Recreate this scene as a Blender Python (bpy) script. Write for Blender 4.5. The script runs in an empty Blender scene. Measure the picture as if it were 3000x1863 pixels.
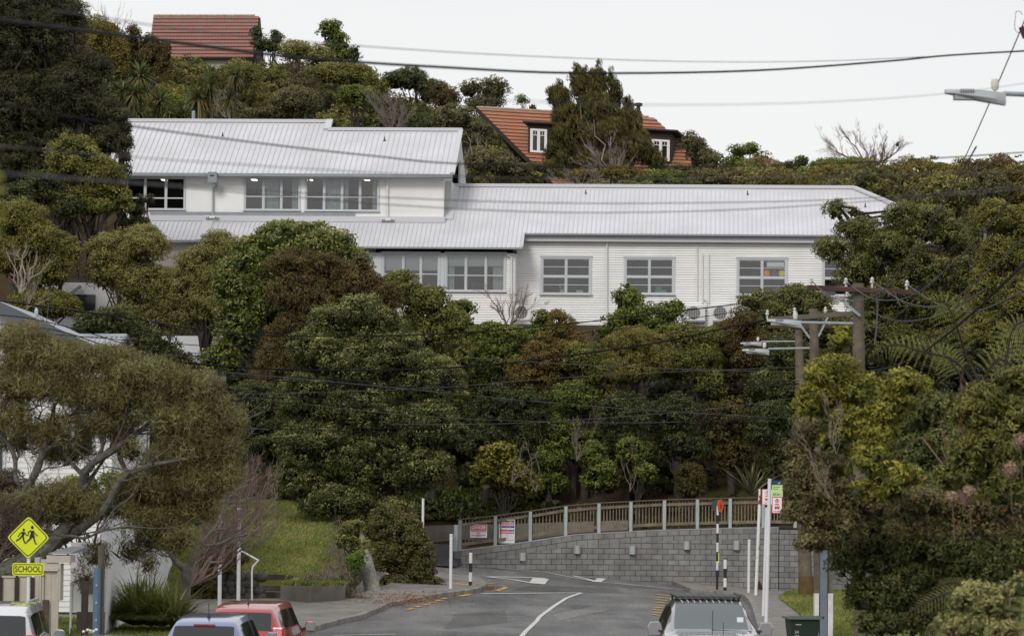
import bpy, math, random
import numpy as np
from mathutils import Vector, Matrix
S = bpy.context.scene
COL = S.collection
# ------------------------------------------------------------------ camera
FPX = 10000.0                      # focal length in source pixels (3000 wide)
PITCH = math.atan(480.5 / FPX)
ROLL = math.radians(0.6)
CAM = Vector((0, 0, 4.0))
R0 = Vector((1, 0, 0)); U0 = Vector((0, -math.sin(PITCH), math.cos(PITCH))); F0 = Vector((0, math.cos(PITCH), math.sin(PITCH)))
RV = R0 * math.cos(ROLL) + U0 * math.sin(ROLL)
UV = -R0 * math.sin(ROLL) + U0 * math.cos(ROLL)
cd = bpy.data.cameras.new("camera"); cam = bpy.data.objects.new("camera", cd); COL.objects.link(cam)
cd.sensor_width = 36; cd.lens = 120; cd.clip_start = 0.5; cd.clip_end = 3000
m = Matrix((( RV.x, UV.x, -F0.x, CAM.x), (RV.y, UV.y, -F0.y, CAM.y), (RV.z, UV.z, -F0.z, CAM.z), (0, 0, 0, 1)))
cam.matrix_world = m
cd.dof.use_dof = True; cd.dof.focus_distance = 150; cd.dof.aperture_fstop = 4.5
S.camera = cam
# ------------------------------------------------------------------ sky, sun
SUN_EL, SUN_AZ = math.radians(36), math.radians(203)     # azimuth measured clockwise from +Y: behind the camera, a little to the left
w = bpy.data.worlds.new("World"); S.world = w; w.use_nodes = True
nt = w.node_tree; nt.nodes.clear()
out = nt.nodes.new('ShaderNodeOutputWorld'); bg = nt.nodes.new('ShaderNodeBackground'); bg.inputs[1].default_value = 0.1
sk = nt.nodes.new('ShaderNodeTexSky'); sk.sky_type = 'NISHITA'; sk.sun_disc = False
sk.sun_elevation = SUN_EL; sk.sun_rotation = SUN_AZ
mx = nt.nodes.new('ShaderNodeMixRGB'); mx.inputs[0].default_value = 0.96
tc = nt.nodes.new('ShaderNodeTexCoord'); nz = nt.nodes.new('ShaderNodeTexNoise'); nz.inputs['Scale'].default_value = 3.0; nz.inputs['Detail'].default_value = 4
mp = nt.nodes.new('ShaderNodeMapping'); mp.inputs['Scale'].default_value = (1, 1, 4)
cr = nt.nodes.new('ShaderNodeValToRGB'); cr.color_ramp.elements[0].position = .3; cr.color_ramp.elements[1].position = .72
cr.color_ramp.elements[0].color = (0.87, 0.87, 0.878, 1); cr.color_ramp.elements[1].color = (0.945, 0.943, 0.94, 1)
sc = nt.nodes.new('ShaderNodeVectorMath'); sc.operation = 'SCALE'; sc.inputs['Scale'].default_value = 8.45
L = nt.links.new
L(tc.outputs['Generated'], mp.inputs[0]); L(mp.outputs[0], nz.inputs['Vector']); L(nz.outputs['Fac'], cr.inputs[0]); L(cr.outputs[0], sc.inputs[0])
L(sk.outputs[0], mx.inputs[1]); L(sc.outputs[0], mx.inputs[2]); L(mx.outputs[0], bg.inputs[0]); L(bg.outputs[0], out.inputs[0])
sl = bpy.data.lights.new("sun", 'SUN'); sl.energy = 1.5; sl.angle = math.radians(16); sl.color = (1, 0.965, 0.92)
so = bpy.data.objects.new("sun", sl); COL.objects.link(so)
sd = Vector((math.sin(SUN_AZ) * math.cos(SUN_EL), math.cos(SUN_AZ) * math.cos(SUN_EL), math.sin(SUN_EL)))
so.rotation_euler = (-sd).to_track_quat('-Z', 'Y').to_euler()
S.view_settings.view_transform = 'Standard'; S.view_settings.look = 'None'; S.view_settings.exposure = 0.22; S.view_settings.gamma = 1
S.render.engine = 'CYCLES'
S.cycles.max_bounces = 5; S.cycles.diffuse_bounces = 3; S.cycles.glossy_bounces = 2; S.cycles.transparent_max_bounces = 8; S.cycles.transmission_bounces = 2

# ------------------------------------------------------------------ projection helpers (photo pixel + real distance -> real point)
def ray(u, v):
    dx, dy = (u - 1500) / FPX, (931.5 - v) / FPX
    return F0 + RV * dx + UV * dy
def P(u, v, y):
    r = ray(u, v); return CAM + r * (y / r.y)
def proj(p):
    d = Vector(p) - CAM; f = d.dot(F0); return 1500 + FPX * d.dot(RV) / f, 931.5 - FPX * d.dot(UV) / f
def rayplane(u, v, p0, n):
    r = ray(u, v); return CAM + r * ((p0 - CAM).dot(n) / r.dot(n))
def sstep(a, b, x):
    t = np.clip((x - a) / (b - a), 0, 1); return t * t * (3 - 2 * t)
def g(x, y):                                   # road surface: flat, the side street climbing to the left
    return 0.087 * float(np.clip(9.4 - x, 0, 16)) * float(np.clip((y - 99) / 26, 0, 1.15))
def Gp(u, v, off=0.0):                         # photo pixel -> point on the road surface
    lo, hi = 20.0, 150.0
    for _ in range(34):
        mid = (lo + hi) / 2; p = P(u, v, mid)
        if p.z > g(p.x, mid) + off: lo = mid
        else: hi = mid
    return P(u, v, (lo + hi) / 2)
WALL = [(-1.75, 124.2), (0.3, 125.2), (2.5, 126.0), (5.5, 126.4), (8.6, 126.3), (9.9, 126.0)]
def wall_y(x):
    return float(np.interp(x, [a for a, b in WALL], [b for a, b in WALL]))
WT = [(-1.75, 1.52), (0.3, 1.78), (2.5, 2.12), (5.5, 2.30), (8.6, 2.42), (9.9, 2.45)]
def wall_top(x):
    return float(np.interp(x, [a for a, b in WT], [b for a, b in WT]))
def H(x, y):                                   # bare terrain
    gz = g(x, y)
    w = wall_y(x)
    if x < -6.0: left = float(np.clip((-6.0 - x) / 2.0, 0, 1))
    else: left = 0.0
    road = gz - 0.25
    # bank behind the wall
    wt = wall_top(max(x, -1.75)); wt = wt * (1 - left) + 3.1 * left
    top = np.interp(y, [w + .3, w + 4.5, w + 6, 150, 158, 178, 186, 200, 240, 262, 400, 900], [wt - .3, wt - .2, wt + .9, 9.6, 11.3, 11.6, 13.0, 20.0, 0, 0, 0, 0]) if y < 200 else 0
    if y >= 200:
        hx = float(np.interp(x, [-60, -36, -26, -14, -6, 0, 12, 24, 36, 60], [39, 37, 31.5, 29.5, 27.0, 25.0, 22.5, 21.5, 22.0, 22.0]))
        top = np.interp(y, [200, 240, 262, 420, 1500], [20.0 if hx > 22 else hx - 2.5, hx, hx - 1.0, hx - 30, -20])
    if y < w + .3:
        a = road - .4 * float(np.clip((y - w + 3) / 2, 0, 1))
    else:
        a = float(top)
    # lawn and garden on the left
    if x < -4.6 and y < w + 6:
        k = float(np.clip((-4.6 - x) / 1.6, 0, 1))
        lawn = float(np.interp(y, [104.6, 106.3, 107.2, 126, w + 6], [g(x, 104) - .1, 1.0, 1.15, 3.0, wt + .9]))
        if y < 104.6 or (-8.25 < x < -6.95 and y < 106.6): lawn = road
        a = a * (1 - k) + max(lawn, road) * k if y < w else a * (1 - k) + lawn * k
    return float(a)
def ground_hit(u, v, y0=60, y1=300):
    y = y0
    while y < y1:
        p = P(u, v, y)
        if H(p.x, y) >= p.z: return p
        y += 0.4
    return P(u, v, y1)

# ------------------------------------------------------------------ materials
MATS = {}
def mat(name, col, rough=0.8, metal=0.0, noise=0.0, nscale=4.0, col2=None, bump=0.0, bscale=30.0, spec=0.35, coord='Object', nlo=.35, nhi=.65, coat=0.0):
    if name in MATS: return MATS[name]
    M = bpy.data.materials.new(name); M.use_nodes = True; nt = M.node_tree
    b = nt.nodes['Principled BSDF']; b.inputs['Roughness'].default_value = rough; b.inputs['Metallic'].default_value = metal
    b.inputs['Specular IOR Level'].default_value = spec; b.inputs['Coat Weight'].default_value = coat
    c = tuple(col) + (1,)
    b.inputs['Base Color'].default_value = c
    tc = nt.nodes.new('ShaderNodeTexCoord')
    if noise or col2:
        c2 = tuple(col2) + (1,) if col2 else tuple(max(0, x * (1 - noise)) for x in col) + (1,)
        n = nt.nodes.new('ShaderNodeTexNoise'); n.inputs['Scale'].default_value = nscale; n.inputs['Detail'].default_value = 6; n.inputs['Roughness'].default_value = .65
        r = nt.nodes.new('ShaderNodeValToRGB'); r.color_ramp.elements[0].position = nlo; r.color_ramp.elements[1].position = nhi
        r.color_ramp.elements[0].color = c; r.color_ramp.elements[1].color = c2
        nt.links.new(tc.outputs[coord], n.inputs['Vector']); nt.links.new(n.outputs['Fac'], r.inputs[0]); nt.links.new(r.outputs[0], b.inputs['Base Color'])
    if bump:
        n2 = nt.nodes.new('ShaderNodeTexNoise'); n2.inputs['Scale'].default_value = bscale; n2.inputs['Detail'].default_value = 4
        bp = nt.nodes.new('ShaderNodeBump'); bp.inputs['Strength'].default_value = bump; bp.inputs['Distance'].default_value = .02
        nt.links.new(tc.outputs[coord], n2.inputs['Vector']); nt.links.new(n2.outputs['Fac'], bp.inputs['Height']); nt.links.new(bp.outputs[0], b.inputs['Normal'])
    MATS[name] = M; return M
def glass_mat(name, tint=(.8, .85, .85), refl=0.35, rough=0.03):
    M = bpy.data.materials.new(name); M.use_nodes = True; nt = M.node_tree; nt.nodes.clear()
    o = nt.nodes.new('ShaderNodeOutputMaterial'); t = nt.nodes.new('ShaderNodeBsdfTransparent'); t.inputs[0].default_value = tuple(tint) + (1,)
    gl = nt.nodes.new('ShaderNodeBsdfGlossy'); gl.inputs['Roughness'].default_value = rough
    fr = nt.nodes.new('ShaderNodeFresnel'); fr.inputs[0].default_value = 1.5
    ma = nt.nodes.new('ShaderNodeMath'); ma.operation = 'ADD'; ma.inputs[1].default_value = refl
    mx = nt.nodes.new('ShaderNodeMixShader'); L = nt.links.new
    L(fr.outputs[0], ma.inputs[0]); L(ma.outputs[0], mx.inputs[0]); L(t.outputs[0], mx.inputs[1]); L(gl.outputs[0], mx.inputs[2]); L(mx.outputs[0], o.inputs[0])
    return M
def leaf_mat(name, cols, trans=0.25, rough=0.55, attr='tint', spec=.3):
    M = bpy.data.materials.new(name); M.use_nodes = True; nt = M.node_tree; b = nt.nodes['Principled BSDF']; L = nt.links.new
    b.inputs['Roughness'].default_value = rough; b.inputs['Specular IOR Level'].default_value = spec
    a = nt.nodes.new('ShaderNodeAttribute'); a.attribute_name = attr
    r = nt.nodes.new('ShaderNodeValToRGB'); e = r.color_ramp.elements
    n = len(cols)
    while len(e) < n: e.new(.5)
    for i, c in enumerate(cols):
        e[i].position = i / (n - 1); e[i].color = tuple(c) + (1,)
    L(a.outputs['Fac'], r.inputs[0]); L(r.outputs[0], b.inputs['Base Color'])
    if trans:
        t = nt.nodes.new('ShaderNodeBsdfTranslucent'); mxs = nt.nodes.new('ShaderNodeMixShader'); mxs.inputs[0].default_value = trans
        L(r.outputs[0], t.inputs[0]); L(b.outputs[0], mxs.inputs[1]); L(t.outputs[0], mxs.inputs[2]); L(mxs.outputs[0], nt.nodes['Material Output'].inputs[0])
    return M

# ------------------------------------------------------------------ objects
def tag(o, label=None, cat=None, group=None, kind=None):
    if label: o['label'] = label
    if cat: o['category'] = cat
    if group: o['group'] = group
    if kind: o['kind'] = kind
    return o
def empty(name, loc, label=None, cat=None, group=None, rz=0.0):
    o = bpy.data.objects.new(name, None); COL.objects.link(o); o.location = loc; o.rotation_euler = (0, 0, rz); o.empty_display_size = .3
    return tag(o, label, cat, group)
def copy_tree(o, parent=None, loc=None):
    c = o.copy(); COL.objects.link(c)
    if parent: c.parent = parent
    if loc is not None: c.location = loc
    for ch in o.children: copy_tree(ch, c)
    return c
class MB:
    def __init__(s): s.v = []; s.f = []; s.m = []
    def quad(s, *pts, m=0):
        n = len(s.v); s.v += [tuple(p) for p in pts]; s.f.append(tuple(range(n, n + len(pts)))); s.m.append(m); return s
    def box(s, x0, x1, y0, y1, z0, z1, m=0):
        n = len(s.v)
        s.v += [(x0, y0, z0), (x1, y0, z0), (x1, y1, z0), (x0, y1, z0), (x0, y0, z1), (x1, y0, z1), (x1, y1, z1), (x0, y1, z1)]
        for q in ((0, 3, 2, 1), (4, 5, 6, 7), (0, 1, 5, 4), (1, 2, 6, 5), (2, 3, 7, 6), (3, 0, 4, 7)): s.f.append(tuple(n + i for i in q)); s.m.append(m)
        return s
    def hexa(s, p, m=0):                        # 8 points, bottom ring then top ring
        n = len(s.v); s.v += [tuple(q) for q in p]
        for q in ((0, 3, 2, 1), (4, 5, 6, 7), (0, 1, 5, 4), (1, 2, 6, 5), (2, 3, 7, 6), (3, 0, 4, 7)): s.f.append(tuple(n + i for i in q)); s.m.append(m)
        return s
    def prism(s, pts, d, m=0):                  # polygon pts extruded by vector d
        n = len(s.v); k = len(pts); d = Vector(d)
        s.v += [tuple(p) for p in pts] + [tuple(Vector(p) + d) for p in pts]
        s.f.append(tuple(range(n, n + k))); s.m.append(m); s.f.append(tuple(range(n + 2 * k - 1, n + k - 1, -1))); s.m.append(m)
        for i in range(k):
            j = (i + 1) % k; s.f.append((n + i, n + k + i, n + k + j, n + j)); s.m.append(m)
        return s
    def bar(s, a, b, w, h, m=0, up=(0, 0, 1)):  # rectangular bar between two points
        a = Vector(a); b = Vector(b); t = (b - a).normalized(); up = Vector(up)
        if abs(t.dot(up)) > .98: up = Vector((0, 1, 0))
        x = t.cross(up).normalized(); y = x.cross(t).normalized()
        x = x * (w / 2); y = y * (h / 2)
        return s.hexa([a - x - y, a + x - y, b + x - y, b - x - y, a - x + y, a + x + y, b + x + y, b - x + y], m)
    def tube(s, pts, rad, n=6, m=0, cap=True):
        pts = [Vector(p) for p in pts]
        if not isinstance(rad, (list, tuple)): rad = [rad] * len(pts)
        base = len(s.v); prev = None
        for i, p in enumerate(pts):
            t = (pts[min(i + 1, len(pts) - 1)] - pts[max(i - 1, 0)])
            if t.length < 1e-9: t = Vector((0, 0, 1))
            t.normalize()
            if prev is None:
                x = t.cross(Vector((0, 0, 1)))
                if x.length < .05: x = t.cross(Vector((0, 1, 0)))
            else:
                x = prev - t * prev.dot(t)
                if x.length < 1e-6: x = t.cross(Vector((0, 1, 0)))
            x.normalize(); y = t.cross(x); prev = x
            for k in range(n):
                a = 2 * math.pi * k / n; q = p + (x * math.cos(a) + y * math.sin(a)) * rad[i]; s.v.append(tuple(q))
        for i in range(len(pts) - 1):
            for k in range(n):
                k2 = (k + 1) % n; s.f.append((base + i * n + k, base + i * n + k2, base + (i + 1) * n + k2, base + (i + 1) * n + k)); s.m.append(m)
        if cap:
            s.f.append(tuple(base + k for k in range(n))[::-1]); s.m.append(m)
            e = base + (len(pts) - 1) * n; s.f.append(tuple(e + k for k in range(n))); s.m.append(m)
        return s
    def lathe(s, c, prof, n=16, m=0):           # prof: (r, z)
        c = Vector(c); return s.tube([c + Vector((0, 0, z)) for r, z in prof], [max(r, 1e-4) for r, z in prof], n, m)
    def ball(s, c, rx, ry, rz, n=10, k=6, m=0):
        b = len(s.v)
        for i in range(k + 1):
            th = math.pi * i / k
            for j in range(n):
                a = 2 * math.pi * j / n; s.v.append((c[0] + rx * max(math.sin(th), .01) * math.cos(a), c[1] + ry * max(math.sin(th), .01) * math.sin(a), c[2] + rz * math.cos(th)))
        for i in range(k):
            for j in range(n):
                j2 = (j + 1) % n; s.f.append((b + i * n + j, b + (i + 1) * n + j, b + (i + 1) * n + j2, b + i * n + j2)); s.m.append(m)
        return s
    def build(s, name, mats, parent=None, smooth=False, bevel=0.0, loc=None):
        me = bpy.data.meshes.new(name); me.from_pydata(s.v, [], s.f)
        if not isinstance(mats, (list, tuple)): mats = [mats]
        for M in mats: me.materials.append(M)
        if len(mats) > 1: me.polygons.foreach_set('material_index', s.m)
        if smooth: me.polygons.foreach_set('use_smooth', [True] * len(me.polygons))
        me.update()
        o = bpy.data.objects.new(name, me); COL.objects.link(o)
        if parent: o.parent = parent
        if loc is not None: o.location = loc
        if bevel:
            bm = o.modifiers.new('bevel', 'BEVEL'); bm.width = bevel; bm.segments = 2; bm.limit_method = 'ANGLE'
        if smooth and bevel == 0:
            try:
                me.polygons.foreach_set('use_smooth', [True] * len(me.polygons)); me.set_sharp_from_angle(angle=math.radians(40))
            except Exception: pass
        return o
def shift(mb, c):                               # make the mesh local to point c
    c = Vector(c); mb.v = [(a - c.x, b - c.y, d - c.z) for a, b, d in mb.v]; return mb
def text_mesh(name, txt, size, mt, parent, loc, rot=(math.pi / 2, 0, 0), align='CENTER', sx=1.0, ext=0.002, bold=0.0):
    cu = bpy.data.curves.new(name, 'FONT'); cu.body = txt; cu.size = size; cu.align_x = align; cu.align_y = 'CENTER'; cu.extrude = ext; cu.offset = bold; cu.resolution_u = 3
    t = bpy.data.objects.new(name, cu); COL.objects.link(t)
    dg = bpy.context.evaluated_depsgraph_get(); dg.update()
    me = bpy.data.meshes.new_from_object(t.evaluated_get(dg)); bpy.data.objects.remove(t)
    me.materials.clear(); me.materials.append(mt)
    o = bpy.data.objects.new(name, me); COL.objects.link(o); o.parent = parent; o.location = loc; o.rotation_euler = rot; o.scale = (sx, 1, 1)
    return o
# ------------------------------------------------------------------ terrain
def soil_mat():
    M = bpy.data.materials.new("hillside soil and grass"); M.use_nodes = True; nt = M.node_tree; b = nt.nodes['Principled BSDF']; L = nt.links.new
    b.inputs['Roughness'].default_value = .95; b.inputs['Specular IOR Level'].default_value = .1
    tc = nt.nodes.new('ShaderNodeTexCoord')
    n = nt.nodes.new('ShaderNodeTexNoise'); n.inputs['Scale'].default_value = .35; n.inputs['Detail'].default_value = 8; n.inputs['Roughness'].default_value = .7
    r = nt.nodes.new('ShaderNodeValToRGB'); e = r.color_ramp.elements; e[0].position = .35; e[0].color = (.022, .018, .010, 1); e[1].position = .7; e[1].color = (.035, .045, .012, 1)
    x = e.new(.52); x.color = (.045, .028, .014, 1)
    L(tc.outputs['Object'], n.inputs['Vector']); L(n.outputs['Fac'], r.inputs[0]); L(r.outputs[0], b.inputs['Base Color']); return M
xs = np.unique(np.concatenate([np.linspace(-400, -60, 18), np.arange(-60, -14, 1.5), np.arange(-14, 14, .5), np.arange(14, 60, 1.5), np.linspace(60, 400, 18)]))
ys = np.unique(np.concatenate([np.linspace(-60, 90, 16), np.arange(90, 122, .8), np.arange(122, 134, .4), np.arange(134, 270, 2.0), np.linspace(270, 1500, 30)]))
nx, ny = len(xs), len(ys)
co = np.zeros((ny, nx, 3), np.float32)
for j, y in enumerate(ys):
    for i, x in enumerate(xs): co[j, i] = (x, y, H(x, y))
me = bpy.data.meshes.new("ground")
faces = [(j * nx + i, j * nx + i + 1, (j + 1) * nx + i + 1, (j + 1) * nx + i) for j in range(ny - 1) for i in range(nx - 1)]
me.from_pydata(co.reshape(-1, 3).tolist(), [], faces); me.polygons.foreach_set('use_smooth', [True] * len(faces)); me.materials.append(soil_mat())
o = bpy.data.objects.new("ground", me); COL.objects.link(o); tag(o, kind='structure', label="steep bushy hillside and bank")

def asphalt(name, c1, c2, patch=.25, cracks=True):
    M = bpy.data.materials.new(name); M.use_nodes = True; nt = M.node_tree; b = nt.nodes['Principled BSDF']; L = nt.links.new
    b.inputs['Roughness'].default_value = .75; b.inputs['Specular IOR Level'].default_value = .35
    tc = nt.nodes.new('ShaderNodeTexCoord'); mp = nt.nodes.new('ShaderNodeMapping'); mp.inputs['Scale'].default_value = (.55, .12, 1)
    L(tc.outputs['Object'], mp.inputs[0])
    n = nt.nodes.new('ShaderNodeTexNoise'); n.inputs['Scale'].default_value = 1.1; n.inputs['Detail'].default_value = 8; n.inputs['Roughness'].default_value = .68
    r = nt.nodes.new('ShaderNodeValToRGB'); e = r.color_ramp.elements; e[0].position = .32; e[0].color = tuple(c1) + (1,); e[1].position = .68; e[1].color = tuple(c2) + (1,)
    L(mp.outputs[0], n.inputs['Vector']); L(n.outputs['Fac'], r.inputs[0])
    f = nt.nodes.new('ShaderNodeTexNoise'); f.inputs['Scale'].default_value = 22; f.inputs['Detail'].default_value = 3
    mp2 = nt.nodes.new('ShaderNodeMapping'); mp2.inputs['Scale'].default_value = (1, .25, 1); L(tc.outputs['Object'], mp2.inputs[0]); L(mp2.outputs[0], f.inputs['Vector'])
    mm = nt.nodes.new('ShaderNodeMapRange'); mm.inputs[1].default_value = .3; mm.inputs[2].default_value = .7; mm.inputs[3].default_value = .66; mm.inputs[4].default_value = 1.34
    L(f.outputs['Fac'], mm.inputs[0])
    mul = nt.nodes.new('ShaderNodeVectorMath'); mul.operation = 'SCALE'; L(r.outputs[0], mul.inputs[0]); L(mm.outputs[0], mul.inputs['Scale'])
    vo = nt.nodes.new('ShaderNodeTexNoise'); vo.inputs['Scale'].default_value = .22; vo.inputs['Detail'].default_value = 2; m3 = nt.nodes.new('ShaderNodeMapRange'); m3.inputs[1].default_value = .47; m3.inputs[2].default_value = .50; m3.inputs[3].default_value = .80; m3.inputs[4].default_value = 1.04
    L(tc.outputs['Object'], vo.inputs['Vector']); L(vo.outputs['Fac'], m3.inputs[0]); mu2 = nt.nodes.new('ShaderNodeVectorMath'); mu2.operation = 'SCALE'; L(mul.outputs[0], mu2.inputs[0]); L(m3.outputs[0], mu2.inputs['Scale'])
    L(mu2.outputs[0], b.inputs['Base Color'])
    return M
ROAD = asphalt("road asphalt", (.075, .075, .078), (.18, .178, .175))
RAMP = asphalt("fresh dark asphalt", (.022, .022, .024), (.035, .034, .036))
CONC = mat("footpath concrete", (.23, .215, .20), .9, noise=.35, nscale=1.2, bump=.2, bscale=25)
KERB = mat("kerb concrete", (.27, .26, .235), .9, noise=.5, nscale=2.5)
WHITE = mat("white road paint", (.62, .62, .60), .6, noise=.25, nscale=6)
YEL = mat("yellow road paint", (.68, .42, .09), .6, noise=.35, nscale=8)

def drape(name, left, right, off, m, nseg=None, nac=6, zf=g, kind='structure', label=None, thick=0.0):
    """ribbon between two plan polylines (same count), draped on zf + off"""
    def res(pl, n):
        pl = [Vector((p[0], p[1])) for p in pl]; d = [0]
        for a, b in zip(pl, pl[1:]): d.append(d[-1] + (b - a).length)
        t = np.linspace(0, d[-1], n); return np.interp(t, d, [p.x for p in pl]), np.interp(t, d, [p.y for p in pl])
    n = nseg or 60
    lx, ly = res(left, n); rx, ry = res(right, n)
    v = []; f = []
    for i in range(n):
        for k in range(nac + 1):
            t = k / nac; x = lx[i] * (1 - t) + rx[i] * t; y = ly[i] * (1 - t) + ry[i] * t; v.append((x, y, zf(x, y) + off))
    w = nac + 1
    for i in range(n - 1):
        for k in range(nac): f.append((i * w + k, i * w + k + 1, (i + 1) * w + k + 1, (i + 1) * w + k))
    if thick:
        b = len(v); v += [(x, y, z - thick) for x, y, z in v]
        edge = [k for k in range(w)] + [i * w + w - 1 for i in range(1, n)] + [(n - 1) * w + k for k in range(w - 2, -1, -1)] + [i * w for i in range(n - 2, 0, -1)]
        for a, c in zip(edge, edge[1:] + edge[:1]): f.append((a, a + b, c + b, c))
    me = bpy.data.meshes.new(name); me.from_pydata(v, [], f); me.materials.append(m)
    o = bpy.data.objects.new(name, me); COL.objects.link(o)
    if kind: o['kind'] = kind
    if label: o['label'] = label
    return o
def line(name, pts, w, m, off=.018, zf=g, label=None):
    """painted line of width w following plan points"""
    pts = [Vector((p[0], p[1])) for p in pts]; Lp = []; Rp = []
    for i, p in enumerate(pts):
        t = (pts[min(i + 1, len(pts) - 1)] - pts[max(0, i - 1)]).normalized(); nn = Vector((-t.y, t.x)) * (w / 2)
        Lp.append(p + nn); Rp.append(p - nn)
    return drape(name, Lp, Rp, off, m, nseg=max(8, int(sum((b - a).length for a, b in zip(pts, pts[1:])) / .4)), nac=1, zf=zf, label=label)
def gp(*uv): return [Gp(u, v) for u, v in uv]
# road: one wide sheet, then raised footpaths with kerbs on it
drape("road", [(-34, y) for y in (-40, 90)] + [(-34, 124)], [(34, y) for y in (-40, 90)] + [(34, 126.8)], 0.0, ROAD, nseg=140, nac=110, label="grey asphalt street bending left into the side street")
KL = gp((300, 1990), (600, 1925), (780, 1885), (890, 1858), (1000, 1826), (1075, 1806), (1117, 1790), (1133, 1779), (1220, 1764), (1300, 1748), (1370, 1741), (1405, 1733), (1425, 1722), (1415, 1709), (1370, 1697), (1300, 1689), (1230, 1683))
EL = [Vector((-16, p.y)) for p in KL[:4]] + [Vector((-13, 101)), Vector((-11, 103.2))] + [Vector((-5.4, 104.5))] * 2 + [Vector((-4.6, 107)), Vector((-4.2, 109)), Vector((-3.9, 111)), Vector((-3.8, 112.5)), Vector((-3.8, 113.5)), Vector((-3.9, 114.5)), Vector((-4.2, 115.5)), Vector((-4.6, 117)), Vector((-5.2, 118.5))]
drape("footpath_left", KL, EL, .13, CONC, nseg=110, nac=8, thick=.2, label="grey footpath and driveway on the left of the street")
def inset(pl, d):
    r = []
    for i, p in enumerate(pl):
        t = (Vector((pl[min(i + 1, len(pl) - 1)][0], pl[min(i + 1, len(pl) - 1)][1])) - Vector((pl[max(0, i - 1)][0], pl[max(0, i - 1)][1])))
        t.normalize(); r.append(Vector((p[0] - t.y * d, p[1] + t.x * d)))
    return r
drape("kerb_left", inset(KL, -.02), inset(KL, .16), .137, KERB, nseg=140, nac=1, thick=.2, label="worn concrete kerb on the left")
KR = gp((2262, 1990), (2240, 1900), (2228, 1863), (2216, 1825), (2206, 1790), (2196, 1768), (2180, 1752), (2150, 1744), (2110, 1741), (2070, 1739), (2030, 1737))
ER = [Vector((16, KR[0].y))] + [Vector((14, KR[1].y)), Vector((13.5, KR[2].y)), Vector((13, 100)), Vector((12.5, 108)), Vector((12, 116)), Vector((11.6, 125.8)), Vector((10, 126)), Vector((8.6, 126.2)), Vector((7.5, 126.25)), Vector((6.0, 126.3))]
drape("footpath_right", ER, KR, .13, CONC, nseg=110, nac=10, thick=.2, label="concrete footpath on the right of the street")
drape("kerb_right", inset(KR, .02), inset(KR, -.16), .137, KERB, nseg=120, nac=1, thick=.2, label="concrete kerb on the right")
# paint
mk = "white painted road line"
line("road_marking", gp((1150, 1642), (1215, 1648), (1400, 1660), (1600, 1677), (1747, 1704), (1900, 1718), (2060, 1733)), .17, WHITE, label="long white edge line below the block wall")
line("road_marking", gp((1703, 1737), (1660, 1752), (1620, 1778), (1580, 1808), (1540, 1850), (1515, 1880), (1480, 1940)), .13, WHITE, label="curved white centre line")
line("road_marking", gp((1410, 1740), (1560, 1738), (1703, 1737)), .16, WHITE, label="white line across the side street mouth")
for q in (((1428, 1690), (1500, 1698), (1572, 1710)), ((1428, 1690), (1510, 1691), (1597, 1694))): line("road_marking", gp(*q), .24, WHITE, label="white outline of the road hump triangle")
line("road_marking", gp((1585, 1694), (1573, 1710)), .55, WHITE, off=.016, label="thick bar of the road hump triangle")
for q in (((1680, 1687), (1725, 1697), (1745, 1705)), ((1680, 1687), (1768, 1695)), ): line("road_marking", gp(*q), .2, WHITE, off=.016, label="small white hump triangle near the wall")
line("road_marking", gp((1764, 1695), (1748, 1705)), .3, WHITE, off=.02, label="thick bar of the small hump triangle")
line("road_marking", gp((975, 1862), (1158, 1858)), .15, WHITE, label="white parking bay end line")
line("road_marking", gp((1938, 1808), (1956, 1808)), .5, WHITE, label="short white tick by the pickup")
for a, b in (((1193, 1786), (1212, 1782)), ((1218, 1779), (1234, 1776)), ((1239, 1773), (1255, 1770)), ((1259, 1767), (1274, 1764)), ((1278, 1761), (1294, 1758)), ((1296, 1755), (1312, 1752)), ((1345, 1747), (1378, 1741)), ((1456, 1731), (1468, 1727)), ((1470, 1726), (1484, 1721)), ((1484, 1718), (1470, 1716)), ((1450, 1711), (1408, 1706))):
    line("yellow_road_dash", gp(a, b), .16, YEL, label="yellow no-stopping dash along the left kerb")
for i in range(9):
    t = i / 8; u = 1943 - 22 * t ** 1.2; v = 1744 + 58 * t
    a = Gp(u - 7, v); c = Gp(u + 8, v); line("yellow_road_dash", [a, c], .5, YEL, off=.02, label="yellow dash in the double line right of the centre")
line("yellow_road_dash", gp((2030, 1736), (2050, 1733)), .3, YEL, label="yellow dash by the striped beacon pole")
line("yellow_road_dash", gp((2050, 1741), (2090, 1744)), .2, YEL, off=.15, label="yellow tactile edge by the beacon pole")
for i in range(7):
    a = Gp(1338 + i * 8, 1710 + i * .7, .13); line("yellow_road_dash", [a, a + Vector((.07, 0, 0))], .5, YEL, off=.142, label="yellow tactile strip on the left corner")
PATCH = asphalt("older road patch", (.06, .06, .062), (.115, .113, .11)); PATCHL = asphalt("paler road patch", (.13, .128, .124), (.20, .196, .19))
drape("road_patch", gp((1330, 1800), (1480, 1786)), gp((1300, 1842), (1490, 1822)), .006, PATCH, nseg=20, label="darker patch in the left lane")
drape("road_patch", gp((1620, 1800), (1760, 1772)), gp((1640, 1818), (1790, 1786)), .007, PATCHL, nseg=20, label="paler resealed strip right of the centre line")
drape("road_patch", gp((1540, 1716), (1800, 1722)), gp((1500, 1730), (1830, 1738)), .005, PATCH, nseg=26, label="darker seam across the junction")
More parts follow.
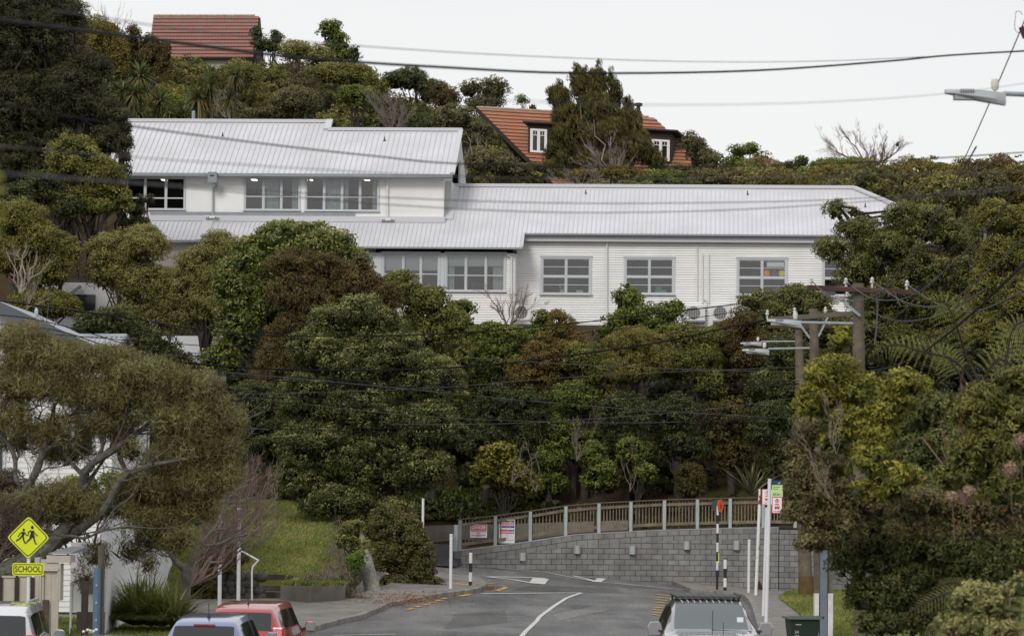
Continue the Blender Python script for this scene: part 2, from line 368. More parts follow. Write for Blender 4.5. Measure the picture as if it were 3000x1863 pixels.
# asphalt ramp behind the fence
def rz(x, y):
    t = np.clip((y - wall_y(x)) / 3.5, 0, 1) if x > -1.75 else np.clip((y - 122.0) / 5.0, 0, 1)
    if x > -1.75: return wall_top(x) - .04
    z0 = g(x, 121.5); k = float(np.clip((x + 3.6) / 1.85, 0, 1)); return z0 * (1 - t) + (1.62) * t if x < -1.75 else 0
drape("ramp_path", [(-6.2, 121.2), (-1.9, 122.6), (-1.76, 124.3)], [(-6.2, 128.6), (-3.2, 129.0), (-1.76, 129.2)], .03, RAMP, nseg=24, nac=14, zf=rz, label="fresh dark asphalt ramp climbing behind the fence")
drape("ramp_path", [(-1.76, 124.45)] + [(x, wall_y(x) + .26) for x in (0.3, 2.5, 5.5, 8.6, 9.9)] + [(13, 126.3)], [(-1.76, 129.2), (0.3, 129.6), (2.5, 130.2), (5.5, 130.6), (8.6, 130.4), (9.9, 130.2), (13, 130.2)], .03, RAMP, nseg=60, nac=6, zf=rz, label="dark path running along the top of the block wall")

# ------------------------------------------------------------------ grass
GRASS = leaf_mat("grass blades", [(.09, .11, .022), (.145, .175, .035), (.205, .225, .055), (.30, .28, .11)], trans=.2, rough=.7)
def grass_field(name, poly_fn, xr, yr, n, zf, h=.09, label=None, seed=1, w=.02):
    r = np.random.default_rng(seed); x = r.uniform(*xr, n); y = r.uniform(*yr, n); k = np.array([poly_fn(a, b) for a, b in zip(x, y)]); x = x[k]; y = y[k]; n = len(x)
    z = np.array([zf(a, b) for a, b in zip(x, y)]); a = r.uniform(0, 6.28, n); hh = h * r.uniform(.5, 1.3, n); lx = r.normal(0, .04, n); ly = r.normal(0, .04, n)
    dx, dy = np.cos(a) * w, np.sin(a) * w
    v = np.stack([np.stack([x - dx, y - dy, z - .02], -1), np.stack([x + dx, y + dy, z - .02], -1), np.stack([x + lx, y + ly, z + hh], -1)], 1).reshape(-1, 3)
    patch = .48 + .26 * np.sin(x * .9 + 1.3 * np.sin(y * .31)) * np.cos(y * .42 + x * .3) + .2 * np.sin(x * 3.1 + y * .8) * np.sin(y * 1.3 - x)
    fast_mesh(name, v, 3, np.clip(patch + r.normal(0, .2, n), 0, 1), GRASS, kind='stuff', label=label)
def fast_mesh(name, v, k, tint, m, parent=None, kind=None, label=None, loc=None, cat=None):
    nv = len(v); nf = nv // k
    me = bpy.data.meshes.new(name); me.vertices.add(nv); me.vertices.foreach_set('co', np.ascontiguousarray(v, np.float32).ravel())
    me.loops.add(nv); me.loops.foreach_set('vertex_index', np.arange(nv, dtype=np.int32))
    me.polygons.add(nf); me.polygons.foreach_set('loop_start', np.arange(0, nv, k, dtype=np.int32))
    try: me.polygons.foreach_set('loop_total', np.full(nf, k, np.int32))
    except Exception: pass
    a = me.attributes.new('tint', 'FLOAT', 'FACE'); a.data.foreach_set('value', np.ascontiguousarray(tint, np.float32))
    me.materials.append(m); me.update(calc_edges=True)
    o = bpy.data.objects.new(name, me); COL.objects.link(o)
    if parent: o.parent = parent
    if loc is not None: o.location = loc
    if kind: o['kind'] = kind
    if label: o['label'] = label
    return o
def sheet(name, xr, yr, nx, ny, zf, m, label, off=0.0):
    X = np.linspace(*xr, nx); Y = np.linspace(*yr, ny); v = [(x, y, zf(x, y) + off) for y in Y for x in X]
    f = [(j * nx + i, j * nx + i + 1, (j + 1) * nx + i + 1, (j + 1) * nx + i) for j in range(ny - 1) for i in range(nx - 1)]
    me = bpy.data.meshes.new(name); me.from_pydata(v, [], f); me.materials.append(m); o = bpy.data.objects.new(name, me); COL.objects.link(o); tag(o, kind='structure', label=label); return o
TURF = mat("turf", (.075, .095, .02), .95, col2=(.13, .14, .04), nscale=1.4, spec=.1)
sheet("lawn", (-15, -5.2), (105.15, 127), 40, 60, lambda x, y: H(x, y), TURF, "sloping green lawn above the concrete garden wall", .03)
grass_field("lawn_grass", lambda x, y: True, (-14.8, -5.2), (105.2, 126.5), 70000, lambda x, y: H(x, y) + .03, h=.06, label="short grass of the sloping lawn", w=.025)
# verge on the right
def vr(x, y): return x > np.interp(y, [60, 78, 92, 104, 116, 125], [7.7, 8.1, 8.25, 8.75, 9.15, 10.2])
drape("verge_right", [(7.7, 60), (8.1, 78), (8.25, 92), (8.75, 104), (9.15, 116), (10.2, 124)], [(18, 60), (18, 78), (18, 92), (18, 104), (18, 116), (18, 124.5)], .17, TURF, nseg=50, nac=10, label="grass verge beside the right footpath")
grass_field("verge_grass", vr, (7.7, 13), (62, 124.5), 60000, lambda x, y: g(x, y) + .17, h=.09, label="short grass of the right verge", seed=4, w=.025)
drape("verge_left", [(-15, 60), (-15, 80), (-15, 95)], [(-7.2, 60), (-7.7, 80), (-8.6, 92)], .16, TURF, nseg=30, nac=8, label="grass strip under the street tree")
grass_field("verge_grass", lambda x, y: x < np.interp(y, [60, 80, 92], [-7.2, -7.7, -8.6]), (-13, -7.2), (62, 93), 40000, lambda x, y: .16, h=.1, label="longer grass around the street tree trunk", seed=5, w=.025)
# ------------------------------------------------------------------ block wall with timber fence
def block_mat():
    M = bpy.data.materials.new("grey concrete block"); M.use_nodes = True; nt = M.node_tree; b = nt.nodes['Principled BSDF']; L = nt.links.new
    b.inputs['Roughness'].default_value = .9; b.inputs['Specular IOR Level'].default_value = .2
    uv = nt.nodes.new('ShaderNodeUVMap'); br = nt.nodes.new('ShaderNodeTexBrick')
    br.inputs['Scale'].default_value = 1; br.inputs['Brick Width'].default_value = .4; br.inputs['Row Height'].default_value = .2
    br.inputs['Mortar Size'].default_value = .011; br.inputs['Mortar Smooth'].default_value = .1; br.inputs['Bias'].default_value = 0
    br.inputs['Color1'].default_value = (.185, .185, .18, 1); br.inputs['Color2'].default_value = (.25, .246, .238, 1); br.inputs['Mortar'].default_value = (.065, .065, .064, 1)
    n = nt.nodes.new('ShaderNodeTexNoise'); n.inputs['Scale'].default_value = 2.2; n.inputs['Detail'].default_value = 8; n.inputs['Roughness'].default_value = .7
    mm = nt.nodes.new('ShaderNodeMapRange'); mm.inputs[1].default_value = .38; mm.inputs[2].default_value = .6; mm.inputs[3].default_value = .70; mm.inputs[4].default_value = 1.08
    mul = nt.nodes.new('ShaderNodeVectorMath'); mul.operation = 'SCALE'
    mp = nt.nodes.new('ShaderNodeMapping'); mp.inputs['Scale'].default_value = (1.3, .35, 1); s2 = nt.nodes.new('ShaderNodeTexNoise'); s2.inputs['Scale'].default_value = 1.6; s2.inputs['Detail'].default_value = 7; ad = nt.nodes.new('ShaderNodeMath'); ad.operation = 'MULTIPLY_ADD'; ad.inputs[1].default_value = .5
    L(uv.outputs[0], mp.inputs[0]); L(mp.outputs[0], s2.inputs['Vector']); hf = nt.nodes.new('ShaderNodeMath'); hf.operation = 'MULTIPLY'; hf.inputs[1].default_value = .5; L(s2.outputs['Fac'], hf.inputs[0]); L(n.outputs['Fac'], ad.inputs[0]); L(hf.outputs[0], ad.inputs[2])
    L(uv.outputs[0], br.inputs['Vector']); L(uv.outputs[0], n.inputs['Vector']); L(ad.outputs[0], mm.inputs[0]); L(br.outputs['Color'], mul.inputs[0]); L(mm.outputs[0], mul.inputs['Scale']); L(mul.outputs[0], b.inputs['Base Color'])
    bp = nt.nodes.new('ShaderNodeBump'); bp.inputs['Strength'].default_value = .5; bp.inputs['Distance'].default_value = .01; bp.invert = True
    L(br.outputs['Fac'], bp.inputs['Height']); L(bp.outputs[0], b.inputs['Normal']); return M
BLOCK = block_mat()
def dens(pl, step=.35):
    r = []
    for a, b in zip(pl, pl[1:]):
        n = max(1, int(math.hypot(b[0] - a[0], b[1] - a[1]) / step))
        for i in range(n): r.append((a[0] + (b[0] - a[0]) * i / n, a[1] + (b[1] - a[1]) * i / n))
    return r + [pl[-1]]
def uv_wall(name, pl, zb, zt, thick, m, parent, course=0.0):
    """wall along plan polyline; course>0: UV rows follow the sloping top"""
    v = []; f = []; uvs = []; s = 0; pl = [Vector(p) for p in pl]; S_ = [0]
    for a, b in zip(pl, pl[1:]): S_.append(S_[-1] + (b - a).length)
    for i, p in enumerate(pl):
        t = (pl[min(i + 1, len(pl) - 1)] - pl[max(0, i - 1)]).normalized(); nn = Vector((-t.y, t.x)) * thick
        v += [(p.x, p.y, zb(p.x)), (p.x, p.y, zt(p.x)), (p.x + nn.x, p.y + nn.y, zt(p.x)), (p.x + nn.x, p.y + nn.y, zb(p.x))]
    me = bpy.data.meshes.new(name)
    for i in range(len(pl) - 1):
        a = i * 4; c = a + 4
        f += [(a, c, c + 1, a + 1), (a + 1, c + 1, c + 2, a + 2), (a + 2, c + 2, c + 3, a + 3)]
        def q(k, j): return (S_[k], (j - zt(pl[k].x) + 10 * course) if course else j)
        b0, b1, t0, t1 = zb(pl[i].x), zb(pl[i + 1].x), zt(pl[i].x), zt(pl[i + 1].x)
        uvs += [q(i, b0), q(i + 1, b1), q(i + 1, t1), q(i, t0)]
        uvs += [(S_[i], .05), (S_[i + 1], .05), (S_[i + 1], .15), (S_[i], .15)]
        uvs += [q(i, t0), q(i + 1, t1), q(i + 1, b1), q(i, b0)]
    e = (len(pl) - 1) * 4
    f += [(3, 0, 1, 2), (e, e + 3, e + 2, e + 1)]
    for k in (0, len(pl) - 1): uvs += [(0, zb(pl[k].x)), (thick, zb(pl[k].x)), (thick, zt(pl[k].x)), (0, zt(pl[k].x))]
    me.from_pydata(v, [], f); ul = me.uv_layers.new(name='UVMap'); ul.data.foreach_set('uv', np.array(uvs, np.float32).ravel()); me.materials.append(m)
    o = bpy.data.objects.new(name, me); COL.objects.link(o); o.parent = parent; return o
bw = empty("block_wall", (0, 0, 0), "long grey concrete block retaining wall under the timber fence", "wall")
uv_wall("wall_face", dens(WALL), lambda x: -.3, lambda x: wall_top(x) - .22, .24, BLOCK, bw)
off = lambda pl, d: [(x, y - d) for x, y in pl]
uv_wall("top_course", dens(off(WALL, .004)), lambda x: wall_top(x) - .42, lambda x: wall_top(x) - .03, .26, BLOCK, bw, course=.2)
COP = mat("pale coping mortar", (.36, .355, .34), .9, noise=.3, nscale=3)
uv_wall("coping", dens(off(WALL, .012)), lambda x: wall_top(x) - .03, wall_top, .28, COP, bw)
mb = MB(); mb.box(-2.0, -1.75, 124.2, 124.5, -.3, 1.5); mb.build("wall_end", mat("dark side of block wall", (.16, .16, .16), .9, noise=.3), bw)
LGREY = mat("pale grey painted steel", (.36, .39, .39), .5, noise=.15, nscale=3)
for u, v0, v1 in ((1531, 1618, 1642), (1691, 1597, 1621), (1853, 1598, 1623), (2012, 1584, 1609), (2158, 1583, 1610)):
    x = P((u), v0, 125.8).x; y = wall_y(x) - .02; a = P(u - 10, v0, y); b = P(u + 10, v1, y)
    mb = MB(); xc = (a.x + b.x) / 2; r = .125; n = 8
    ring = [Vector((xc + r * math.cos(math.pi + math.pi * k / n), y + .0 + .17 * math.sin(math.pi + math.pi * k / n), 0)) for k in range(n + 1)]
    mb.prism([(p.x, p.y, b.z) for p in ring][::-1], (0, 0, a.z - b.z)); mb.build("wall_light", LGREY, bw, smooth=True)
# older wall section on the right behind the poles
ow = empty("old_block_wall", (0, 0, 0), "darker older block wall section behind the utility poles on the right", "wall")
def b2():
    M = BLOCK.copy(); M.name = "older grey block"; n = [k for k in M.node_tree.nodes if k.type == 'TEX_BRICK'][0]
    n.inputs['Color1'].default_value = (.17, .17, .175, 1); n.inputs['Color2'].default_value = (.235, .235, .235, 1); return M
uv_wall("wall_face", dens([(9.93, 126.02), (12.2, 125.2), (18, 123.5)]), lambda x: -.3, lambda x: 2.35, .24, b2(), ow)

WOOD = mat("weathered fence timber", (.125, .098, .074), .9, col2=(.21, .168, .125), nscale=3.5, bump=.3)
WOODD = mat("weathered handrail timber", (.09, .07, .055), .9, col2=(.14, .11, .085), nscale=3)
fen = empty("timber_fence", (0, 0, 0), "weathered timber balustrade with pale grey steel posts on top of the block wall", "fence")
# post positions in the photo
posts = [1350, 1452, 1553.5, 1657.5, 1755, 1849, 1948, 2045, 2141, 2237, 2330]
pxs = [P(u, 1520, 126).x for u in posts]
def fy(x): return wall_y(x) + .13
pp = [(x, fy(x), wall_top(x)) for x in pxs]
for x, y, z in pp:
    MB().box(x - .06, x + .06, y - .1, y + .02, z - .02, z + 1.08).build("post", LGREY, fen, bevel=.006)
for i, ((x0, y0, z0), (x1, y1, z1)) in enumerate(zip(pp, pp[1:])):
    MB().bar((x0 + .06, y0, z0 + .92), (x1 - .06, y1, z1 + .92), .05, .1).build("top_rail", WOOD, fen)
    MB().bar((x0 + .06, y0, z0 + .2), (x1 - .06, y1, z1 + .2), .05, .11).build("bottom_rail", WOOD, fen)
    mb = MB(); n = 10
    for k in range(n):
        t = (k + .6) / (n + .2); x = x0 + (x1 - x0) * t; y = y0 + (y1 - y0) * t + .05; z = z0 + (z1 - z0) * t; mb.box(x - .02, x + .02, y - .018, y + .018, z + .17, z + 1.06)
    mb.build("balusters", WOOD, fen)
mb = MB()
top = [(pp[0][0] - .12, pp[0][1], pp[0][2] + 1.09)] + [(x, y, z + 1.1) for x, y, z in pp[1:]]
for a, b in zip(top, top[1:]): mb.bar(a, b, .15, .035)
mb.build("handrail", WOODD, fen)
# low concrete wall behind the ramp
lw = MB(); a0 = P(1188, 1600, 129.3); lw.hexa([(-4.8, 128.9, 1.0), (0, 129.7, 1.2), (0, 129.95, 1.2), (-4.8, 129.15, 1.0), (-4.8, 128.9, 2.27), (0, 129.7, 2.42), (0, 129.95, 2.42), (-4.8, 129.15, 2.27)])
lw.hexa([(0, 129.7, 1.2), (4.5, 130.4, 1.4), (4.5, 130.6, 1.4), (0, 129.95, 1.2), (0, 129.7, 2.42), (4.5, 130.4, 2.6), (4.5, 130.6, 2.6), (0, 129.95, 2.42)])
lw = lw.build("concrete_wall", mat("stained old concrete", (.20, .185, .155), .95, col2=(.11, .095, .07), nscale=1.2, nlo=.42, nhi=.75, bump=.3), None)
tag(lw, "low stained concrete wall along the back of the dark ramp", "wall")

# ------------------------------------------------------------------ signs on the fence
RED = mat("sign red", (.55, .03, .03), .45); SW = mat("sign white", (.74, .74, .76), .45); BLK = mat("sign black", (.015, .015, .018), .5)
NAVY = mat("sign blue", (.03, .05, .25), .45); ORR = mat("sign orange red", (.62, .08, .03), .45)
def pbox(mb, c, u0, v0, u1, v1, y, t, m=0):
    a = P(u0, v0, y); b = P(u1, v1, y); mb.box(a.x - c[0], b.x - c[0], y - c[1], y + t - c[1], b.z - c[2], a.z - c[2], m)
yd = fy(-1.2) - .05
c = P(1402, 1555, yd)
s = empty("danger_sign", c, "white and red DANGER construction site sign tied to the fence", "sign")
mb = MB(); w_, h_ = .62, .48
mb.box(-w_ / 2, w_ / 2, 0, .01, -h_ / 2, h_ / 2).build("panel", SW, s)
MB().box(-.29, .29, -.004, 0, .03, .225).build("red_band", RED, s)
mb = MB(); n = 24
el = lambda a, b, k=n: [(a * math.copysign(abs(math.cos(2 * math.pi * i / k)) ** .75, math.cos(2 * math.pi * i / k)), b * math.copysign(abs(math.sin(2 * math.pi * i / k)) ** .75, math.sin(2 * math.pi * i / k))) for i in range(k)]
o1 = el(.265, .083); o2 = el(.253, .072)
for i in range(n):
    j = (i + 1) % n; mb.quad((o1[i][0], -.008, .127 + o1[i][1]), (o1[j][0], -.008, .127 + o1[j][1]), (o2[j][0], -.008, .127 + o2[j][1]), (o2[i][0], -.008, .127 + o2[i][1]))
mb.build("oval_ring", SW, s)
text_mesh("lettering", "DANGER", .135, SW, s, (0, -.008, .127), sx=.92, bold=.004)
text_mesh("lettering", "CONSTRUCTION\nSITE", .072, RED, s, (0, -.004, -.045), sx=1.0, bold=.002)
text_mesh("lettering", "UNAUTHORISED PERSONS\nKEEP OUT", .042, RED, s, (0, -.004, -.165), bold=.0012)
c = P(1485, 1556, fy(0) - .12)
s = empty("site_notice_board", c, "tall white safety notice board with red and blue bands leaning on the fence", "sign")
w_, h_ = .58, .86
MB().box(-w_ / 2, w_ / 2, 0, .01, -h_ / 2, h_ / 2).build("panel", SW, s)
def band(z0, z1, m, x0=-.27, x1=.27, nm="band"): MB().box(x0, x1, -.004, 0, z0, z1).build(nm, m, s)
band(.335, .415, BLK); band(.235, .315, ORR); band(.13, .21, NAVY); band(0.0, .075, ORR, x1=.03); band(-.075, -.03, ORR); band(-.325, -.31, RED)
mb = MB(); pr = el(.09, .03, 16); mb.prism([(-.15 + a, -.008, .375 + b) for a, b in pr], (0, .003, 0)); mb.build("oval_badge", RED, s)
text_mesh("lettering", "DANGER", .05, SW, s, (-.15, -.009, .375)); text_mesh("lettering", "CONSTRUCTION\nAREA", .035, SW, s, (.13, -.006, .375), bold=.001)
text_mesh("lettering", "NO UNAUTHORISED ENTRY", .04, SW, s, (.04, -.006, .275), bold=.001); text_mesh("lettering", "ALL VISITORS MUST REPORT\nTO SITE OFFICE", .03, SW, s, (.04, -.006, .17))
for k, (x, z, m) in enumerate(((-.215, .275, SW), (-.215, .17, SW), (.08, .035, NAVY), (.155, .035, NAVY), (.23, .035, NAVY))):
    pr = el(.032, .032, 14) if k < 2 else el(.034, .034, 14); MB().prism([(x + a, -.009, z + b) for a, b in pr], (0, .003, 0)).build("round_symbol", m, s)
mb = MB()
for i in range(7): mb.box(-.26, -.01, -.002, .0, -.10 - i * .03, -.0985 - i * .03); mb.box(.04, .26, -.002, 0, -.10 - i * .03, -.0985 - i * .03)
mb.box(-.2, -.198, -.0025, 0, -.3, -.08); mb.build("form_lines", mat("sign grey", (.3, .3, .32), .5), s)
mb = MB(); mb.box(.0, .008, -.003, 0, -.3, -.08); mb.box(.025, .03, -.003, 0, -.3, -.08); mb.build("red_rules", RED, s)

# ------------------------------------------------------------------ poles and bollards
WPOLE = mat("white painted pole", (.66, .66, .68), .5, noise=.12, nscale=3); BLKP = mat("black pole paint", (.02, .02, .022), .5)
GALV = mat("galvanised steel", (.30, .34, .36), .45, metal=.3, noise=.2, nscale=5)
def foot(u, v, off=.13): return Gp(u, v, off)
def stripes(root, c, segs, r, h0=0):
    for i, (z0, z1, m) in enumerate(segs): MB().lathe((0, 0, 0), [(r, z0), (r, z1)], 12).build("stripe", m, root, smooth=True)
def bollard(u, v, label, segs, r=.055):
    c = foot(u, v); root = empty("striped_bollard", c, label, "bollard", "black and white striped bollards"); stripes(root, c, segs, r)
    MB().lathe((0, 0, 0), [(r * 1.08, segs[-1][1]), (r * 1.08, segs[-1][1] + .03), (.01, segs[-1][1] + .045)], 12).build("cap", BLKP, root); return root
bollard(1378, 1714, "black and white striped bollard on the left corner", [(0, .13, BLKP), (.13, .43, WPOLE), (.43, .73, BLKP), (.73, 1.08, WPOLE)])
bollard(2124, 1729, "scuffed black and white bollard beside the round orange beacon", [(0, .12, BLKP), (.12, .44, WPOLE), (.44, .77, BLKP), (.77, 1.1, WPOLE), ], .06)
c = foot(2101, 1726); root = empty("crossing_beacon", c, "tall striped pole topped with a round orange disc", "crossing beacon")
h = (c.y * (1 / FPX)) * (1727 - 1488)
segs = []; z = 0
for dz, m in ((.66, BLKP), (.34, WPOLE), (.33, BLKP), (.33, WPOLE), (.33, BLKP), (.33, WPOLE), (.31, BLKP), (.33, WPOLE)): segs.append((z, z + dz, m)); z += dz
stripes(root, c, segs, .042)
ODISC = mat("fluorescent orange disc", (.85, .09, .02), .5)
a = math.radians(52); nx_, ny_ = -math.sin(a), -math.cos(a)
def disc(name, cx, cy, cz, r, thick, m, ang, parent):
    d = Vector((math.sin(ang), -math.cos(ang), 0)); t = Vector((math.cos(ang), math.sin(ang), 0)); mb = MB()
    mb.prism([Vector((cx, cy, cz)) + t * r * math.cos(q) + Vector((0, 0, 1)) * r * math.sin(q) for q in np.linspace(0, 2 * math.pi, 28, endpoint=False)], d * thick); return mb.build(name, m, parent)
disc("disc", .085, -.05, z + .0, .22, .015, ODISC, math.radians(58), root)
disc("disc", -.04, .06, z + .0, .215, .02, mat("dark grey disc back", (.05, .06, .07), .5), math.radians(-40), root)
MB().box(.03, .055, -.055, -.035, .95, 1.3).build("yellow_tag", mat("yellow tag", (.65, .75, .03), .5), root)
MB().box(-.06, .07, -.06, .06, .45, .68).build("clamp", BLKP, root)
def white_pole(u0, v0, v1, label, r=.05, u1=None, m=None, D=None, off=.13):
    c = foot(u0, v0, off) if D is None else P(u0, v0, D)
    t = P(u1 if u1 else u0 + (v0 - v1) * .012, v1, c.y); root = empty("white_post", c, label, "post")
    MB().tube([(0, 0, 0), (t.x - c.x, 0, t.z - c.z)], r, 12).build("shaft", m or WPOLE, root, smooth=True)
    MB().lathe((t.x - c.x, 0, t.z - c.z), [(r * 1.15, -.02), (r * 1.15, .02), (.01, .03)], 12).build("cap", m or WPOLE, root); return root, c, t
white_pole(1237, 1676, 1462, "tall thin white post standing alone beside the ivy covered stump", .042)
root, c, t = white_pole(1320, 1724, 1566, "white post with a grey tube holder at the left corner", .05)
mb = MB(); q0 = P(1334, 1614, c.y + .4) - c; q1 = P(1337, 1537, c.y + .4) - c; mb.tube([q0, q1], .075, 12); mb.build("tube_holder", GALV, root, smooth=True)
mb = MB(); mb.tube([(t.x - c.x, 0, t.z - c.z - .15), (q0 + (q1 - q0) * .6)], .015, 6); mb.build("bracket", GALV, root)
white_pole(643, 1773, 1522, "shorter of the two tall white posts left of the steps", .058, D=101)
white_pole(698, 1766, 1490, "taller white post beside the white handrail", .058, D=103)
white_pole(2193, 1735, 1582, "short clean white post in front of the right end of the block wall", .05)
c = foot(738, 1757, 0); c.y = 102.4; c = P(738, 1757, 102.4); mb = MB()
pts = [P(738, 1757, 102.4), P(738, 1672, 102.4), P(741, 1658, 102.4), P(757, 1641, 102.4), P(720, 1620, 103.2), P(690, 1607, 104)]
mb.tube(pts, .028, 8); hr = shift(mb, c).build("stair_handrail", WPOLE, None, smooth=True, loc=c); tag(hr, "bent white pipe handrail beside the concrete steps", "handrail")
# bus stop poles
BUSW = mat("bus sign white", (.70, .71, .73), .5); LIME = mat("lime green sign", (.48, .62, .28), .5); DNAVY = mat("dark navy sign", (.02, .045, .09), .5)
RUST = mat("rusty white paint", (.66, .65, .63), .6, col2=(.20, .06, .03), nscale=2.6, nlo=.56, nhi=.60)
def bus_panel(root, x0, x1, z0, z1, y, sgn=1, parent_name="no_parking_panel"):
    w_ = x1 - x0; h_ = z1 - z0; cx = (x0 + x1) / 2
    p = MB().box(x0, x1, y, y + .012, z0, z1).build(parent_name, BUSW, root)
    mb = MB(); e = .014
    mb.box(x0, x1, y - .004, y, z1 - e, z1); mb.box(x0, x1, y - .004, y, z0, z0 + e); mb.box(x0, x0 + e, y - .004, y, z0 + e, z1 - e); mb.box(x1 - e, x1, y - .004, y, z0 + e, z1 - e); mb.build("red_border", RED, p)
    mb = MB(); r = w_ * .2; zc = z1 - h_ * .24; k = 24
    for i in range(k):
        a0, a1 = 2 * math.pi * i / k, 2 * math.pi * (i + 1) / k
        mb.quad((cx + r * math.cos(a0), y - .004, zc + r * math.sin(a0)), (cx + r * math.cos(a1), y - .004, zc + r * math.sin(a1)), (cx + .78 * r * math.cos(a1), y - .004, zc + .78 * r * math.sin(a1)), (cx + .78 * r * math.cos(a0), y - .004, zc + .78 * r * math.sin(a0)))
    mb.bar((cx - r * .6, y - .003, zc + r * .6), (cx + r * .6, y - .003, zc - r * .6), .004, r * .2, up=(1, 0, 1)); mb.build("no_parking_ring", RED, p)
    text_mesh("lettering", "P", r * 1.7, RED, p, (cx, y - .006, zc), bold=.002)
    # bus pictogram
    zb = z0 + h_ * .28; bw_, bh = w_ * .46, h_ * .3; mb = MB()
    mb.box(cx - bw_ / 2, cx + bw_ / 2, y - .004, y, zb, zb + bh * .42); mb.box(cx - bw_ * .42, cx + bw_ * .42, y - .004, y, zb + bh * .8, zb + bh)
    for q in (-1, 0, 1): mb.box(cx + q * bw_ * .43 - .006, cx + q * bw_ * .43 + .006, y - .004, y, zb + bh * .42, zb + bh * .8)
    for q in (-1, 1): mb.box(cx + q * bw_ * .33 - .015, cx + q * bw_ * .33 + .015, y - .004, y, zb - bh * .12, zb)
    mb.build("bus_symbol", RED, p)
    text_mesh("lettering", "Bus Stop", h_ * .115, RED, p, (cx, y - .004, z0 + h_ * .13))
c = foot(2214, 1748); c = P(2214, 1748, 118.5); zt = (P(2227, 1432, 118.5) - c)
root = empty("bus_stop_sign", c, "rust streaked white pole carrying the farther bus stop sign", "bus stop sign")
MB().tube([(0, 0, 0), zt], .055, 12).build("pole", RUST, root, smooth=True)
a = P(2232, 1432, 118.5) - c; b = P(2264, 1478, 118.5) - c; bus_panel(root, a.x, b.x + .02, b.z, a.z, -.08)
MB().box(a.x - .05, a.x, -.08, -.04, b.z, a.z).build("sign_edge", mat("dark red edge", (.15, .02, .03), .5), root)
c = P(2243, 1880, 84); zt = P(2255, 1402, 84) - c
root = empty("bus_stop_sign", c, "nearer white bus stop pole with a lime green stop number 5534", "bus stop sign")
MB().tube([(0, 0, 0), zt], .045, 12).build("pole", WPOLE, root, smooth=True)
a = P(2261, 1455, 84) - c; b = P(2291, 1503, 84) - c; bus_panel(root, a.x, b.x, b.z, a.z, -.07)
a2 = P(2261, 1420, 84) - c; p = MB().box(a2.x, b.x + .012, -.07, -.058, a.z + .004, a2.z).build("stop_name_panel", LIME, root)
text_mesh("lettering", "5534", .085, mat("dark green print", (.05, .12, .05), .5), p, (a2.x + .02, -.072, a.z + .06), align='LEFT', bold=.001)
text_mesh("lettering", "Farewell\nStreet", .05, MATS["dark green print"], p, (a2.x + .03, -.072, a2.z - .07), align='LEFT')
p = MB().box(a2.x, b.x + .012, -.07, -.058, a2.z + .003, a2.z + .11).build("navy_header", DNAVY, root)
mb = MB(); xx = (a2.x + b.x) / 2 + .04; mb.prism([(xx - .03, -.072, a2.z + .06), (xx, -.072, a2.z + .02), (xx + .05, -.072, a2.z + .085), (xx, -.072, a2.z + .045)], (0, .002, 0)); mb.build("tick_logo", mat("pale tick", (.6, .8, .7), .5), p)
c = P(2237, 1812, 101); t = P(2248, 1486, 101); root = empty("white_post", c, "thick square white post just behind the nearer bus stop pole", "post")
MB().tube([(0, 0, 0), t - c], .058, 4).build("shaft", WPOLE, root)
# school warning sign
YG = mat("fluorescent yellow green", (.62, .68, .02), .45)
D = 67; c = P(81, 1930, D); c.z = 0.1; s = empty("school_warning_sign", c, "yellow green diamond sign with two running children above a SCHOOL plate", "road sign")
t = P(83, 1600, D) - c; b0 = P(79, 1930, D) - c
MB().tube([(0, 0.055, 0), (t.x, 0.055, t.z + .1)], .035, 12).build("pole", WPOLE, s, smooth=True)
cc = P(83, 1574, D) - c; R_ = P(146, 1574, D).x - P(83, 1574, D).x
def rdia(r, k=.07):
    q = []
    for i in range(4):
        a = i * math.pi / 2
        for d in (-1, 0, 1):
            p0 = Vector((math.cos(a), math.sin(a))) * (r - k * (.9 if d == 0 else 1.0 if d else .2) * (.45 if d == 0 else 1)); tt = Vector((-math.sin(a), math.cos(a))) * (k * d); q.append(p0 + tt)
    return q
def dia(name, r, y, m, inner=None):
    mb = MB(); q = rdia(r, .05)
    if inner is None: mb.prism([(cc.x + p.x, y, cc.z + p.y) for p in q], (0, .01, 0))
    else:
        q2 = rdia(inner, .045)
        for i in range(len(q)):
            j = (i + 1) % len(q); mb.quad((cc.x + q[i].x, y, cc.z + q[i].y), (cc.x + q[j].x, y, cc.z + q[j].y), (cc.x + q2[j].x, y, cc.z + q2[j].y), (cc.x + q2[i].x, y, cc.z + q2[i].y))
    return mb.build(name, m, s)
dia("diamond_panel", R_, 0, YG); dia("black_border", R_ - .03, -.003, BLK, R_ - .055)
def kid(pts_list, heads):
    mb = MB()
    for path, w0, w1 in pts_list:
        n = len(path)
        for i in range(n - 1):
            a = Vector((path[i][0], path[i][1])); b = Vector((path[i + 1][0], path[i + 1][1])); d = (b - a).normalized(); nn = Vector((-d.y, d.x)); wa = w0 + (w1 - w0) * i / (n - 1); wb = w0 + (w1 - w0) * (i + 1) / (n - 1)
            a -= d * .3; b += d * .3
            mb.prism([K(a + nn * wa / 2), K(a - nn * wa / 2), K(b - nn * wb / 2), K(b + nn * wb / 2)], (0, .002, 0))
    for hx, hy, r in heads: mb.prism([K(Vector((hx + r * math.cos(q), hy + r * 1.15 * math.sin(q)))) for q in np.linspace(0, 6.283, 14, endpoint=False)], (0, .002, 0))
    return mb
zs = (P(146, 1574, D).x - P(22, 1574, D).x) / (575 - 78)           # metres per pixel of the enlarged view
yk = [-.006]
def K(p): yk[0] -= .00005; return Vector((cc.x + (p.x - 327) * zs, yk[0], cc.z - (p.y - 368) * zs))
yk[0] = -.006
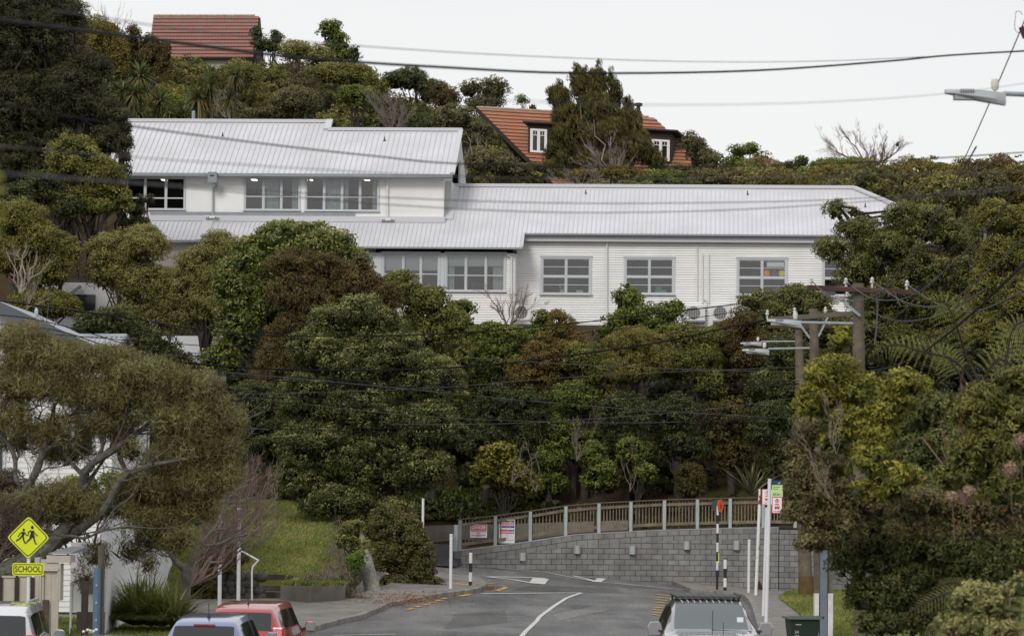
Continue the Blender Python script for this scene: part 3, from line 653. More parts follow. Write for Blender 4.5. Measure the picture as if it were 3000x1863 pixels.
kid([([(272, 300), (262, 345)], 34, 30), ([(258, 305), (225, 325), (208, 362)], 13, 9), ([(282, 305), (303, 340), (325, 345)], 12, 9), ([(255, 345), (225, 385), (190, 400), (186, 415)], 20, 9), ([(264, 345), (272, 395), (288, 432), (303, 436)], 20, 10)], [(272, 277, 14)]).build("running_child", BLK, s)
kid([([(370, 285), (372, 330)], 34, 36), ([(372, 325), (372, 368)], 44, 66), ([(355, 285), (325, 305), (325, 340)], 13, 9), ([(385, 290), (408, 325), (440, 347)], 13, 9), ([(362, 368), (325, 405), (300, 430)], 20, 10), ([(390, 368), (402, 405), (412, 438), (432, 440)], 18, 10)], [(372, 247, 17)]).build("running_child", BLK, s)
pc = P(82, 1667, D) - c; pw = (P(127, 1667, D).x - P(35, 1667, D).x) / 2; ph = (P(82, 1649, D).z - P(82, 1686, D).z) / 2
def rrect(a, b, k): return [(x, z) for x, z in ((-a + k, -b), (a - k, -b), (a - k * .3, -b + k * .3), (a, -b + k), (a, b - k), (a - k * .3, b - k * .3), (a - k, b), (-a + k, b), (-a + k * .3, b - k * .3), (-a, b - k), (-a, -b + k), (-a + k * .3, -b + k * .3))]
MB().prism([(pc.x + x, 0, pc.z + z) for x, z in rrect(pw, ph, .04)], (0, .01, 0)).build("school_plate", YG, s)
mb = MB(); q1 = rrect(pw - .022, ph - .022, .035); q2 = rrect(pw - .036, ph - .036, .03)
for i in range(len(q1)):
    j = (i + 1) % len(q1); mb.quad((pc.x + q1[i][0], -.003, pc.z + q1[i][1]), (pc.x + q1[j][0], -.003, pc.z + q1[j][1]), (pc.x + q2[j][0], -.003, pc.z + q2[j][1]), (pc.x + q2[i][0], -.003, pc.z + q2[i][1]))
mb.build("black_border", BLK, s)
text_mesh("lettering", "SCHOOL", .165, BLK, s, (pc.x, -.004, pc.z - .0), sx=.78, bold=.0015)
# ------------------------------------------------------------------ school building
SA = math.radians(-3.4)
SO = Vector((0, 165, 0)); E1 = Vector((math.cos(SA), math.sin(SA), 0)); E2 = Vector((-math.sin(SA), math.cos(SA), 0))
school = empty("school_building", SO, "long white weatherboard school with pale grey metal roofs", "school building", rz=SA)
def loc(p): d = Vector(p) - SO; return Vector((d.dot(E1), d.dot(E2), p.z))
def wp(u, v, d):                                   # photo pixel on the vertical plane at depth d -> local
    return loc(rayplane(u, v, SO + E2 * d, E2))
EAVE_D, EAVE_Z, PITCHT = -.45, wp(1900, 685, -.45).z, .52
RN = (Vector((0, 0, 1)) - E2 * PITCHT).normalized()
def rp(u, v, base=(EAVE_D, EAVE_Z)):               # photo pixel on a roof plane rising away from the eave
    p0 = SO + E2 * base[0] + Vector((0, 0, base[1])); return loc(rayplane(u, v, p0, RN))
WHT = mat("white weatherboard paint", (.81, .808, .795), .65, noise=.12, nscale=.5)
WHTS = mat("white plaster wall", (.80, .798, .785), .7, noise=.12, nscale=.5)
TRIM = mat("pale grey window trim", (.50, .52, .54), .5)
GUT = mat("grey gutter", (.27, .29, .31), .45, noise=.15, nscale=2)
FLASH = mat("pale grey flashing", (.52, .52, .54), .45)
ROOF = mat("pale grey ribbed roof", (.60, .60, .63), .45, noise=.16, nscale=.45, spec=.4)
RIB = mat("roof rib paint", (.53, .53, .56), .5)
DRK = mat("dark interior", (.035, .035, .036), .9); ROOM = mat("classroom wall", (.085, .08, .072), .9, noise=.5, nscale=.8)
GLASS = glass_mat("window glass", refl=.10)
CURT = mat("white curtain", (.55, .56, .57), .9, noise=.3, nscale=6); BLIND = mat("grey roller blind", (.42, .43, .43), .9)
PIN1 = mat("pinboard tan", (.16, .12, .08), .9); PIN2 = mat("pinboard grey", (.22, .22, .23), .9); PIN3 = mat("dark shelf", (.03, .028, .026), .9)
BLACK = mat("black rubber", (.02, .02, .02), .6)
def in_poly_spans(poly, s):                        # poly in (s, t); returns sorted t crossings at s
    r = []
    for (a0, b0), (a1, b1) in zip(poly, poly[1:] + poly[:1]):
        if (a0 <= s < a1) or (a1 <= s < a0): r.append(b0 + (b1 - b0) * (s - a0) / (a1 - a0))
    return sorted(r)
def roof_panel(name, pts, ribstep=.245, m=ROOF, parent=school, thick=.05, ribm=RIB):
    """pts: local coords on one roof plane; ribs run up the slope"""
    pts = [Vector(p) for p in pts]; n = (pts[1] - pts[0]).cross(pts[2] - pts[0]).normalized()
    if n.z < 0: n = -n
    r = MB(); r.prism(pts, n * -thick); o = r.build(name, m, parent)
    poly = [(p.x, p.y) for p in pts]; rb = MB()
    p0 = pts[0]
    zz = lambda x, y: p0.z - (n.x * (x - p0.x) + n.y * (y - p0.y)) / n.z
    s = math.ceil(min(a for a, b in poly) / ribstep) * ribstep + .01
    while s < max(a for a, b in poly):
        t = in_poly_spans(poly, s)
        for a, b in zip(t[::2], t[1::2]):
            if b - a > .15: rb.bar(Vector((s, a + .02, zz(s, a + .02))) + n * .02, Vector((s, b - .1, zz(s, b - .1))) + n * .02, .035, .032, up=n)
        s += ribstep
    rb.build("roof_ribs", ribm, o); return o
def boards(name, s0, s1, z0, z1, d, holes, row, m, lap=.022, parent=school):
    mb = MB(); n = max(1, round((z1 - z0) / row)); row = (z1 - z0) / n
    cuts = sorted(set([z0 + i * row for i in range(n + 1)]))
    if row > .5: cuts = sorted(set([z0, z1] + [z for h in holes for z in h[2:]]))
    for a, b in zip(cuts, cuts[1:]):
        zc = (a + b) / 2; sp = [(s0, s1)]
        for h0, h1, k0, k1 in holes:
            if k0 < zc < k1:
                ns = []
                for p, q in sp:
                    if h1 <= p or h0 >= q: ns.append((p, q))
                    else:
                        if p < h0: ns.append((p, h0))
                        if q > h1: ns.append((h1, q))
                sp = ns
        for p, q in sp:
            gv = min(.021, row * .18) if row < .5 else 0; mb.quad((p, d - lap, a + gv), (q, d - lap, a + gv), (q, d, b), (p, d, b)); mb.quad((p, d + .02, a + gv), (q, d + .02, a + gv), (q, d - lap, a + gv), (p, d - lap, a + gv))
            if gv: mb.quad((p, d + .02, a - .002), (q, d + .02, a - .002), (q, d + .02, a + gv), (p, d + .02, a + gv))
    return mb.build(name, m, parent)
def window(s0, s1, z0, z1, d, cols, hbars, parent=school, casing=.1, sash=True, room=True, curtains=(), blind=0.0, mid=None, framem=None, sill=True, glass=None, panes=None, roomd=2.6):
    """cols: list of relative mullion stations 0..1; hbars: list of (rel z, thickness)"""
    fm = framem or TRIM; mb = MB(); y0, y1 = d - .06, d + .08
    c = casing
    mb.box(s0 - c, s0, y0, y1, z0, z1 + c * .9); mb.box(s1, s1 + c, y0, y1, z0, z1 + c * .9); mb.box(s0, s1, y0, y1, z1, z1 + c * .9)
    mb.box(s0 - c * 1.25, s1 + c * 1.25, y0 - .03, y1, z1 + c * .9, z1 + c * .9 + .03)
    if sill: mb.box(s0 - c * 1.35, s1 + c * 1.35, y0 - .07, y1, z0 - c * .75, z0)
    fr = mb.build("window", fm, parent)
    mb = MB(); W = s1 - s0; Hh = z1 - z0; t = .045
    xs = [s0] + [s0 + W * k for k in cols] + [s1]
    for a, b in zip(xs, xs[1:]):
        a2 = a if a == s0 else a + .02; b2 = b if b == s1 else b - .02
        mb.box(a2, a2 + t, d - .03, d + .03, z0, z1); mb.box(b2 - t, b2, d - .03, d + .03, z0, z1)
        mb.box(a2 + t, b2 - t, d - .03, d + .03, z0, z0 + t * 1.2); mb.box(a2 + t, b2 - t, d - .03, d + .03, z1 - t, z1)
        for k, th in hbars: mb.box(a2 + t, b2 - t, d - .035, d + .03, z0 + Hh * k - th / 2, z0 + Hh * k + th / 2)
    for a in xs[1:-1]: mb.box(a - .02, a + .02, d - .045, d + .045, z0, z1)
    mb.build("window_frame", fm, fr)
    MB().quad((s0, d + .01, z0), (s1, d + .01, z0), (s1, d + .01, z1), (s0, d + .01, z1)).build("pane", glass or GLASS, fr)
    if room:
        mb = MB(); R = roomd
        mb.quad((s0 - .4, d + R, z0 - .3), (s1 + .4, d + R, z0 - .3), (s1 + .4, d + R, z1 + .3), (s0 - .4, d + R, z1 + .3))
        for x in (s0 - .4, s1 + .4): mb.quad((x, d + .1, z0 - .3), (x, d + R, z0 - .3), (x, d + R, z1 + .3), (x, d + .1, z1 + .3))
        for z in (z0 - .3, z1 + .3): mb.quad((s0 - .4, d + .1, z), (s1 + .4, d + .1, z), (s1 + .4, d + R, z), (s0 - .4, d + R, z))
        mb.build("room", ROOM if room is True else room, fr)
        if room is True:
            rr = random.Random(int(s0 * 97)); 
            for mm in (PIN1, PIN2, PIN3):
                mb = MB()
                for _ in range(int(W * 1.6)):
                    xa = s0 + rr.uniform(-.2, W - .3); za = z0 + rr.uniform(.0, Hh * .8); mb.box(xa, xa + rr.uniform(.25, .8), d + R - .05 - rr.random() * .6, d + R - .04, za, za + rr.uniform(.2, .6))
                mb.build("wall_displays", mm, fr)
    for k0, k1 in curtains:
        mb = MB(); n = max(4, int((k1 - k0) * W / .06)); 
        for i in range(n):
            xa = s0 + W * (k0 + (k1 - k0) * i / n); xb = s0 + W * (k0 + (k1 - k0) * (i + 1) / n); ya = d + .16 + (.05 if i % 2 else 0); yb = d + .16 + (0 if i % 2 else .05)
            mb.quad((xa, ya, z0), (xb, yb, z0), (xb, yb, z1), (xa, ya, z1))
        mb.build("curtain", CURT, fr)
    if blind: 
        for (k0, k1, bl) in (blind if isinstance(blind, (list, tuple)) else [(0, 1, blind)]):
            MB().box(s0 + W * k0 + .06, s0 + W * k1 - .06, d + .09, d + .1, z1 - Hh * bl, z1).build("roller_blind", BLIND, fr)
    return fr
def wrect(u0, v0, u1, v1, d):
    a = wp(u0, v0, d); b = wp(u1, v1, d); return a.x, b.x, b.z, a.z
# --- right wing wall
DR, DL, DU = 0.0, -1.55, .95
wr = [wrect(1590, 757, 1727, 861, DR), wrect(1834, 759, 1971, 861, DR), wrect(2164, 761, 2301, 864, DR), wrect(2414, 763, 2550, 866, DR)]
zb = 10.5
ex = wp(2700, 700, DR).x; ztop = EAVE_Z - .12
lx = wp(1508, 740, DL).x
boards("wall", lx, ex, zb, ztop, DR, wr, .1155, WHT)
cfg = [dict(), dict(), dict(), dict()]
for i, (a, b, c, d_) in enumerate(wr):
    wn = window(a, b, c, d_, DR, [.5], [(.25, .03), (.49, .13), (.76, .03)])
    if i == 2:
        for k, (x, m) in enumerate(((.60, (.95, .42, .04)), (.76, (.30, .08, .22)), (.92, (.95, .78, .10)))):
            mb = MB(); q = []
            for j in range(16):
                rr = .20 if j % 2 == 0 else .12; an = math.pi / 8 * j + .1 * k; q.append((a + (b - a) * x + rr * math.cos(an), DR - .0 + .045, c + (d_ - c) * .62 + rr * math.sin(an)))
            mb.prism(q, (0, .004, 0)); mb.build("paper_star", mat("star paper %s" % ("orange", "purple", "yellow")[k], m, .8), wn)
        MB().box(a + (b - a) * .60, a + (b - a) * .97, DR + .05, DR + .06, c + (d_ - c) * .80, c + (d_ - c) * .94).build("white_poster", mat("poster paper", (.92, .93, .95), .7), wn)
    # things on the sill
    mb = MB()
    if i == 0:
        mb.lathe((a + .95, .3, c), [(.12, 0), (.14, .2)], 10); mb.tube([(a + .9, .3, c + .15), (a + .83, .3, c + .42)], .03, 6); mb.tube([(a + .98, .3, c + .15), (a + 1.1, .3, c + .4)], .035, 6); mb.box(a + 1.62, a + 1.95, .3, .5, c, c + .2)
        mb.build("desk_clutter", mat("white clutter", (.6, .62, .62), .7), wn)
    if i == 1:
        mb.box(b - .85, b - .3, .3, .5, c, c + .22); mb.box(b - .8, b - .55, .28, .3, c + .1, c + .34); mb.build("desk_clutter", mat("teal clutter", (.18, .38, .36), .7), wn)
# base board and corrugated skirting
# --- left lower wall
wl = [wrect(1124, 743, 1284, 850, DL), wrect(1309, 744, 1477, 853, DL)]
l0 = wp(1000, 740, DL).x; l1 = wp(1508, 740, DL).x
zl = wp(1300, 741, DL).z
boards("wall", l0, l1, zb, zl, DL, wl, .1155, WHT)
MB().box(l1 - .02, l1 + .02, DL, DR, zb, zl).build("return_wall", WHT, school)
MB().box(l1 + .0, l1 + .05, DL - .03, DL + .1, zb, zl - .05).build("corner_board", TRIM, school)
window(*wl[0], DL, [.36, .68], [(.44, .05)], blind=[(0, 1, .46)], casing=.08)
window(*wl[1], DL, [.335, .68], [(.42, .05)], blind=[(0, 1, .33)], curtains=[(0, .13), (.80, 1)], casing=.08)
a, b, c, d_ = wl[0]; a1 = wl[1][0]
MB().box(b + .09, a1 - .09, DL - .05, DL + .02, c - .1, d_ + .05).build("window_pier", TRIM, school)
MB().box(wp(1045, 740, DL).x, a - .09, DL - .05, DL + .02, c - .1, d_ + .05).build("window_pier", TRIM, school)
# --- upper block wall
za0 = wp(800, 652, DU).z; za1 = wp(800, 512, DU).z
u0 = wp(395, 600, DU).x; u1 = wp(1300, 600, DU).x
wu = [wrect(372, 522, 540, 614, DU), wrect(719, 522, 876, 616, DU), wrect(898, 523, 1107, 618, DU)]
wu[0] = (wp(372, 522, DU).x, wu[0][1], wu[0][2], wu[0][3])
boards("wall", wp(360, 600, DU).x, u1, za0, za1, DU, wu, 1.15, WHTS, lap=.004)
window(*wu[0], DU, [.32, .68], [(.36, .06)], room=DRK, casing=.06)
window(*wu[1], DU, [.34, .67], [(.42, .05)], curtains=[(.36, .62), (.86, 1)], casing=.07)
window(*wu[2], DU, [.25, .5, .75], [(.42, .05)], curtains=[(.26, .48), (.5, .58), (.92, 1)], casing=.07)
# ceiling lamps that are lit in the classrooms
LIT = bpy.data.materials.new("lit ceiling lamp"); LIT.use_nodes = True; LIT.node_tree.nodes['Principled BSDF'].inputs['Emission Color'].default_value = (1, .85, .6, 1); LIT.node_tree.nodes['Principled BSDF'].inputs['Emission Strength'].default_value = 2.5
for u in (478, 742, 905, 1073):
    p = wp(u, 527, DU + .8); MB().box(p.x - .12, p.x + .12, DU + .8, DU + 1.5, p.z, p.z + .05).build("ceiling_lamp", LIT, school)
a = wp(1298, 520, DU); b = wp(1290, 645, DU)
# --- upper roof
UE = (DU - .5, wp(800, 508, DU - .5).z)
tl, bl, br = rp(368, 356, UE), rp(364, 508, UE), rp(1322, 515, UE)
st1, st2, tr = rp(962, 361, UE), rp(962, 381, UE), rp(1334, 384, UE)
bl.z = br.z = UE[1]; bl.y = br.y = UE[0]
tl2 = rp(372, 356, UE); yr = tl2.y; st1.y = yr; yr2 = (st2.y + tr.y) / 2; pz = lambda y: UE[1] + (y - UE[0]) * PITCHT
left_x = tl.x
A = [Vector((left_x, UE[0], UE[1])), Vector((br.x, UE[0], UE[1])), Vector((br.x, yr2, pz(yr2))), Vector((st1.x, yr2, pz(yr2))), Vector((st1.x, yr, pz(yr))), Vector((left_x, yr, pz(yr)))]
roof_panel("roof", A, ribstep=.262)
# back slopes so the building reads from the side
bk = lambda y, dy: pz(y) - dy * PITCHT
mb = MB(); mb.quad((left_x, yr, pz(yr) - .01), (st1.x, yr, pz(yr) - .01), (st1.x, yr + 6, bk(yr, 6)), (left_x, yr + 6, bk(yr, 6))); mb.quad((st1.x, yr2, pz(yr2) - .01), (br.x, yr2, pz(yr2) - .01), (br.x, yr2 + 6, bk(yr2, 6)), (st1.x, yr2 + 6, bk(yr2, 6)))
mb.build("back_roof", ROOF, school)
# ridge caps
mb = MB()
mb.bar((left_x, yr, pz(yr) + .05), (st1.x + .2, yr, pz(yr) + .05), .3, .16); mb.bar((st1.x + .1, yr2, pz(yr2) + .05), (br.x + .12, yr2, pz(yr2) + .05), .3, .16); mb.bar((st1.x + .06, yr2 - .1, pz(yr2) + .02), (st1.x + .06, yr, pz(yr) + .1), .32, .14)
mb.build("ridge_cap", FLASH, school)
mb = MB(); mb.bar((br.x + .05, UE[0] - .02, UE[1] + .03), (br.x + .05, yr2, pz(yr2) + .03), .22, .12); mb.build("barge_flashing", FLASH, school)
mb = MB(); mb.box(left_x, br.x + .05, UE[0] - .16, UE[0] + .02, UE[1] - .17, UE[1] - .03); mb.build("gutter", GUT, school)
mb = MB(); mb.box(left_x, br.x, UE[0] + .02, DU, UE[1] - .2, UE[1] - .16); mb.build("soffit", FLASH, school)
# side wall under the right gable
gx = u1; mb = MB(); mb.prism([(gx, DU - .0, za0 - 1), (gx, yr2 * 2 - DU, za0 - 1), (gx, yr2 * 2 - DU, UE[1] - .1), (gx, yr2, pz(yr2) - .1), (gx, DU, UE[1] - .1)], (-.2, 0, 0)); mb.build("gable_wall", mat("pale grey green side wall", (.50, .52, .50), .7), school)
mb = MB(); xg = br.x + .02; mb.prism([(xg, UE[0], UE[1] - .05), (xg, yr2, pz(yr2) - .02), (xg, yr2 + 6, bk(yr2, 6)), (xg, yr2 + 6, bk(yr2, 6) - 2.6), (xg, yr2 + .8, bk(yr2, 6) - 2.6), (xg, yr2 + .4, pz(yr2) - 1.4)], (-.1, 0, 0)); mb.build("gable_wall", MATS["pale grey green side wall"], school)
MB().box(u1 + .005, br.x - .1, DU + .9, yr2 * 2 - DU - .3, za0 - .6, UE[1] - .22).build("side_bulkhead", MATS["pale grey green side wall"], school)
# --- lower lean-to roof and the right wing roof (one plane)
LE = (EAVE_D, EAVE_Z)
yL = DL - .45; zL = EAVE_Z + (yL - EAVE_D) * PITCHT
pl = lambda y: EAVE_Z + (y - EAVE_D) * PITCHT
rl, rr_ = rp(1318, 545, LE), rp(2500, 552, LE); yR = (rl.y + rr_.y) / 2
xj = rp(1534, 690, LE).x; he = rp(2660, 625, LE); xv = rp(1322, 546, LE).x; xw = wp(1300, 645, DU).x
ylt = DU - .02; zlt = pl(ylt)
x_hip = rr_.x + (yR - EAVE_D)
B = [Vector((xw - 18.2, yL, zL)), Vector((xj, yL, zL)), Vector((xj, EAVE_D, EAVE_Z)), Vector((x_hip, EAVE_D, EAVE_Z)), Vector((rr_.x, yR, pl(yR))), Vector((xw + .15, yR, pl(yR))), Vector((xw + .15, ylt, zlt)), Vector((xw - 18.2, ylt, zlt))]
# left part of lean-to ends higher in the photo: its eave is further back
xs_ = wp(640, 700, DL).x; yE2 = rp(550, 703, LE).y
B[0] = Vector((xs_, yL, zL)); B[7] = Vector((wp(440, 650, DU).x, ylt, zlt)); B.insert(8, Vector((wp(440, 650, DU).x, yE2, pl(yE2)))); B.insert(9, Vector((xs_, yE2, pl(yE2))))
roof_panel("roof", B, ribstep=.222)
mb = MB(); mb.prism([Vector((rr_.x, yR, pl(yR))), Vector((x_hip, EAVE_D, EAVE_Z)), Vector((x_hip, yR * 2 - EAVE_D, EAVE_Z))], (0, 0, -.05)); mb.quad((xw, yR, pl(yR)), (rr_.x, yR, pl(yR)), (x_hip, 2 * yR - EAVE_D, EAVE_Z), (xw, 2 * yR - EAVE_D, EAVE_Z)); mb.build("back_roof", ROOF, school)
mb = MB(); mb.bar((xw - .2, yR, pl(yR) + .04), (rr_.x, yR, pl(yR) + .04), .34, .16); mb.bar((rr_.x, yR, pl(yR) + .06), (x_hip, EAVE_D, EAVE_Z + .06), .34, .12); mb.build("ridge_cap", FLASH, school)
mb = MB(); mb.box(xj, x_hip, EAVE_D - .12, EAVE_D + .01, EAVE_Z - .1, EAVE_Z - .02); mb.box(xs_, xj + .02, yL - .12, yL + .01, zL - .1, zL - .02); mb.box(B[8].x, xs_, yE2 - .12, yE2 + .01, pl(yE2) - .1, pl(yE2) - .02); mb.build("gutter", GUT, school)
mb = MB(); mb.box(xj + .03, x_hip - .3, EAVE_D + .12, DR - .03, EAVE_Z - .38, EAVE_Z - .1); mb.build("fascia", FLASH, school)
MB().bar((xj + .02, yL, zL - .02), (xj + .02, EAVE_D, EAVE_Z - .02), .06, .2).build("verge_trim", FLASH, school); MB().bar((xw + .2, ylt, zlt + .04), (xw + .2, yR, pl(yR) + .04), .5, .05, up=RN).build("valley_flashing", FLASH, school)
mb = MB(); mb.box(B[8].x, u1 + .1, ylt - .35, ylt, zlt - .15, zlt + .12); mb.build("apron_flashing", FLASH, school)
mb = MB(); mb.box(B[8].x, wp(1040, 600, DU).x, DU - .1, DU - .01, zlt + .13, zlt + .32); mb.build("apron_flashing", GUT, school)
def slope_strip(u, w):
    x = wp(u, 650, DU).x; MB().bar((x, ylt, pl(ylt) + .03), (x, yE2, pl(yE2) + .03), w, .03, up=(0, -PITCHT, 1)).build("flashing_strip", FLASH, school)
slope_strip(613, .5)
# wall under the left end
MB().box(wp(380, 700, DU).x, xs_ + .1, yE2 + .35, yE2 + .5, zb, pl(yE2) - .1).build("wall", mat("beige grey wall", (.45, .43, .40), .8), school)  # beige grey is this wall's own colour
MB().box(xs_, l0, yE2 + .3, yE2 + .5, zb, pl(yE2) - .1).build("wall", WHTS, school)
mb = MB(); mb.box(wp(360, 600, DU).x, u1 - .2, DU + .3, DU + 9, zb, UE[1] - .3); mb.v = mb.v; 
MB().box(wp(360, 600, DU).x, u1 - .3, DU + 8.8, DU + 9, zb, UE[1] - .6).build("wall", WHTS, school)
MB().box(lx, ex, DR + 8.8, DR + 9, zb, EAVE_Z - .3).build("wall", WHT, school)
MB().box(ex - .15, ex, DR, DR + 8.9, zb, EAVE_Z - .2).build("wall", WHT, school)
# --- downpipes, rainwater head, conduits, vents, heat pumps
PIPE = mat("white downpipe", (.66, .66, .65), .5)
def pipe(pts, d, r=.045, name="downpipe", m=PIPE, n=8):
    return MB().tube([wp(u, v, d) for u, v in pts], r, n).build(name, m, school, smooth=True)
pipe([(1778, 690), (1778, 955)], DR - .1); pipe([(2043, 702), (2043, 880)], DR - .08, .03)
pipe([(2059, 745), (2059, 888)], DR - .06, .035, "conduit"); pipe([(2077, 745), (2077, 888)], DR - .06, .035, "conduit"); pipe([(2057, 878), (2070, 880), (2070, 910)], DR - .08, .025, "conduit")
pipe([(1479, 741), (1486, 748), (1498, 755), (1498, 940)], DL - .12, .045); pipe([(1508, 745), (1508, 880)], DL + .1, .03)
pipe([(635, 535), (635, 545), (624, 552), (624, 634)], DU - .1, .055, m=LGREY); pipe([(1135, 522), (1135, 638)], DU - .1, .06)
for u in (621, 1136):
    v = 637 if u < 700 else 644; MB().tube([wp(u - 19, v, DU - .45), wp(u + 19, v, DU - .45)], .06, 10).build("spreader_pipe", PIPE, school)
    mb = MB()
    for q in (-15, -10, 10, 15): p = wp(u + q, v, DU - .51); mb.lathe((p.x, p.y, p.z - .03), [(.025, 0), (.025, .06)], 8)
    mb.build("spreader_holes", BLACK, school)
a = wp(609, 504, UE[0] - .3); b = wp(635, 535, UE[0] - .3); MB().box(a.x, b.x, UE[0] - .34, UE[0] - .17, b.z, a.z).build("rainwater_head", GUT, school, bevel=.01)
a = wp(616, 513, UE[0] - .3); b = wp(627, 517, UE[0] - .3); MB().box(a.x, b.x, UE[0] - .35, UE[0] - .34, b.z, a.z).build("overflow_slot", BLACK, school)
for u, v, base in ((652, 400, UE), (1127, 413, UE), (1716, 568, LE), (2190, 571, LE), (2535, 607, LE)):
    p = rp(u, v, base); MB().lathe(p, [(.07, -.02), (.07, .02), (.03, .04), (.025, .16), (.006, .22)], 8).build("roof_vent", BLACK, school)
MB().lathe(rp(562, 353, UE) + Vector((0, .5, -.3)), [(.09, 0), (.09, .75), (.10, .75), (.10, .80), (.02, .84)], 12).build("flue", GALV, school, smooth=True)
ACM = mat("heat pump white", (.62, .62, .61), .5)
for u0_, v0_, u1_, v1_, d in ((1506, 893, 1556, 938, DL - .4), (2008, 894, 2066, 940, DR - .4), (2088, 894, 2140, 940, DR - .4)):
    a = wp(u0_, v0_, d); b = wp(u1_, v1_, d); w_ = b.x - a.x; hh = a.z - b.z
    o = MB().box(a.x, b.x, d, d + .3, b.z, a.z).build("heat_pump", ACM, school, bevel=.015)
    cx, cz, r = a.x + w_ * .42, (a.z + b.z) / 2, hh * .42; mb = MB()
    mb.prism([(cx + r * math.cos(q), d - .006, cz + r * math.sin(q)) for q in np.linspace(0, 6.283, 24, endpoint=False)], (0, .004, 0)); mb.build("fan_opening", mat("fan dark", (.06, .06, .06), .7), o)
    mb = MB()
    for k in np.linspace(-.8, .8, 7):
        q = r * math.sqrt(1 - k * k); mb.box(cx - q, cx + q, d - .012, d - .008, cz + k * r - .005, cz + k * r + .005); mb.box(cx + k * r - .005, cx + k * r + .005, d - .013, d - .012, cz - q, cz + q)
    mb.build("fan_grille", ACM, o)
    MB().box(a.x, b.x, d, DR if d > -1 else DL, b.z - .06, b.z - .02).build("bracket_shelf", GUT, o)
# corrugated pale green fence on the bank below the school
p0, p1 = P(1640, 950, 160), P(1830, 950, 160); z0 = P(1700, 1005, 160).z - 1; z1 = P(1700, 953, 160).z
mb = MB(); n = int((p1.x - p0.x) / .075)
for i in range(n):
    xa = p0.x + i * .075; ya = 160 + (.03 if i % 2 else 0); yb = 160 + (0 if i % 2 else .03); mb.quad((xa, ya, z0), (xa + .075, yb, z0), (xa + .075, yb, z1), (xa, ya, z1))
cf = mb.build("corrugated_fence", mat("pale green corrugated iron", (.50, .54, .48), .6), None); tag(cf, "pale green corrugated iron fence below the school windows", "fence")
sm = cf.modifiers.new("thick", 'SOLIDIFY'); sm.thickness = .012
# ------------------------------------------------------------------ tiled houses on the hill
def tile_mat(name, c1, c2, c3, stain):
    M = bpy.data.materials.new(name); M.use_nodes = True; nt = M.node_tree; b = nt.nodes['Principled BSDF']; L = nt.links.new; b.inputs['Roughness'].default_value = .8
    tc = nt.nodes.new('ShaderNodeUVMap'); br = nt.nodes.new('ShaderNodeTexBrick'); br.inputs['Scale'].default_value = 1; br.inputs['Brick Width'].default_value = .24; br.inputs['Row Height'].default_value = .33; br.inputs['Mortar Size'].default_value = .012; br.offset = 0
    br.inputs['Color1'].default_value = tuple(c1) + (1,); br.inputs['Color2'].default_value = tuple(c2) + (1,); br.inputs['Mortar'].default_value = tuple(c3) + (1,)
    n = nt.nodes.new('ShaderNodeTexNoise'); n.inputs['Scale'].default_value = 1.6; n.inputs['Detail'].default_value = 9; n.inputs['Roughness'].default_value = .75
    r = nt.nodes.new('ShaderNodeValToRGB'); r.color_ramp.elements[0].position = .45; r.color_ramp.elements[0].color = (0, 0, 0, 1); r.color_ramp.elements[1].position = .62; r.color_ramp.elements[1].color = (.75, .75, .75, 1)
    mx = nt.nodes.new('ShaderNodeMixRGB'); mx.inputs[2].default_value = tuple(stain) + (1,)
    L(tc.outputs[0], br.inputs['Vector']); L(tc.outputs[0], n.inputs['Vector']); L(n.outputs['Fac'], r.inputs[0]); L(r.outputs[0], mx.inputs[0]); L(br.outputs['Color'], mx.inputs[1]); L(mx.outputs[0], b.inputs['Base Color']); return M
def tile_slope(name, TL, TR, BL, BR, m, parent, row=.33, origin=(0, 0, 0)):
    TL, TR, BL, BR = [Vector(p) - Vector(origin) for p in (TL, TR, BL, BR)]
    n = (TR - TL).cross(BL - TL).normalized(); n = n if n.z > 0 else -n
    k = max(2, round((BL - TL).length / row)); v = []; f = []; uv = []
    W = (TR - TL).length
    for i in range(k):
        a, b = i / k, (i + 1) / k
        l0, r0, l1, r1 = TL.lerp(BL, a), TR.lerp(BR, a), TL.lerp(BL, b), TR.lerp(BR, b); q = len(v)
        v += [l0, r0, r1 + n * .09, l1 + n * .09, l1, r1]; f += [(q, q + 3, q + 2, q + 1), (q + 3, q + 4, q + 5, q + 2)]
        sh = (l0 - TL).dot((TR - TL).normalized()); W0 = (r0 - l0).length
        uv += [(sh, -i * row), (sh, -(i + 1) * row + .01), (sh + W0, -(i + 1) * row + .01), (sh + W0, -i * row)]
        uv += [(sh, -i * row - .3)] * 4
    q = len(v); v += [p - n * .12 for p in (TL, TR, BR, BL)]; f.append((q, q + 1, q + 2, q + 3)); uv += [(0, 0)] * 4
    me = bpy.data.meshes.new(name); me.from_pydata([tuple(p) for p in v], [], f); ul = me.uv_layers.new(name='UVMap'); ul.data.foreach_set('uv', np.array(uv, np.float32).ravel()); me.materials.append(m)
    o = bpy.data.objects.new(name, me); COL.objects.link(o); o.parent = parent
    mb = MB(); d = (TR - TL).normalized(); nn = int(W / .42)
    for i in range(nn): mb.tube([TL + d * (i * .42) + n * .03, TL + d * (i * .42 + .44) + n * .05], .085, 6)
    mb.build("ridge_tiles", m2_ridge, o); return o
m2_ridge = mat("lichen covered ridge tile", (.30, .20, .13), .9, col2=(.36, .36, .28), nscale=3)
TR1 = tile_mat("weathered red tile", (.33, .105, .085), (.22, .12, .10), (.13, .05, .04), (.19, .165, .13))
TR2 = tile_mat("orange clay tile", (.44, .15, .08), (.31, .12, .07), (.16, .06, .035), (.24, .19, .12))
c = P(600, 140, 238); c.z = H(c.x, 238); s = empty("red_roof_house", c, "house at the hilltop with a weathered red tiled roof, only the roof showing", "house")
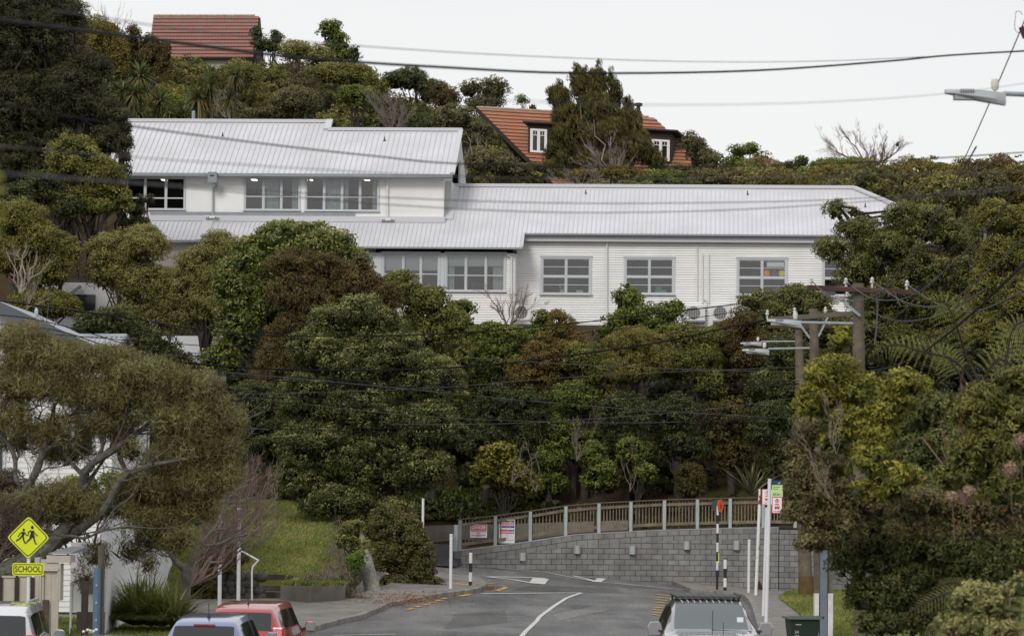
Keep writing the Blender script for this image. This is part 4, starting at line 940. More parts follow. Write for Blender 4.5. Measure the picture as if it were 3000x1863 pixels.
TL, TR_, BL, BR = P(450, 48, 240), P(758, 48, 240), P(434, 170, 235.2), P(765, 170, 235.2)
BR = BL + (TR_ - TL)
tile_slope("roof", TL, TR_, BL, BR, TR1, s, row=.5, origin=c)
mb = MB(); a, b = TL - c, TR_ - c; a2, b2 = BL - c, BR - c; bk_ = Vector((0, 7.6, 0))
mb.quad(a, b, b2 + bk_, a2 + bk_); mb.build("back_roof", TR1, s)
BRN = mat("dark brown timber", (.045, .033, .028), .85, noise=.3, nscale=3); SHING = mat("dark brown shingle", (.035, .027, .024), .9, noise=.5, nscale=5)
for p, q in ((a, a2), (b, b2)): MB().prism([p - Vector((0, 0, .1)), q - Vector((0, 0, .1)), q + Vector((0, 0, -4)), q + bk_ + Vector((0, 0, -4)), q + bk_ - Vector((0, 0, .1))], (.12, 0, 0)).build("gable_wall", BRN, s)
MB().hexa([a2 + Vector((.3, .5, -4)), b2 + Vector((-.3, .5, -4)), b2 + Vector((-.3, .7, -4)), a2 + Vector((.3, .7, -4)), a2 + Vector((.3, .5, -.1)), b2 + Vector((-.3, .5, -.1)), b2 + Vector((-.3, .7, -.1)), a2 + Vector((.3, .7, -.1))]).build("wall", mat("cream house wall", (.5, .48, .42), .8), s)
# orange house
TL, TR_, BL = P(1397, 316, 219), P(1915, 345, 216), P(1562, 480, 214.2); BR = BL + (TR_ - TL) + (BL - TL) * .0
ext = (BL - TL) * .42; BL2, BR2 = BL + ext * 0, BR + ext
c = Vector((TL.x + 5, 217, 0)); c.z = H(c.x, 217); s = empty("orange_roof_house", c, "dark brown house with orange tiled roof and two dormers behind the windswept tree", "house")
BLb = BL + ext; tile_slope("roof", TL, TR_, BLb, BR + ext, TR2, s, row=.46, origin=c)
rd = (TR_ - TL).normalized(); dn = (BL - TL); fh = Vector((dn.x, dn.y, 0)) - rd * Vector((dn.x, dn.y, 0)).dot(rd); fh.normalize()
slope_t = -(dn.z) / Vector((dn.x, dn.y, 0)).length
bl_ = BLb - c; br_ = BR + ext - c; tl_ = TL - c; tr_ = TR_ - c
back = -fh * 2 * (Vector((BLb.x, BLb.y, 0)) - Vector((TL.x, TL.y, 0))).dot(fh)
mb = MB(); mb.quad(tl_, tr_, br_ + back, bl_ + back); mb.build("back_roof", TR2, s)
dz = Vector((0, 0, -.12))
MB().prism([tl_ + dz + rd * .15, bl_ + dz + rd * .15, bl_ + dz * 30 + rd * .15, bl_ + back + dz * 30 + rd * .15, bl_ + back + dz + rd * .15], rd * .12).build("gable_wall", SHING, s)
MB().prism([tr_ + dz - rd * .3, br_ + dz - rd * .3, br_ + dz * 30 - rd * .3, br_ + back + dz * 30 - rd * .3, br_ + back + dz - rd * .3], rd * .12).build("gable_wall", SHING, s)
mb = MB(); mb.bar(tl_ + dz, bl_ + dz, .08, .26); mb.build("barge_board", BRN, s)
def dormer(uA, vA, vtop, wid, wins, D):
    """front-left-bottom corner at photo pixel uA,vA on the roof slope"""
    n = (TR_ - TL).cross(BL - TL).normalized(); A = rayplane(uA, vA, TL, n) - c
    h_ = (vA - vtop) * D / FPX; k = h_ / slope_t + .4
    B = A + rd * wid; up = Vector((0, 0, h_)); bk = -fh * k
    d = MB().hexa([A, B, B + bk, A + bk, A + up, B + up, B + bk + up, A + bk + up]).build("dormer", BRN, s)
    q = MB(); o1 = fh * .35
    e = Vector((0, 0, .1)); q.hexa([A + up + o1 - rd * .3, B + up + o1 + rd * .45, B + up + bk * 1.05 + rd * .45, A + up + bk * 1.05 - rd * .3, A + up + e + o1 - rd * .3, B + up + e + o1 + rd * .45, B + up + e * 2 + bk * 1.05 + rd * .45, A + up + e * 2 + bk * 1.05 - rd * .3]); q.build("dormer_roof", mat("black flat roof edge", (.03, .03, .03), .7), d)
    # weatherboard lines on front and cheek
    q = MB(); nb = int(h_ / .18)
    for i in range(nb):
        z = Vector((0, 0, h_ * (i + .5) / nb)); q.bar(A + z + fh * .01, B + z + fh * .01, .03, .02); q.bar(A + z - rd * .01, A + z + bk * (1 - (h_ - z.z) / h_ * 0) - rd * .01, .03, .02)
    q.build("weatherboards", SHING, d)
    for (x0, x1, z0, z1) in wins:
        cas = MB(); W0 = A + rd * x0 + Vector((0, 0, z0)) + fh * .03; wv = rd * (x1 - x0); hv = Vector((0, 0, z1 - z0)); t = .13
        def rect(a, b, e0, e1, off): return [W0 + wv * a + hv * e0 + fh * off, W0 + wv * b + hv * e0 + fh * off, W0 + wv * b + hv * e1 + fh * off, W0 + wv * a + hv * e1 + fh * off]
        ww, hh = wv.length, hv.length; tx, tz = t / ww, t / hh
        for r in ((0, tx, 0, 1), (1 - tx, 1, 0, 1), (tx, 1 - tx, 0, tz), (tx, 1 - tx, 1 - tz, 1), (.5 - tx * .4, .5 + tx * .4, tz, 1 - tz)): cas.prism(rect(r[0], r[1], r[2], r[3], .0), fh * .06)
        for a in (tx, .5 + tx * .4):
            b = a + .5 - tx * 1.4; cas.prism(rect(a, b, .72, .745, 0), fh * .04); cas.prism(rect((a + b) / 2 - .012, (a + b) / 2 + .012, .745, 1 - tz, 0), fh * .04)
            for r in ((a, a + tx * .35, tz, 1 - tz), (b - tx * .35, b, tz, 1 - tz)): cas.prism(rect(*r, 0), fh * .05)
        w_ = cas.build("window", mat("cream white window paint", (.72, .71, .68), .6), d)
        MB().quad(*rect(tx * .5, 1 - tx * .5, tz * .5, 1 - tz * .5, -.0)).build("pane", GLASSD, w_)
GLASSD = mat("dark window glass", (.02, .022, .025), .12, spec=.6)
dormer(1547, 452, 362, 3.2, [(.15, 1.25, .12, 1.62)], 215)
dormer(1896, 480, 384, 1.55, [(.28, 1.45, .22, 1.55)], 215)
p = rayplane(1871, 345, TL, rd.cross(Vector((0, 0, 1)))) - c; p = P(1871, 350, 216.5) - c
MB().box(p.x - .28, p.x + .28, p.y - .2, p.y + .3, p.z - 1.0, p.z + .3).build("chimney", mat("brick chimney", (.28, .08, .05), .9, noise=.4, nscale=6), s)
MB().lathe(p + Vector((-.02, 0, .3)), [(.13, 0), (.13, .55), (.26, .55), (.26, .72), (.05, .76)], 12).build("flue", mat("dark flue", (.035, .035, .04), .6), s)

# ------------------------------------------------------------------ houses on the left
HW = mat("white house weatherboard", (.68, .68, .66), .7, noise=.1, nscale=.8); HW2 = mat("white plaster house", (.62, .63, .64), .8, noise=.12, nscale=.6)
GR = mat("grey house roof", (.36, .38, .41), .5, noise=.2, nscale=1.5)
CORR = mat("corrugated roof", (.42, .43, .46), .5, noise=.15, nscale=1.5)
def board_face(mb, x0, x1, y, z0, z1, row=.18, lap=.02):
    n = int((z1 - z0) / row)
    for i in range(n):
        a = z0 + (z1 - z0) * i / n; b = z0 + (z1 - z0) * (i + 1) / n; mb.quad((x0, y - lap, a), (x1, y - lap, a), (x1, y, b), (x0, y, b)); mb.quad((x0, y, a), (x1, y, a), (x1, y - lap, a), (x0, y - lap, a))
# near white weatherboard house seen through the feathery tree
Dh = 97
c = P(120, 1400, Dh); c.z = .2; s = empty("weatherboard_house", c, "white weatherboard house glimpsed behind the feathery spreading tree", "house")
x0, x1 = P(-160, 1200, Dh).x - c.x, P(330, 1200, Dh).x - c.x; zt = P(200, 1060, Dh).z - c.z
mb = MB(); board_face(mb, x0, x1, 0, 0, zt, .15); mb.quad((x1, 0, 0), (x1, 10, 0), (x1, 10, zt), (x1, 0, zt)); mb.quad((x0, 10, 0), (x1, 10, 0), (x1, 10, zt), (x0, 10, zt)); mb.build("wall", HW, s)
e = [P(u, v, Dh - .5) - c for u, v in ((265, 1050), (-40, 868))]
mb = MB(); xe = x1 + .3
pk = e[1]; ee = Vector((xe, -.5, e[0].z)); mb.prism([ee, pk, pk + Vector((0, 10.5, 0)), ee + Vector((0, 10.5, 0))], (0, 0, -.1)); mb.prism([Vector((2 * pk.x - xe, -.5, ee.z)), pk, pk + Vector((0, 10.5, 0)), Vector((2 * pk.x - xe, 10, ee.z))], (0, 0, -.1)); mb.build("roof", GR, s)
MB().prism([ee - Vector((.4, -.5, 0.1)), pk + Vector((0, .5, -.12)), Vector((2 * pk.x - xe + .4, 0, ee.z - .1)), Vector((2 * pk.x - xe + .4, 0, zt)), Vector((xe - .4, 0, zt))], (0, .1, 0)).build("gable_wall", HW, s)
mb = MB(); mb.bar(ee + Vector((0, -.03, -.14)), pk + Vector((0, -.03, -.14)), .05, .3); mb.build("barge_board", mat("dark grey barge", (.09, .10, .11), .6), s)
for u, v0, v1, w_ in ((8, 1240, 1480, .75), (270, 1190, 1330, .55)):
    a = P(u, v0, Dh) - c; b = P(u + 40, v1, Dh) - c; fr = MB(); fr.box(a.x - w_, a.x + .1, -.06, .05, b.z, a.z).build("window", TRIM, s); MB().box(a.x - w_ + .08, a.x + .02, -.07, -.06, b.z + .08, a.z - .08).build("pane", GLASSD, [o for o in s.children][-1])
p = P(62, 945, Dh + 3); dsh = MB(); ca = Vector((p.x, p.y, p.z)); ax = Vector((.75, -.6, .35)).normalized(); t1 = ax.cross(Vector((0, 0, 1))).normalized(); t2 = t1.cross(ax).normalized()
dsh.prism([(ca + t1 * .33 * math.cos(q) + t2 * .40 * math.sin(q)) for q in np.linspace(0, 6.283, 24, endpoint=False)], ax * -.03); dsh.tube([ca - Vector((0, 0, 0)), ca - Vector((.1, -.1, 1.2))], .03, 6); dsh.tube([ca - t2 * .38, ca + ax * .4], .012, 5)
tag(shift(dsh, ca).build("satellite_dish", mat("dish grey", (.5, .54, .5), .6), None, loc=ca), "oval satellite dish standing behind the grey house roof", "satellite dish")
p = P(106, 945, Dh + 2); fl = MB(); fl.lathe(p - Vector((0, 0, .2)), [(.055, -1), (.055, .55), (.03, .62), (.005, .63)], 12); tag(shift(fl, p).build("vent_pipe", mat("pale blue grey pipe", (.36, .44, .52), .5), None, loc=p), "pale blue grey vent pipe with a rounded top beside the satellite dish", "vent pipe")
# corrugated shed
Dg = 108; c = P(290, 1020, Dg); c.z = .3; s = empty("garden_shed", c, "small shed with a pale corrugated roof and a gable end", "shed")
TLs, TRs, BLs, BRs = P(185, 988, Dg + 1.4) - c, P(372, 988, Dg + 1.4) - c, P(178, 1018, Dg) - c, P(350, 1018, Dg) - c
mb = MB(); n = 26
for i in range(n):
    t0, t1 = i / n, (i + 1) / n; w0 = .05 if i % 2 else 0; w1 = 0 if i % 2 else .05; z0, z1 = Vector((0, 0, w0)), Vector((0, 0, w1))
    mb.quad(BLs.lerp(BRs, t0) + z0, BLs.lerp(BRs, t1) + z1, TLs.lerp(TRs, t1) + z1, TLs.lerp(TRs, t0) + z0)
mb.build("roof", CORR, s)
MB().bar(TLs + Vector((0, 0, .06)), TRs + Vector((0, 0, .06)), .25, .1).build("ridge_cap", GR, s)
bkv = Vector((.25, 2.6, 0)); BRb = Vector((P(392, 1024, Dg + 2.6).x - c.x, P(392, 1024, Dg + 2.6).y - c.y, BRs.z)); 
mb = MB(); mb.quad(TLs, TRs, BRb, BLs + Vector((1, 2.7, 0))); mb.build("back_roof", CORR, s)
mb = MB(); mb.prism([BRs + Vector((-.1, .1, -.02)), TRs + Vector((-.1, 0, -.04)), BRb + Vector((-.1, 0, -.02)), BRb + Vector((-.1, 0, -1.2)), BRs + Vector((-.1, .1, -1.2))], (-.06, 0, 0)); mb.build("gable_wall", mat("khaki gable", (.30, .27, .17), .8), s)
mb = MB(); mb.bar(BRs, TRs, .1, .14); mb.bar(TRs, BRb, .1, .14); mb.build("barge_board", MATS["dark grey barge"], s)
mb = MB(); mb.hexa([BLs + Vector((0, .12, -3)), BRs + Vector((-.2, .12, -3)), BRs + Vector((-.2, 2, -3)), BLs + Vector((0, 2, -3)), BLs + Vector((0, .12, -.1)), BRs + Vector((-.2, .12, -.1)), BRs + Vector((-.2, 2, -.1)), BLs + Vector((0, 2, -.1))]); mb.build("wall", HW, s)
MB().bar(BLs + Vector((0, -.06, -.04)), BRs + Vector((0, -.06, -.04)), .1, .1).build("gutter", TRIM, s)
# plaster building further up behind the trees
Dp = 143; c = P(230, 950, Dp); c.z = H(c.x, Dp); s = empty("plaster_building", c, "pale plaster building with a diagonal roof line showing between the trees", "building")
a, b = P(95, 980, Dp) - c, P(420, 830, Dp) - c
MB().box(a.x, b.x, 0, 6, -2, b.z).build("wall", HW2, s)
q0, q1 = P(198, 868, Dp - .2) - c, P(238, 838, Dp - .2) - c; MB().bar(q0, q1, .06, .14).build("flashing", GUT, s)
q0, q1 = P(108, 925, Dp - .2) - c, P(160, 890, Dp - .2) - c; MB().bar(q0, q1, .06, .14).build("flashing", GUT, s)
q = P(155, 960, Dp - .1) - c; MB().tube([q + Vector((0, -.05, -1)), q + Vector((0, -.05, 1))], .04, 6).build("downpipe", mat("dark downpipe", (.10, .05, .05), .6), s)
w_ = P(190, 815, Dp - .1) - c; MB().box(b.x - 3.2, b.x - 2.0, -.05, 0, b.z - 1.4, b.z - .5).build("window", GLASSD, s)
Dp = 139; c = P(560, 1070, Dp); c.z = H(c.x, Dp); s = empty("white_porch_building", c, "white walled building with a barred balustrade showing between dark tree trunks", "building")
a, b = P(470, 1115, Dp) - c, P(640, 985, Dp) - c; MB().box(a.x, b.x, 0, 4, -1, b.z).build("wall", HW2, s)
mb = MB()
for i in range(12): x = a.x + .3 + i * .16; mb.box(x, x + .03, -.25, -.22, a.z + .3, a.z + 1.1)
mb.box(a.x, b.x, -.26, -.21, a.z + 1.1, a.z + 1.15); mb.build("balustrade", mat("grey steel bars", (.2, .21, .22), .6), s)

# ------------------------------------------------------------------ left front: fence, portal, garage walls
CREAM = mat("cream painted fence", (.46, .42, .36), .8, noise=.15, nscale=1.5); DWOOD = mat("dark wood post", (.05, .038, .032), .9, noise=.4, nscale=4)
Df = 76
c = P(60, 1863, Df); c.z = 0; s = empty("panel_fence", c, "cream panel fence with dark timber posts behind the school sign", "fence")
for i, (u0, u1) in enumerate(((-60, -2), (6, 46), (54, 92), (100, 129))):
    a, b = P(u0, 1694 - i * 3, Df) - c, P(u1, 1694 - i * 3, Df) - c; o = MB().box(a.x, b.x, 0, .04, 0, a.z).build("panel", CREAM, s); MB().box(a.x, b.x, -.03, .06, a.z, a.z + .04).build("capping", CREAM, o)
for u in (2, 50, 96):
    a, b = P(u, 1690, Df) - c, P(u + 0, 1690, Df) - c; MB().box(a.x - .045, a.x + .045, -.06, 0, -.1, a.z).build("post", DWOOD, s)
a = P(133, 1756, Df) - c; MB().box(a.x - .06, a.x + .07, -.05, .3, -.2, a.z).build("brick_pier", mat("brown pier", (.10, .075, .06), .9, noise=.4, nscale=5), s)
c = P(172, 1863, Df); c.z = 0; s = empty("gate_portal", c, "cream timber gate portal with closed double doors and a flat grey top", "gateway")
def PP(u, v): return P(u, v, Df) - c
a, b = PP(130, 1646), PP(206, 1627); MB().box(PP(136, 1640).x, b.x, .0, .9, b.z - .16, b.z).build("lintel", CREAM, s)
MB().box(PP(130, 1).x, PP(144, 1).x, -.02, .5, PP(1, 1757).z, PP(1, 1632).z).build("pillar", CREAM, s); MB().box(PP(200, 1).x, PP(206, 1).x, -.02, .5, PP(1, 1757).z, PP(1, 1627).z - .17).build("pillar", CREAM, s)
MB().box(PP(145, 1).x, PP(199, 1).x, .03, .08, PP(1, 1662).z, PP(1, 1636).z).build("lintel", CREAM, s)
mb = MB(); mb.box(PP(150, 1).x, PP(178, 1).x, .05, .1, 0, PP(1, 1670).z); mb.box(PP(179.2, 1).x, PP(197, 1).x, .05, .1, 0, PP(1, 1670).z); mb.build("door", CREAM, s)
mb = MB(); mb.box(PP(145, 1).x, PP(150, 1).x, -.03, .1, 0, PP(1, 1662).z); mb.box(PP(197, 1).x, PP(200, 1).x, -.03, .1, 0, PP(1, 1662).z); mb.box(PP(144, 1).x, PP(201, 1).x, -.05, .1, PP(1, 1668).z, PP(1, 1662).z); mb.build("door_frame", CREAM, s)
a = PP(134, 1624); mb = MB(); mb.hexa([PP(142, 1622), PP(207, 1622), PP(207, 1622) + Vector((0, 3, 0)), PP(158, 1622) + Vector((0, 3, 0)), PP(142, 1620), PP(207, 1620), PP(207, 1607) + Vector((0, 3, 0)), PP(158, 1607) + Vector((0, 3, 0))]); mb.build("roof", GUT, s)
# white garage
Dw = 84; c = P(300, 1800, Dw); c.z = 0; s = empty("white_garage", c, "white garage with brown base and a long side wall running back beside the flax", "building")
def PQ(u, v, d=0): return P(u, v, Dw + d) - c
A0, A1 = PQ(208, 1590), PQ(314, 1590); zt = A1.z
far = P(505, 1560, 108) - c
mb = MB(); zbase = PQ(300, 1792).z
mb.box(A0.x, A1.x, 0, .2, zbase, zt); mb.hexa([Vector((A1.x, 0, 0)), Vector((far.x, far.y, 0)), Vector((far.x - .2, far.y, 0)), Vector((A1.x - .2, .2, 0)), Vector((A1.x, 0, zt + .5)), Vector((far.x, far.y, zt - .6)), Vector((far.x - .2, far.y, zt - .6)), Vector((A1.x - .2, .2, zt + .5))]); mb.build("wall", mat("bright white wall", (.70, .71, .72), .7, noise=.06, nscale=.8), s)
MB().box(PQ(254, 1).x, A1.x - .01, .03, .2, 0, zbase).build("base_wall", mat("brown roughcast", (.12, .10, .085), .95, noise=.5, nscale=8), s)
mb = MB(); mb.box(A0.x, PQ(240, 1).x, -.05, .0, 0, PQ(1, 1704).z); mb.build("gate", mat("off white gate", (.60, .61, .62), .7), s)
mb = MB(); mb.box(A0.x, PQ(242, 1).x, -.08, -.05, PQ(1, 1710).z, PQ(1, 1702).z); mb.box(A0.x, PQ(245, 1).x, -.04, .0, PQ(1, 1672).z, PQ(1, 1660).z); mb.build("gate_rail", TRIM, s)
MB().box(PQ(264, 1).x, PQ(302, 1).x, -.04, 0, PQ(1, 1736).z, PQ(1, 1687).z).build("meter_box", mat("meter box grey", (.16, .17, .18), .6), s)
q = .45; xa = Vector((A1.x, 0, 0)); dirn = (Vector((far.x, far.y, 0)) - xa)
for k in (.62,):
    p = xa + dirn * k; MB().box(p.x + .01, p.x + .05, p.y - .05, p.y + .05, 0, zt - .2).build("downpipe" if k == .62 else "cover_batten", TRIM, s)
# post, blue grey pole
c = P(247, 1850, 74); c.z = 0; t = P(247, 1702, 74); tag(MB().box(-.07, .07, -.07, .07, 0, t.z).build("dark_post", DWOOD, None, bevel=.01, loc=c), "short dark timber post standing in front of the white gate", "post")
c = P(282, 1870, 71.5); c.z = 0; s = empty("service_pole", c, "blue grey steel service pole strapped to a brown timber pole", "pole")
t0, t1 = P(281, 1662, 71.5) - c, P(292, 1612, 71.5) - c
MB().lathe((0, 0, 0), [(.085, 0), (.08, t0.z)], 14).build("steel_pole", mat("blue grey steel", (.10, .16, .24), .5, noise=.2, nscale=3), s, smooth=True)
MB().tube([(.09, .12, 0), (.06, .12, t1.z + .1)], .07, 10).build("timber_pole", mat("old timber pole", (.13, .11, .09), .9, noise=.4, nscale=4, bump=.4), s, smooth=True)
mb = MB()
for k in range(5): mb.box(-.02, .02, -.1, -.08, .3 + k * .36, .34 + k * .36)
mb.build("bolts", LGREY, s)
# retaining walls, steps, stone wall on the left lawn
OC = mat("old garden concrete", (.155, .145, .13), .95, col2=(.085, .075, .06), nscale=1.1, nlo=.4, nhi=.7, bump=.4)
a, b = P(826, 1740, 104.3), P(1008, 1740, 103.8); zt = .80; c = Vector(((a.x + b.x) / 2, 104, 0)); w1 = MB()
w1.hexa([(a.x, 103.6, 0), (b.x - 1.0, 102.8, 0), (b.x - 1.0, 103.0, 0), (a.x, 103.8, 0), (a.x, 103.6, zt), (b.x - 1.0, 102.8, zt), (b.x - 1.0, 103.0, zt), (a.x, 103.8, zt)])
w1.hexa([(b.x - 1.0, 102.8, 0), (b.x, 104.0, 0), (b.x, 104.2, 0), (b.x - 1.0, 103.0, 0), (b.x - 1.0, 102.8, zt), (b.x, 104.0, zt), (b.x, 104.2, zt), (b.x - 1.0, 103.0, zt)])
w1.box(a.x, b.x, 104.2, 106.2, .2, zt - .03); w1.box(a.x, b.x - 1.0, 103.75, 104.2, .2, zt - .03)
tag(shift(w1, c).build("garden_wall", OC, None, loc=c), "low stained concrete garden wall at the foot of the lawn", "wall")
tuft = (a.x, b.x, 104.0, 106.0, zt)
grass_field("tuft_grass", lambda x, y: True, (a.x, b.x), (104.3, 106.1), 4000, lambda x, y: zt, h=.12, label="grass patch on top of the garden wall", seed=9, w=.03)
a, b = P(742, 1758, 105.2), P(830, 1700, 105.2)
stp = empty("concrete_steps", Vector((a.x, 105, 0)), "mossy concrete steps rising between the stone wall and the garden wall", "steps")
for i, (v, y) in enumerate(((1755, 104.3), (1735, 105.0), (1716, 105.8))):
    zt_ = P(780, v - 2, y).z; MB().box(-.1, b.x - a.x + (.15 if i == 0 else 0), y - 105 - .05, y - 105 + .9, 0, zt_).build("step", mat("mossy step", (.12, .105, .075), .95, noise=.5, nscale=3), stp)
MB().hexa([(b.x - a.x, -.8, 0), (b.x - a.x + .18, -.8, 0), (b.x - a.x + .5, 1.6, 0), (b.x - a.x + .3, 1.6, 0), (b.x - a.x, -.8, .55), (b.x - a.x + .18, -.8, .55), (b.x - a.x + .5, 1.6, 1.06), (b.x - a.x + .3, 1.6, 1.06)]).build("side_wall", OC, stp)
MB().box(-.3, b.x - a.x + .3, 1.55, 1.75, 0, P(780, 1682, 106.7).z).build("back_wall", mat("dark garden wall", (.07, .06, .05), .95, noise=.5, nscale=3), stp)
# rubble stone wall
a, b = P(640, 1750, 104.2), P(748, 1750, 104.2); rnd = random.Random(3); c = Vector((a.x, 104.2, 0)); mb = MB(); zt_ = P(690, 1678, 104.2).z
STONE = mat("grey volcanic stone", (.085, .08, .072), .95, noise=.5, nscale=4, bump=.5)
r_ = 0; z = .1
while z < zt_ - .1:
    x = -rnd.random() * .2
    while x < b.x - a.x:
        w_ = rnd.uniform(.22, .42); hh = zt_ if x < .9 else zt_ - (x - .9) * .9
        if z < hh: mb.ball((x + w_ / 2, rnd.uniform(.02, .08), z + .1), w_ * .62, .16, .17, 9, 6)
        x += w_
    z += .21
mb.box(0, b.x - a.x - .15, .08, .5, 0, zt_ * .8)
tag(mb.build("stone_wall", STONE, None, loc=c), "rubble stone wall left of the concrete steps", "wall")
# leaning lichen stump
a, b = P(1097, 1742, 108.2), P(1056, 1560, 108.5); c = a.copy(); mb = MB(); d = b - a
mb.tube([Vector((0, 0, -.1)), d * .3 + Vector((-.03, 0, 0)), d * .62, d * .86, d], [.27, .235, .19, .14, .06], 12)
tag(mb.build("tree_stump", mat("lichen covered bark", (.17, .16, .13), .95, col2=(.30, .31, .27), nscale=14, bump=.7), None, smooth=True, loc=c), "leaning tree stump crusted with pale lichen at the footpath edge", "tree stump")
# ------------------------------------------------------------------ utility poles and street lamps
PW = mat("grey timber pole", (.165, .135, .10), .9, col2=(.085, .07, .052), nscale=2.5, bump=.4)
XW = mat("rusty brown crossarm", (.09, .05, .038), .9, noise=.5, nscale=3); XG = mat("grey green crossarm", (.13, .12, .095), .9, noise=.3, nscale=3)
LAMP = mat("pale grey lamp housing", (.36, .38, .39), .45); CELL = mat("cream photocell", (.58, .56, .48), .6); LGL = mat("lamp glass", (.3, .32, .33), .2)
INS = mat("white porcelain insulator", (.5, .5, .48), .4); PWB = mat("white painted pole base", (.62, .62, .60), .6, noise=.25, nscale=3)
WIRE = mat("black cable", (.010, .010, .011), .7, spec=.1); WIREG = mat("grey cable", (.09, .09, .092), .7, spec=.15)
def street_lamp(uL, vL, uE, vE, y, label, tip=None):
    """lamp head from tip uL to neck uE; arm goes on to the pole"""
    a, b = P(uL, vL, y), P(uE, vE, y); c = b.copy(); s = empty("street_lamp", c, label, "street lamp", "street lamps on the utility poles"); d = a - b; w_ = d.length
    n = 9; mb = MB(); ring = []
    for i in range(n + 1):
        t = i / n; x = d.x * t; z0 = d.z * t; hw = .12 * (.6 + .4 * math.sin(math.pi * t)) * (1 if t < .95 else .6)
        up = .035 + .012 * math.sin(math.pi * t); dn = -.10 * max(0, 1 - t * 1.1) ** .8 - .015; ring.append([(x, -hw, z0 + dn * .5), (x, -hw * .7, z0 + up), (x, hw * .7, z0 + up), (x, hw, z0 + dn * .5), (x, hw * .7, z0 + dn), (x, -hw * .7, z0 + dn)])
    for r in ring: mb.v += r
    for i in range(n):
        for k in range(6): mb.f.append((i * 6 + k, i * 6 + (k + 1) % 6, (i + 1) * 6 + (k + 1) % 6, (i + 1) * 6 + k)); mb.m.append(0)
    mb.f.append(tuple(range(6))[::-1]); mb.m.append(0); mb.f.append(tuple(n * 6 + k for k in range(6))); mb.m.append(0)
    mb.build("lamp_head", LAMP, s, smooth=True)
    mb = MB(); 
    for k in range(6): x = d.x * (.55 + k * .04); mb.box(x - .006, x + .006, -.125, -.12, d.z * .6 + .0, d.z * .6 + .05)
    mb.build("cooling_fins", BLACK, s)
    MB().box(d.x * .85, d.x * .45, -.07, .07, d.z * .65 - .075, d.z * .65 - .02).build("lamp_glass", LGL, s)
    MB().lathe((d.x * .17, 0, .07), [(.035, 0), (.045, .03), (.05, .09), (.042, .13), (.01, .14)], 12).build("photocell", CELL, s, smooth=True); return s, c
def pole(label, base, top, r0, r1, arms, name="utility_pole"):
    s = empty(name, base, label, "utility pole"); t = top - base
    MB().tube([(0, 0, 0), t * .5, t], [r0, (r0 + r1) / 2, r1], 14).build("shaft", PW, s, smooth=True)
    return s
D1 = 69
b1 = P(2524, 1412 + 4 / D1 * FPX + 10, D1 + .2); b1.z = .1; t1 = P(2514, 830, D1)
p1 = pole("nearest utility pole with a rusty crossarm carrying four sagging wires", b1, t1, .16, .115, 0)
def xarm(s, u0, v0, u1, v1, y, w_, h_, m, name="crossarm"): 
    a, b = P(u0, v0, y) - s.location, P(u1, v1, y) - s.location; return MB().bar(a, b, w_, h_).build(name, m, s, bevel=.01)
def insul(s, pts, y, r=.04):
    for u, v in pts:
        p = P(u, v, y) - s.location; MB().lathe(p, [(.02, -.16), (.02, -.05), (r * 1.2, -.04), (r, 0), (r * .6, .01), (r, .03), (r * .5, .07), (.005, .08)], 8).build("insulator", INS, s, smooth=True)
xarm(p1, 2364, 842, 2676, 857, D1 - .15, .1, .1, XW); insul(p1, ((2377, 822), (2478, 825), (2555, 823), (2657, 832)), D1 - .15)
mb = MB(); q = lambda u, v: P(u, v, D1 - .2) - b1; mb.bar(q(2449, 866), q(2520, 925), .03, .05); mb.build("brace", GALV, p1)
a, b = q(2420, 848), q(2450, 862); MB().box(a.x, b.x, -.2, .05, b.z, a.z + .03).build("switch_box", GUT, p1)
mb = MB(); mb.tube([q(2478, 862), q(2465, 880), q(2455, 890), q(2443, 880)], .012, 5); mb.build("jumper_wire", mat("tan wire", (.30, .22, .12), .6), p1)
mb = MB(); mb.tube([q(2560, 850), q(2600, 848), q(2605, 870)], .012, 5); mb.tube([q(2620, 855), q(2630, 880), q(2640, 900)], .012, 5); mb.tube([q(2568, 862), q(2571, 900), q(2568, 960), q(2562, 1010)], .018, 5); mb.build("jumper_wire", WIREG, p1)
street_lamp(2247, 940, 2347, 945, D1, "large street lamp on the arm of the nearest pole, its neck beside the grey crossarm")
MB().tube([P(2345, 945, D1) - b1, P(2505, 948, D1) - b1], .03, 8).build("lamp_arm", GALV, p1, smooth=True)
D2 = 86
b2 = P(2402, 1880, D2); b2.z = .1; t2 = P(2383, 905, D2)
p2 = pole("middle utility pole with a grey crossarm and white painted timber base", b2, t2, .125, .115, 0)
xarm(p2, 2262, 936, 2500, 918, D2 - .15, .1, .12, XG); insul(p2, ((2248, 917), (2328, 910), (2418, 908)), D2 - .15)
q = lambda u, v: P(u, v, D2 - .25) - b2
MB().bar(q(2425, 930), q(2398, 985), .04, .05).build("brace", GALV, p2); MB().bar(q(2340, 945), q(2372, 990), .04, .05).build("brace", GALV, p2)
for u0, u1, v0 in ((2386, 2400, 1738), (2425, 2441, 1738)):
    a, b = q(u0, 1870), q(u1, v0); top_ = q(u1, 1640)
    MB().box(a.x, b.x, -.26, .1, -.1, b.z).build("painted_base", PWB, p2, bevel=.01); MB().box(a.x + .005, b.x - .005, -.11, .09, b.z, top_.z + .5).build("support_timber", PW, p2)
a, b = q(2402, 1870), q(2424, 1640); MB().box(a.x, b.x, -.26, -.16, -.1, b.z + .5).build("steel_channel", mat("blue grey channel", (.14, .17, .21), .5, noise=.2, nscale=3), p2)
street_lamp(2174, 1027, 2253, 1027, D2 + 2, "lower white street lamp on the middle pole, seen below a smaller one")
MB().tube([P(2250, 1022, D2) - b2, P(2372, 1020, D2) - b2], .028, 8).build("lamp_arm", GALV, p2, smooth=True)
D3 = 119
b3 = P(2361, 1752, D3); b3.z = .1; t3 = P(2339, 955, D3)
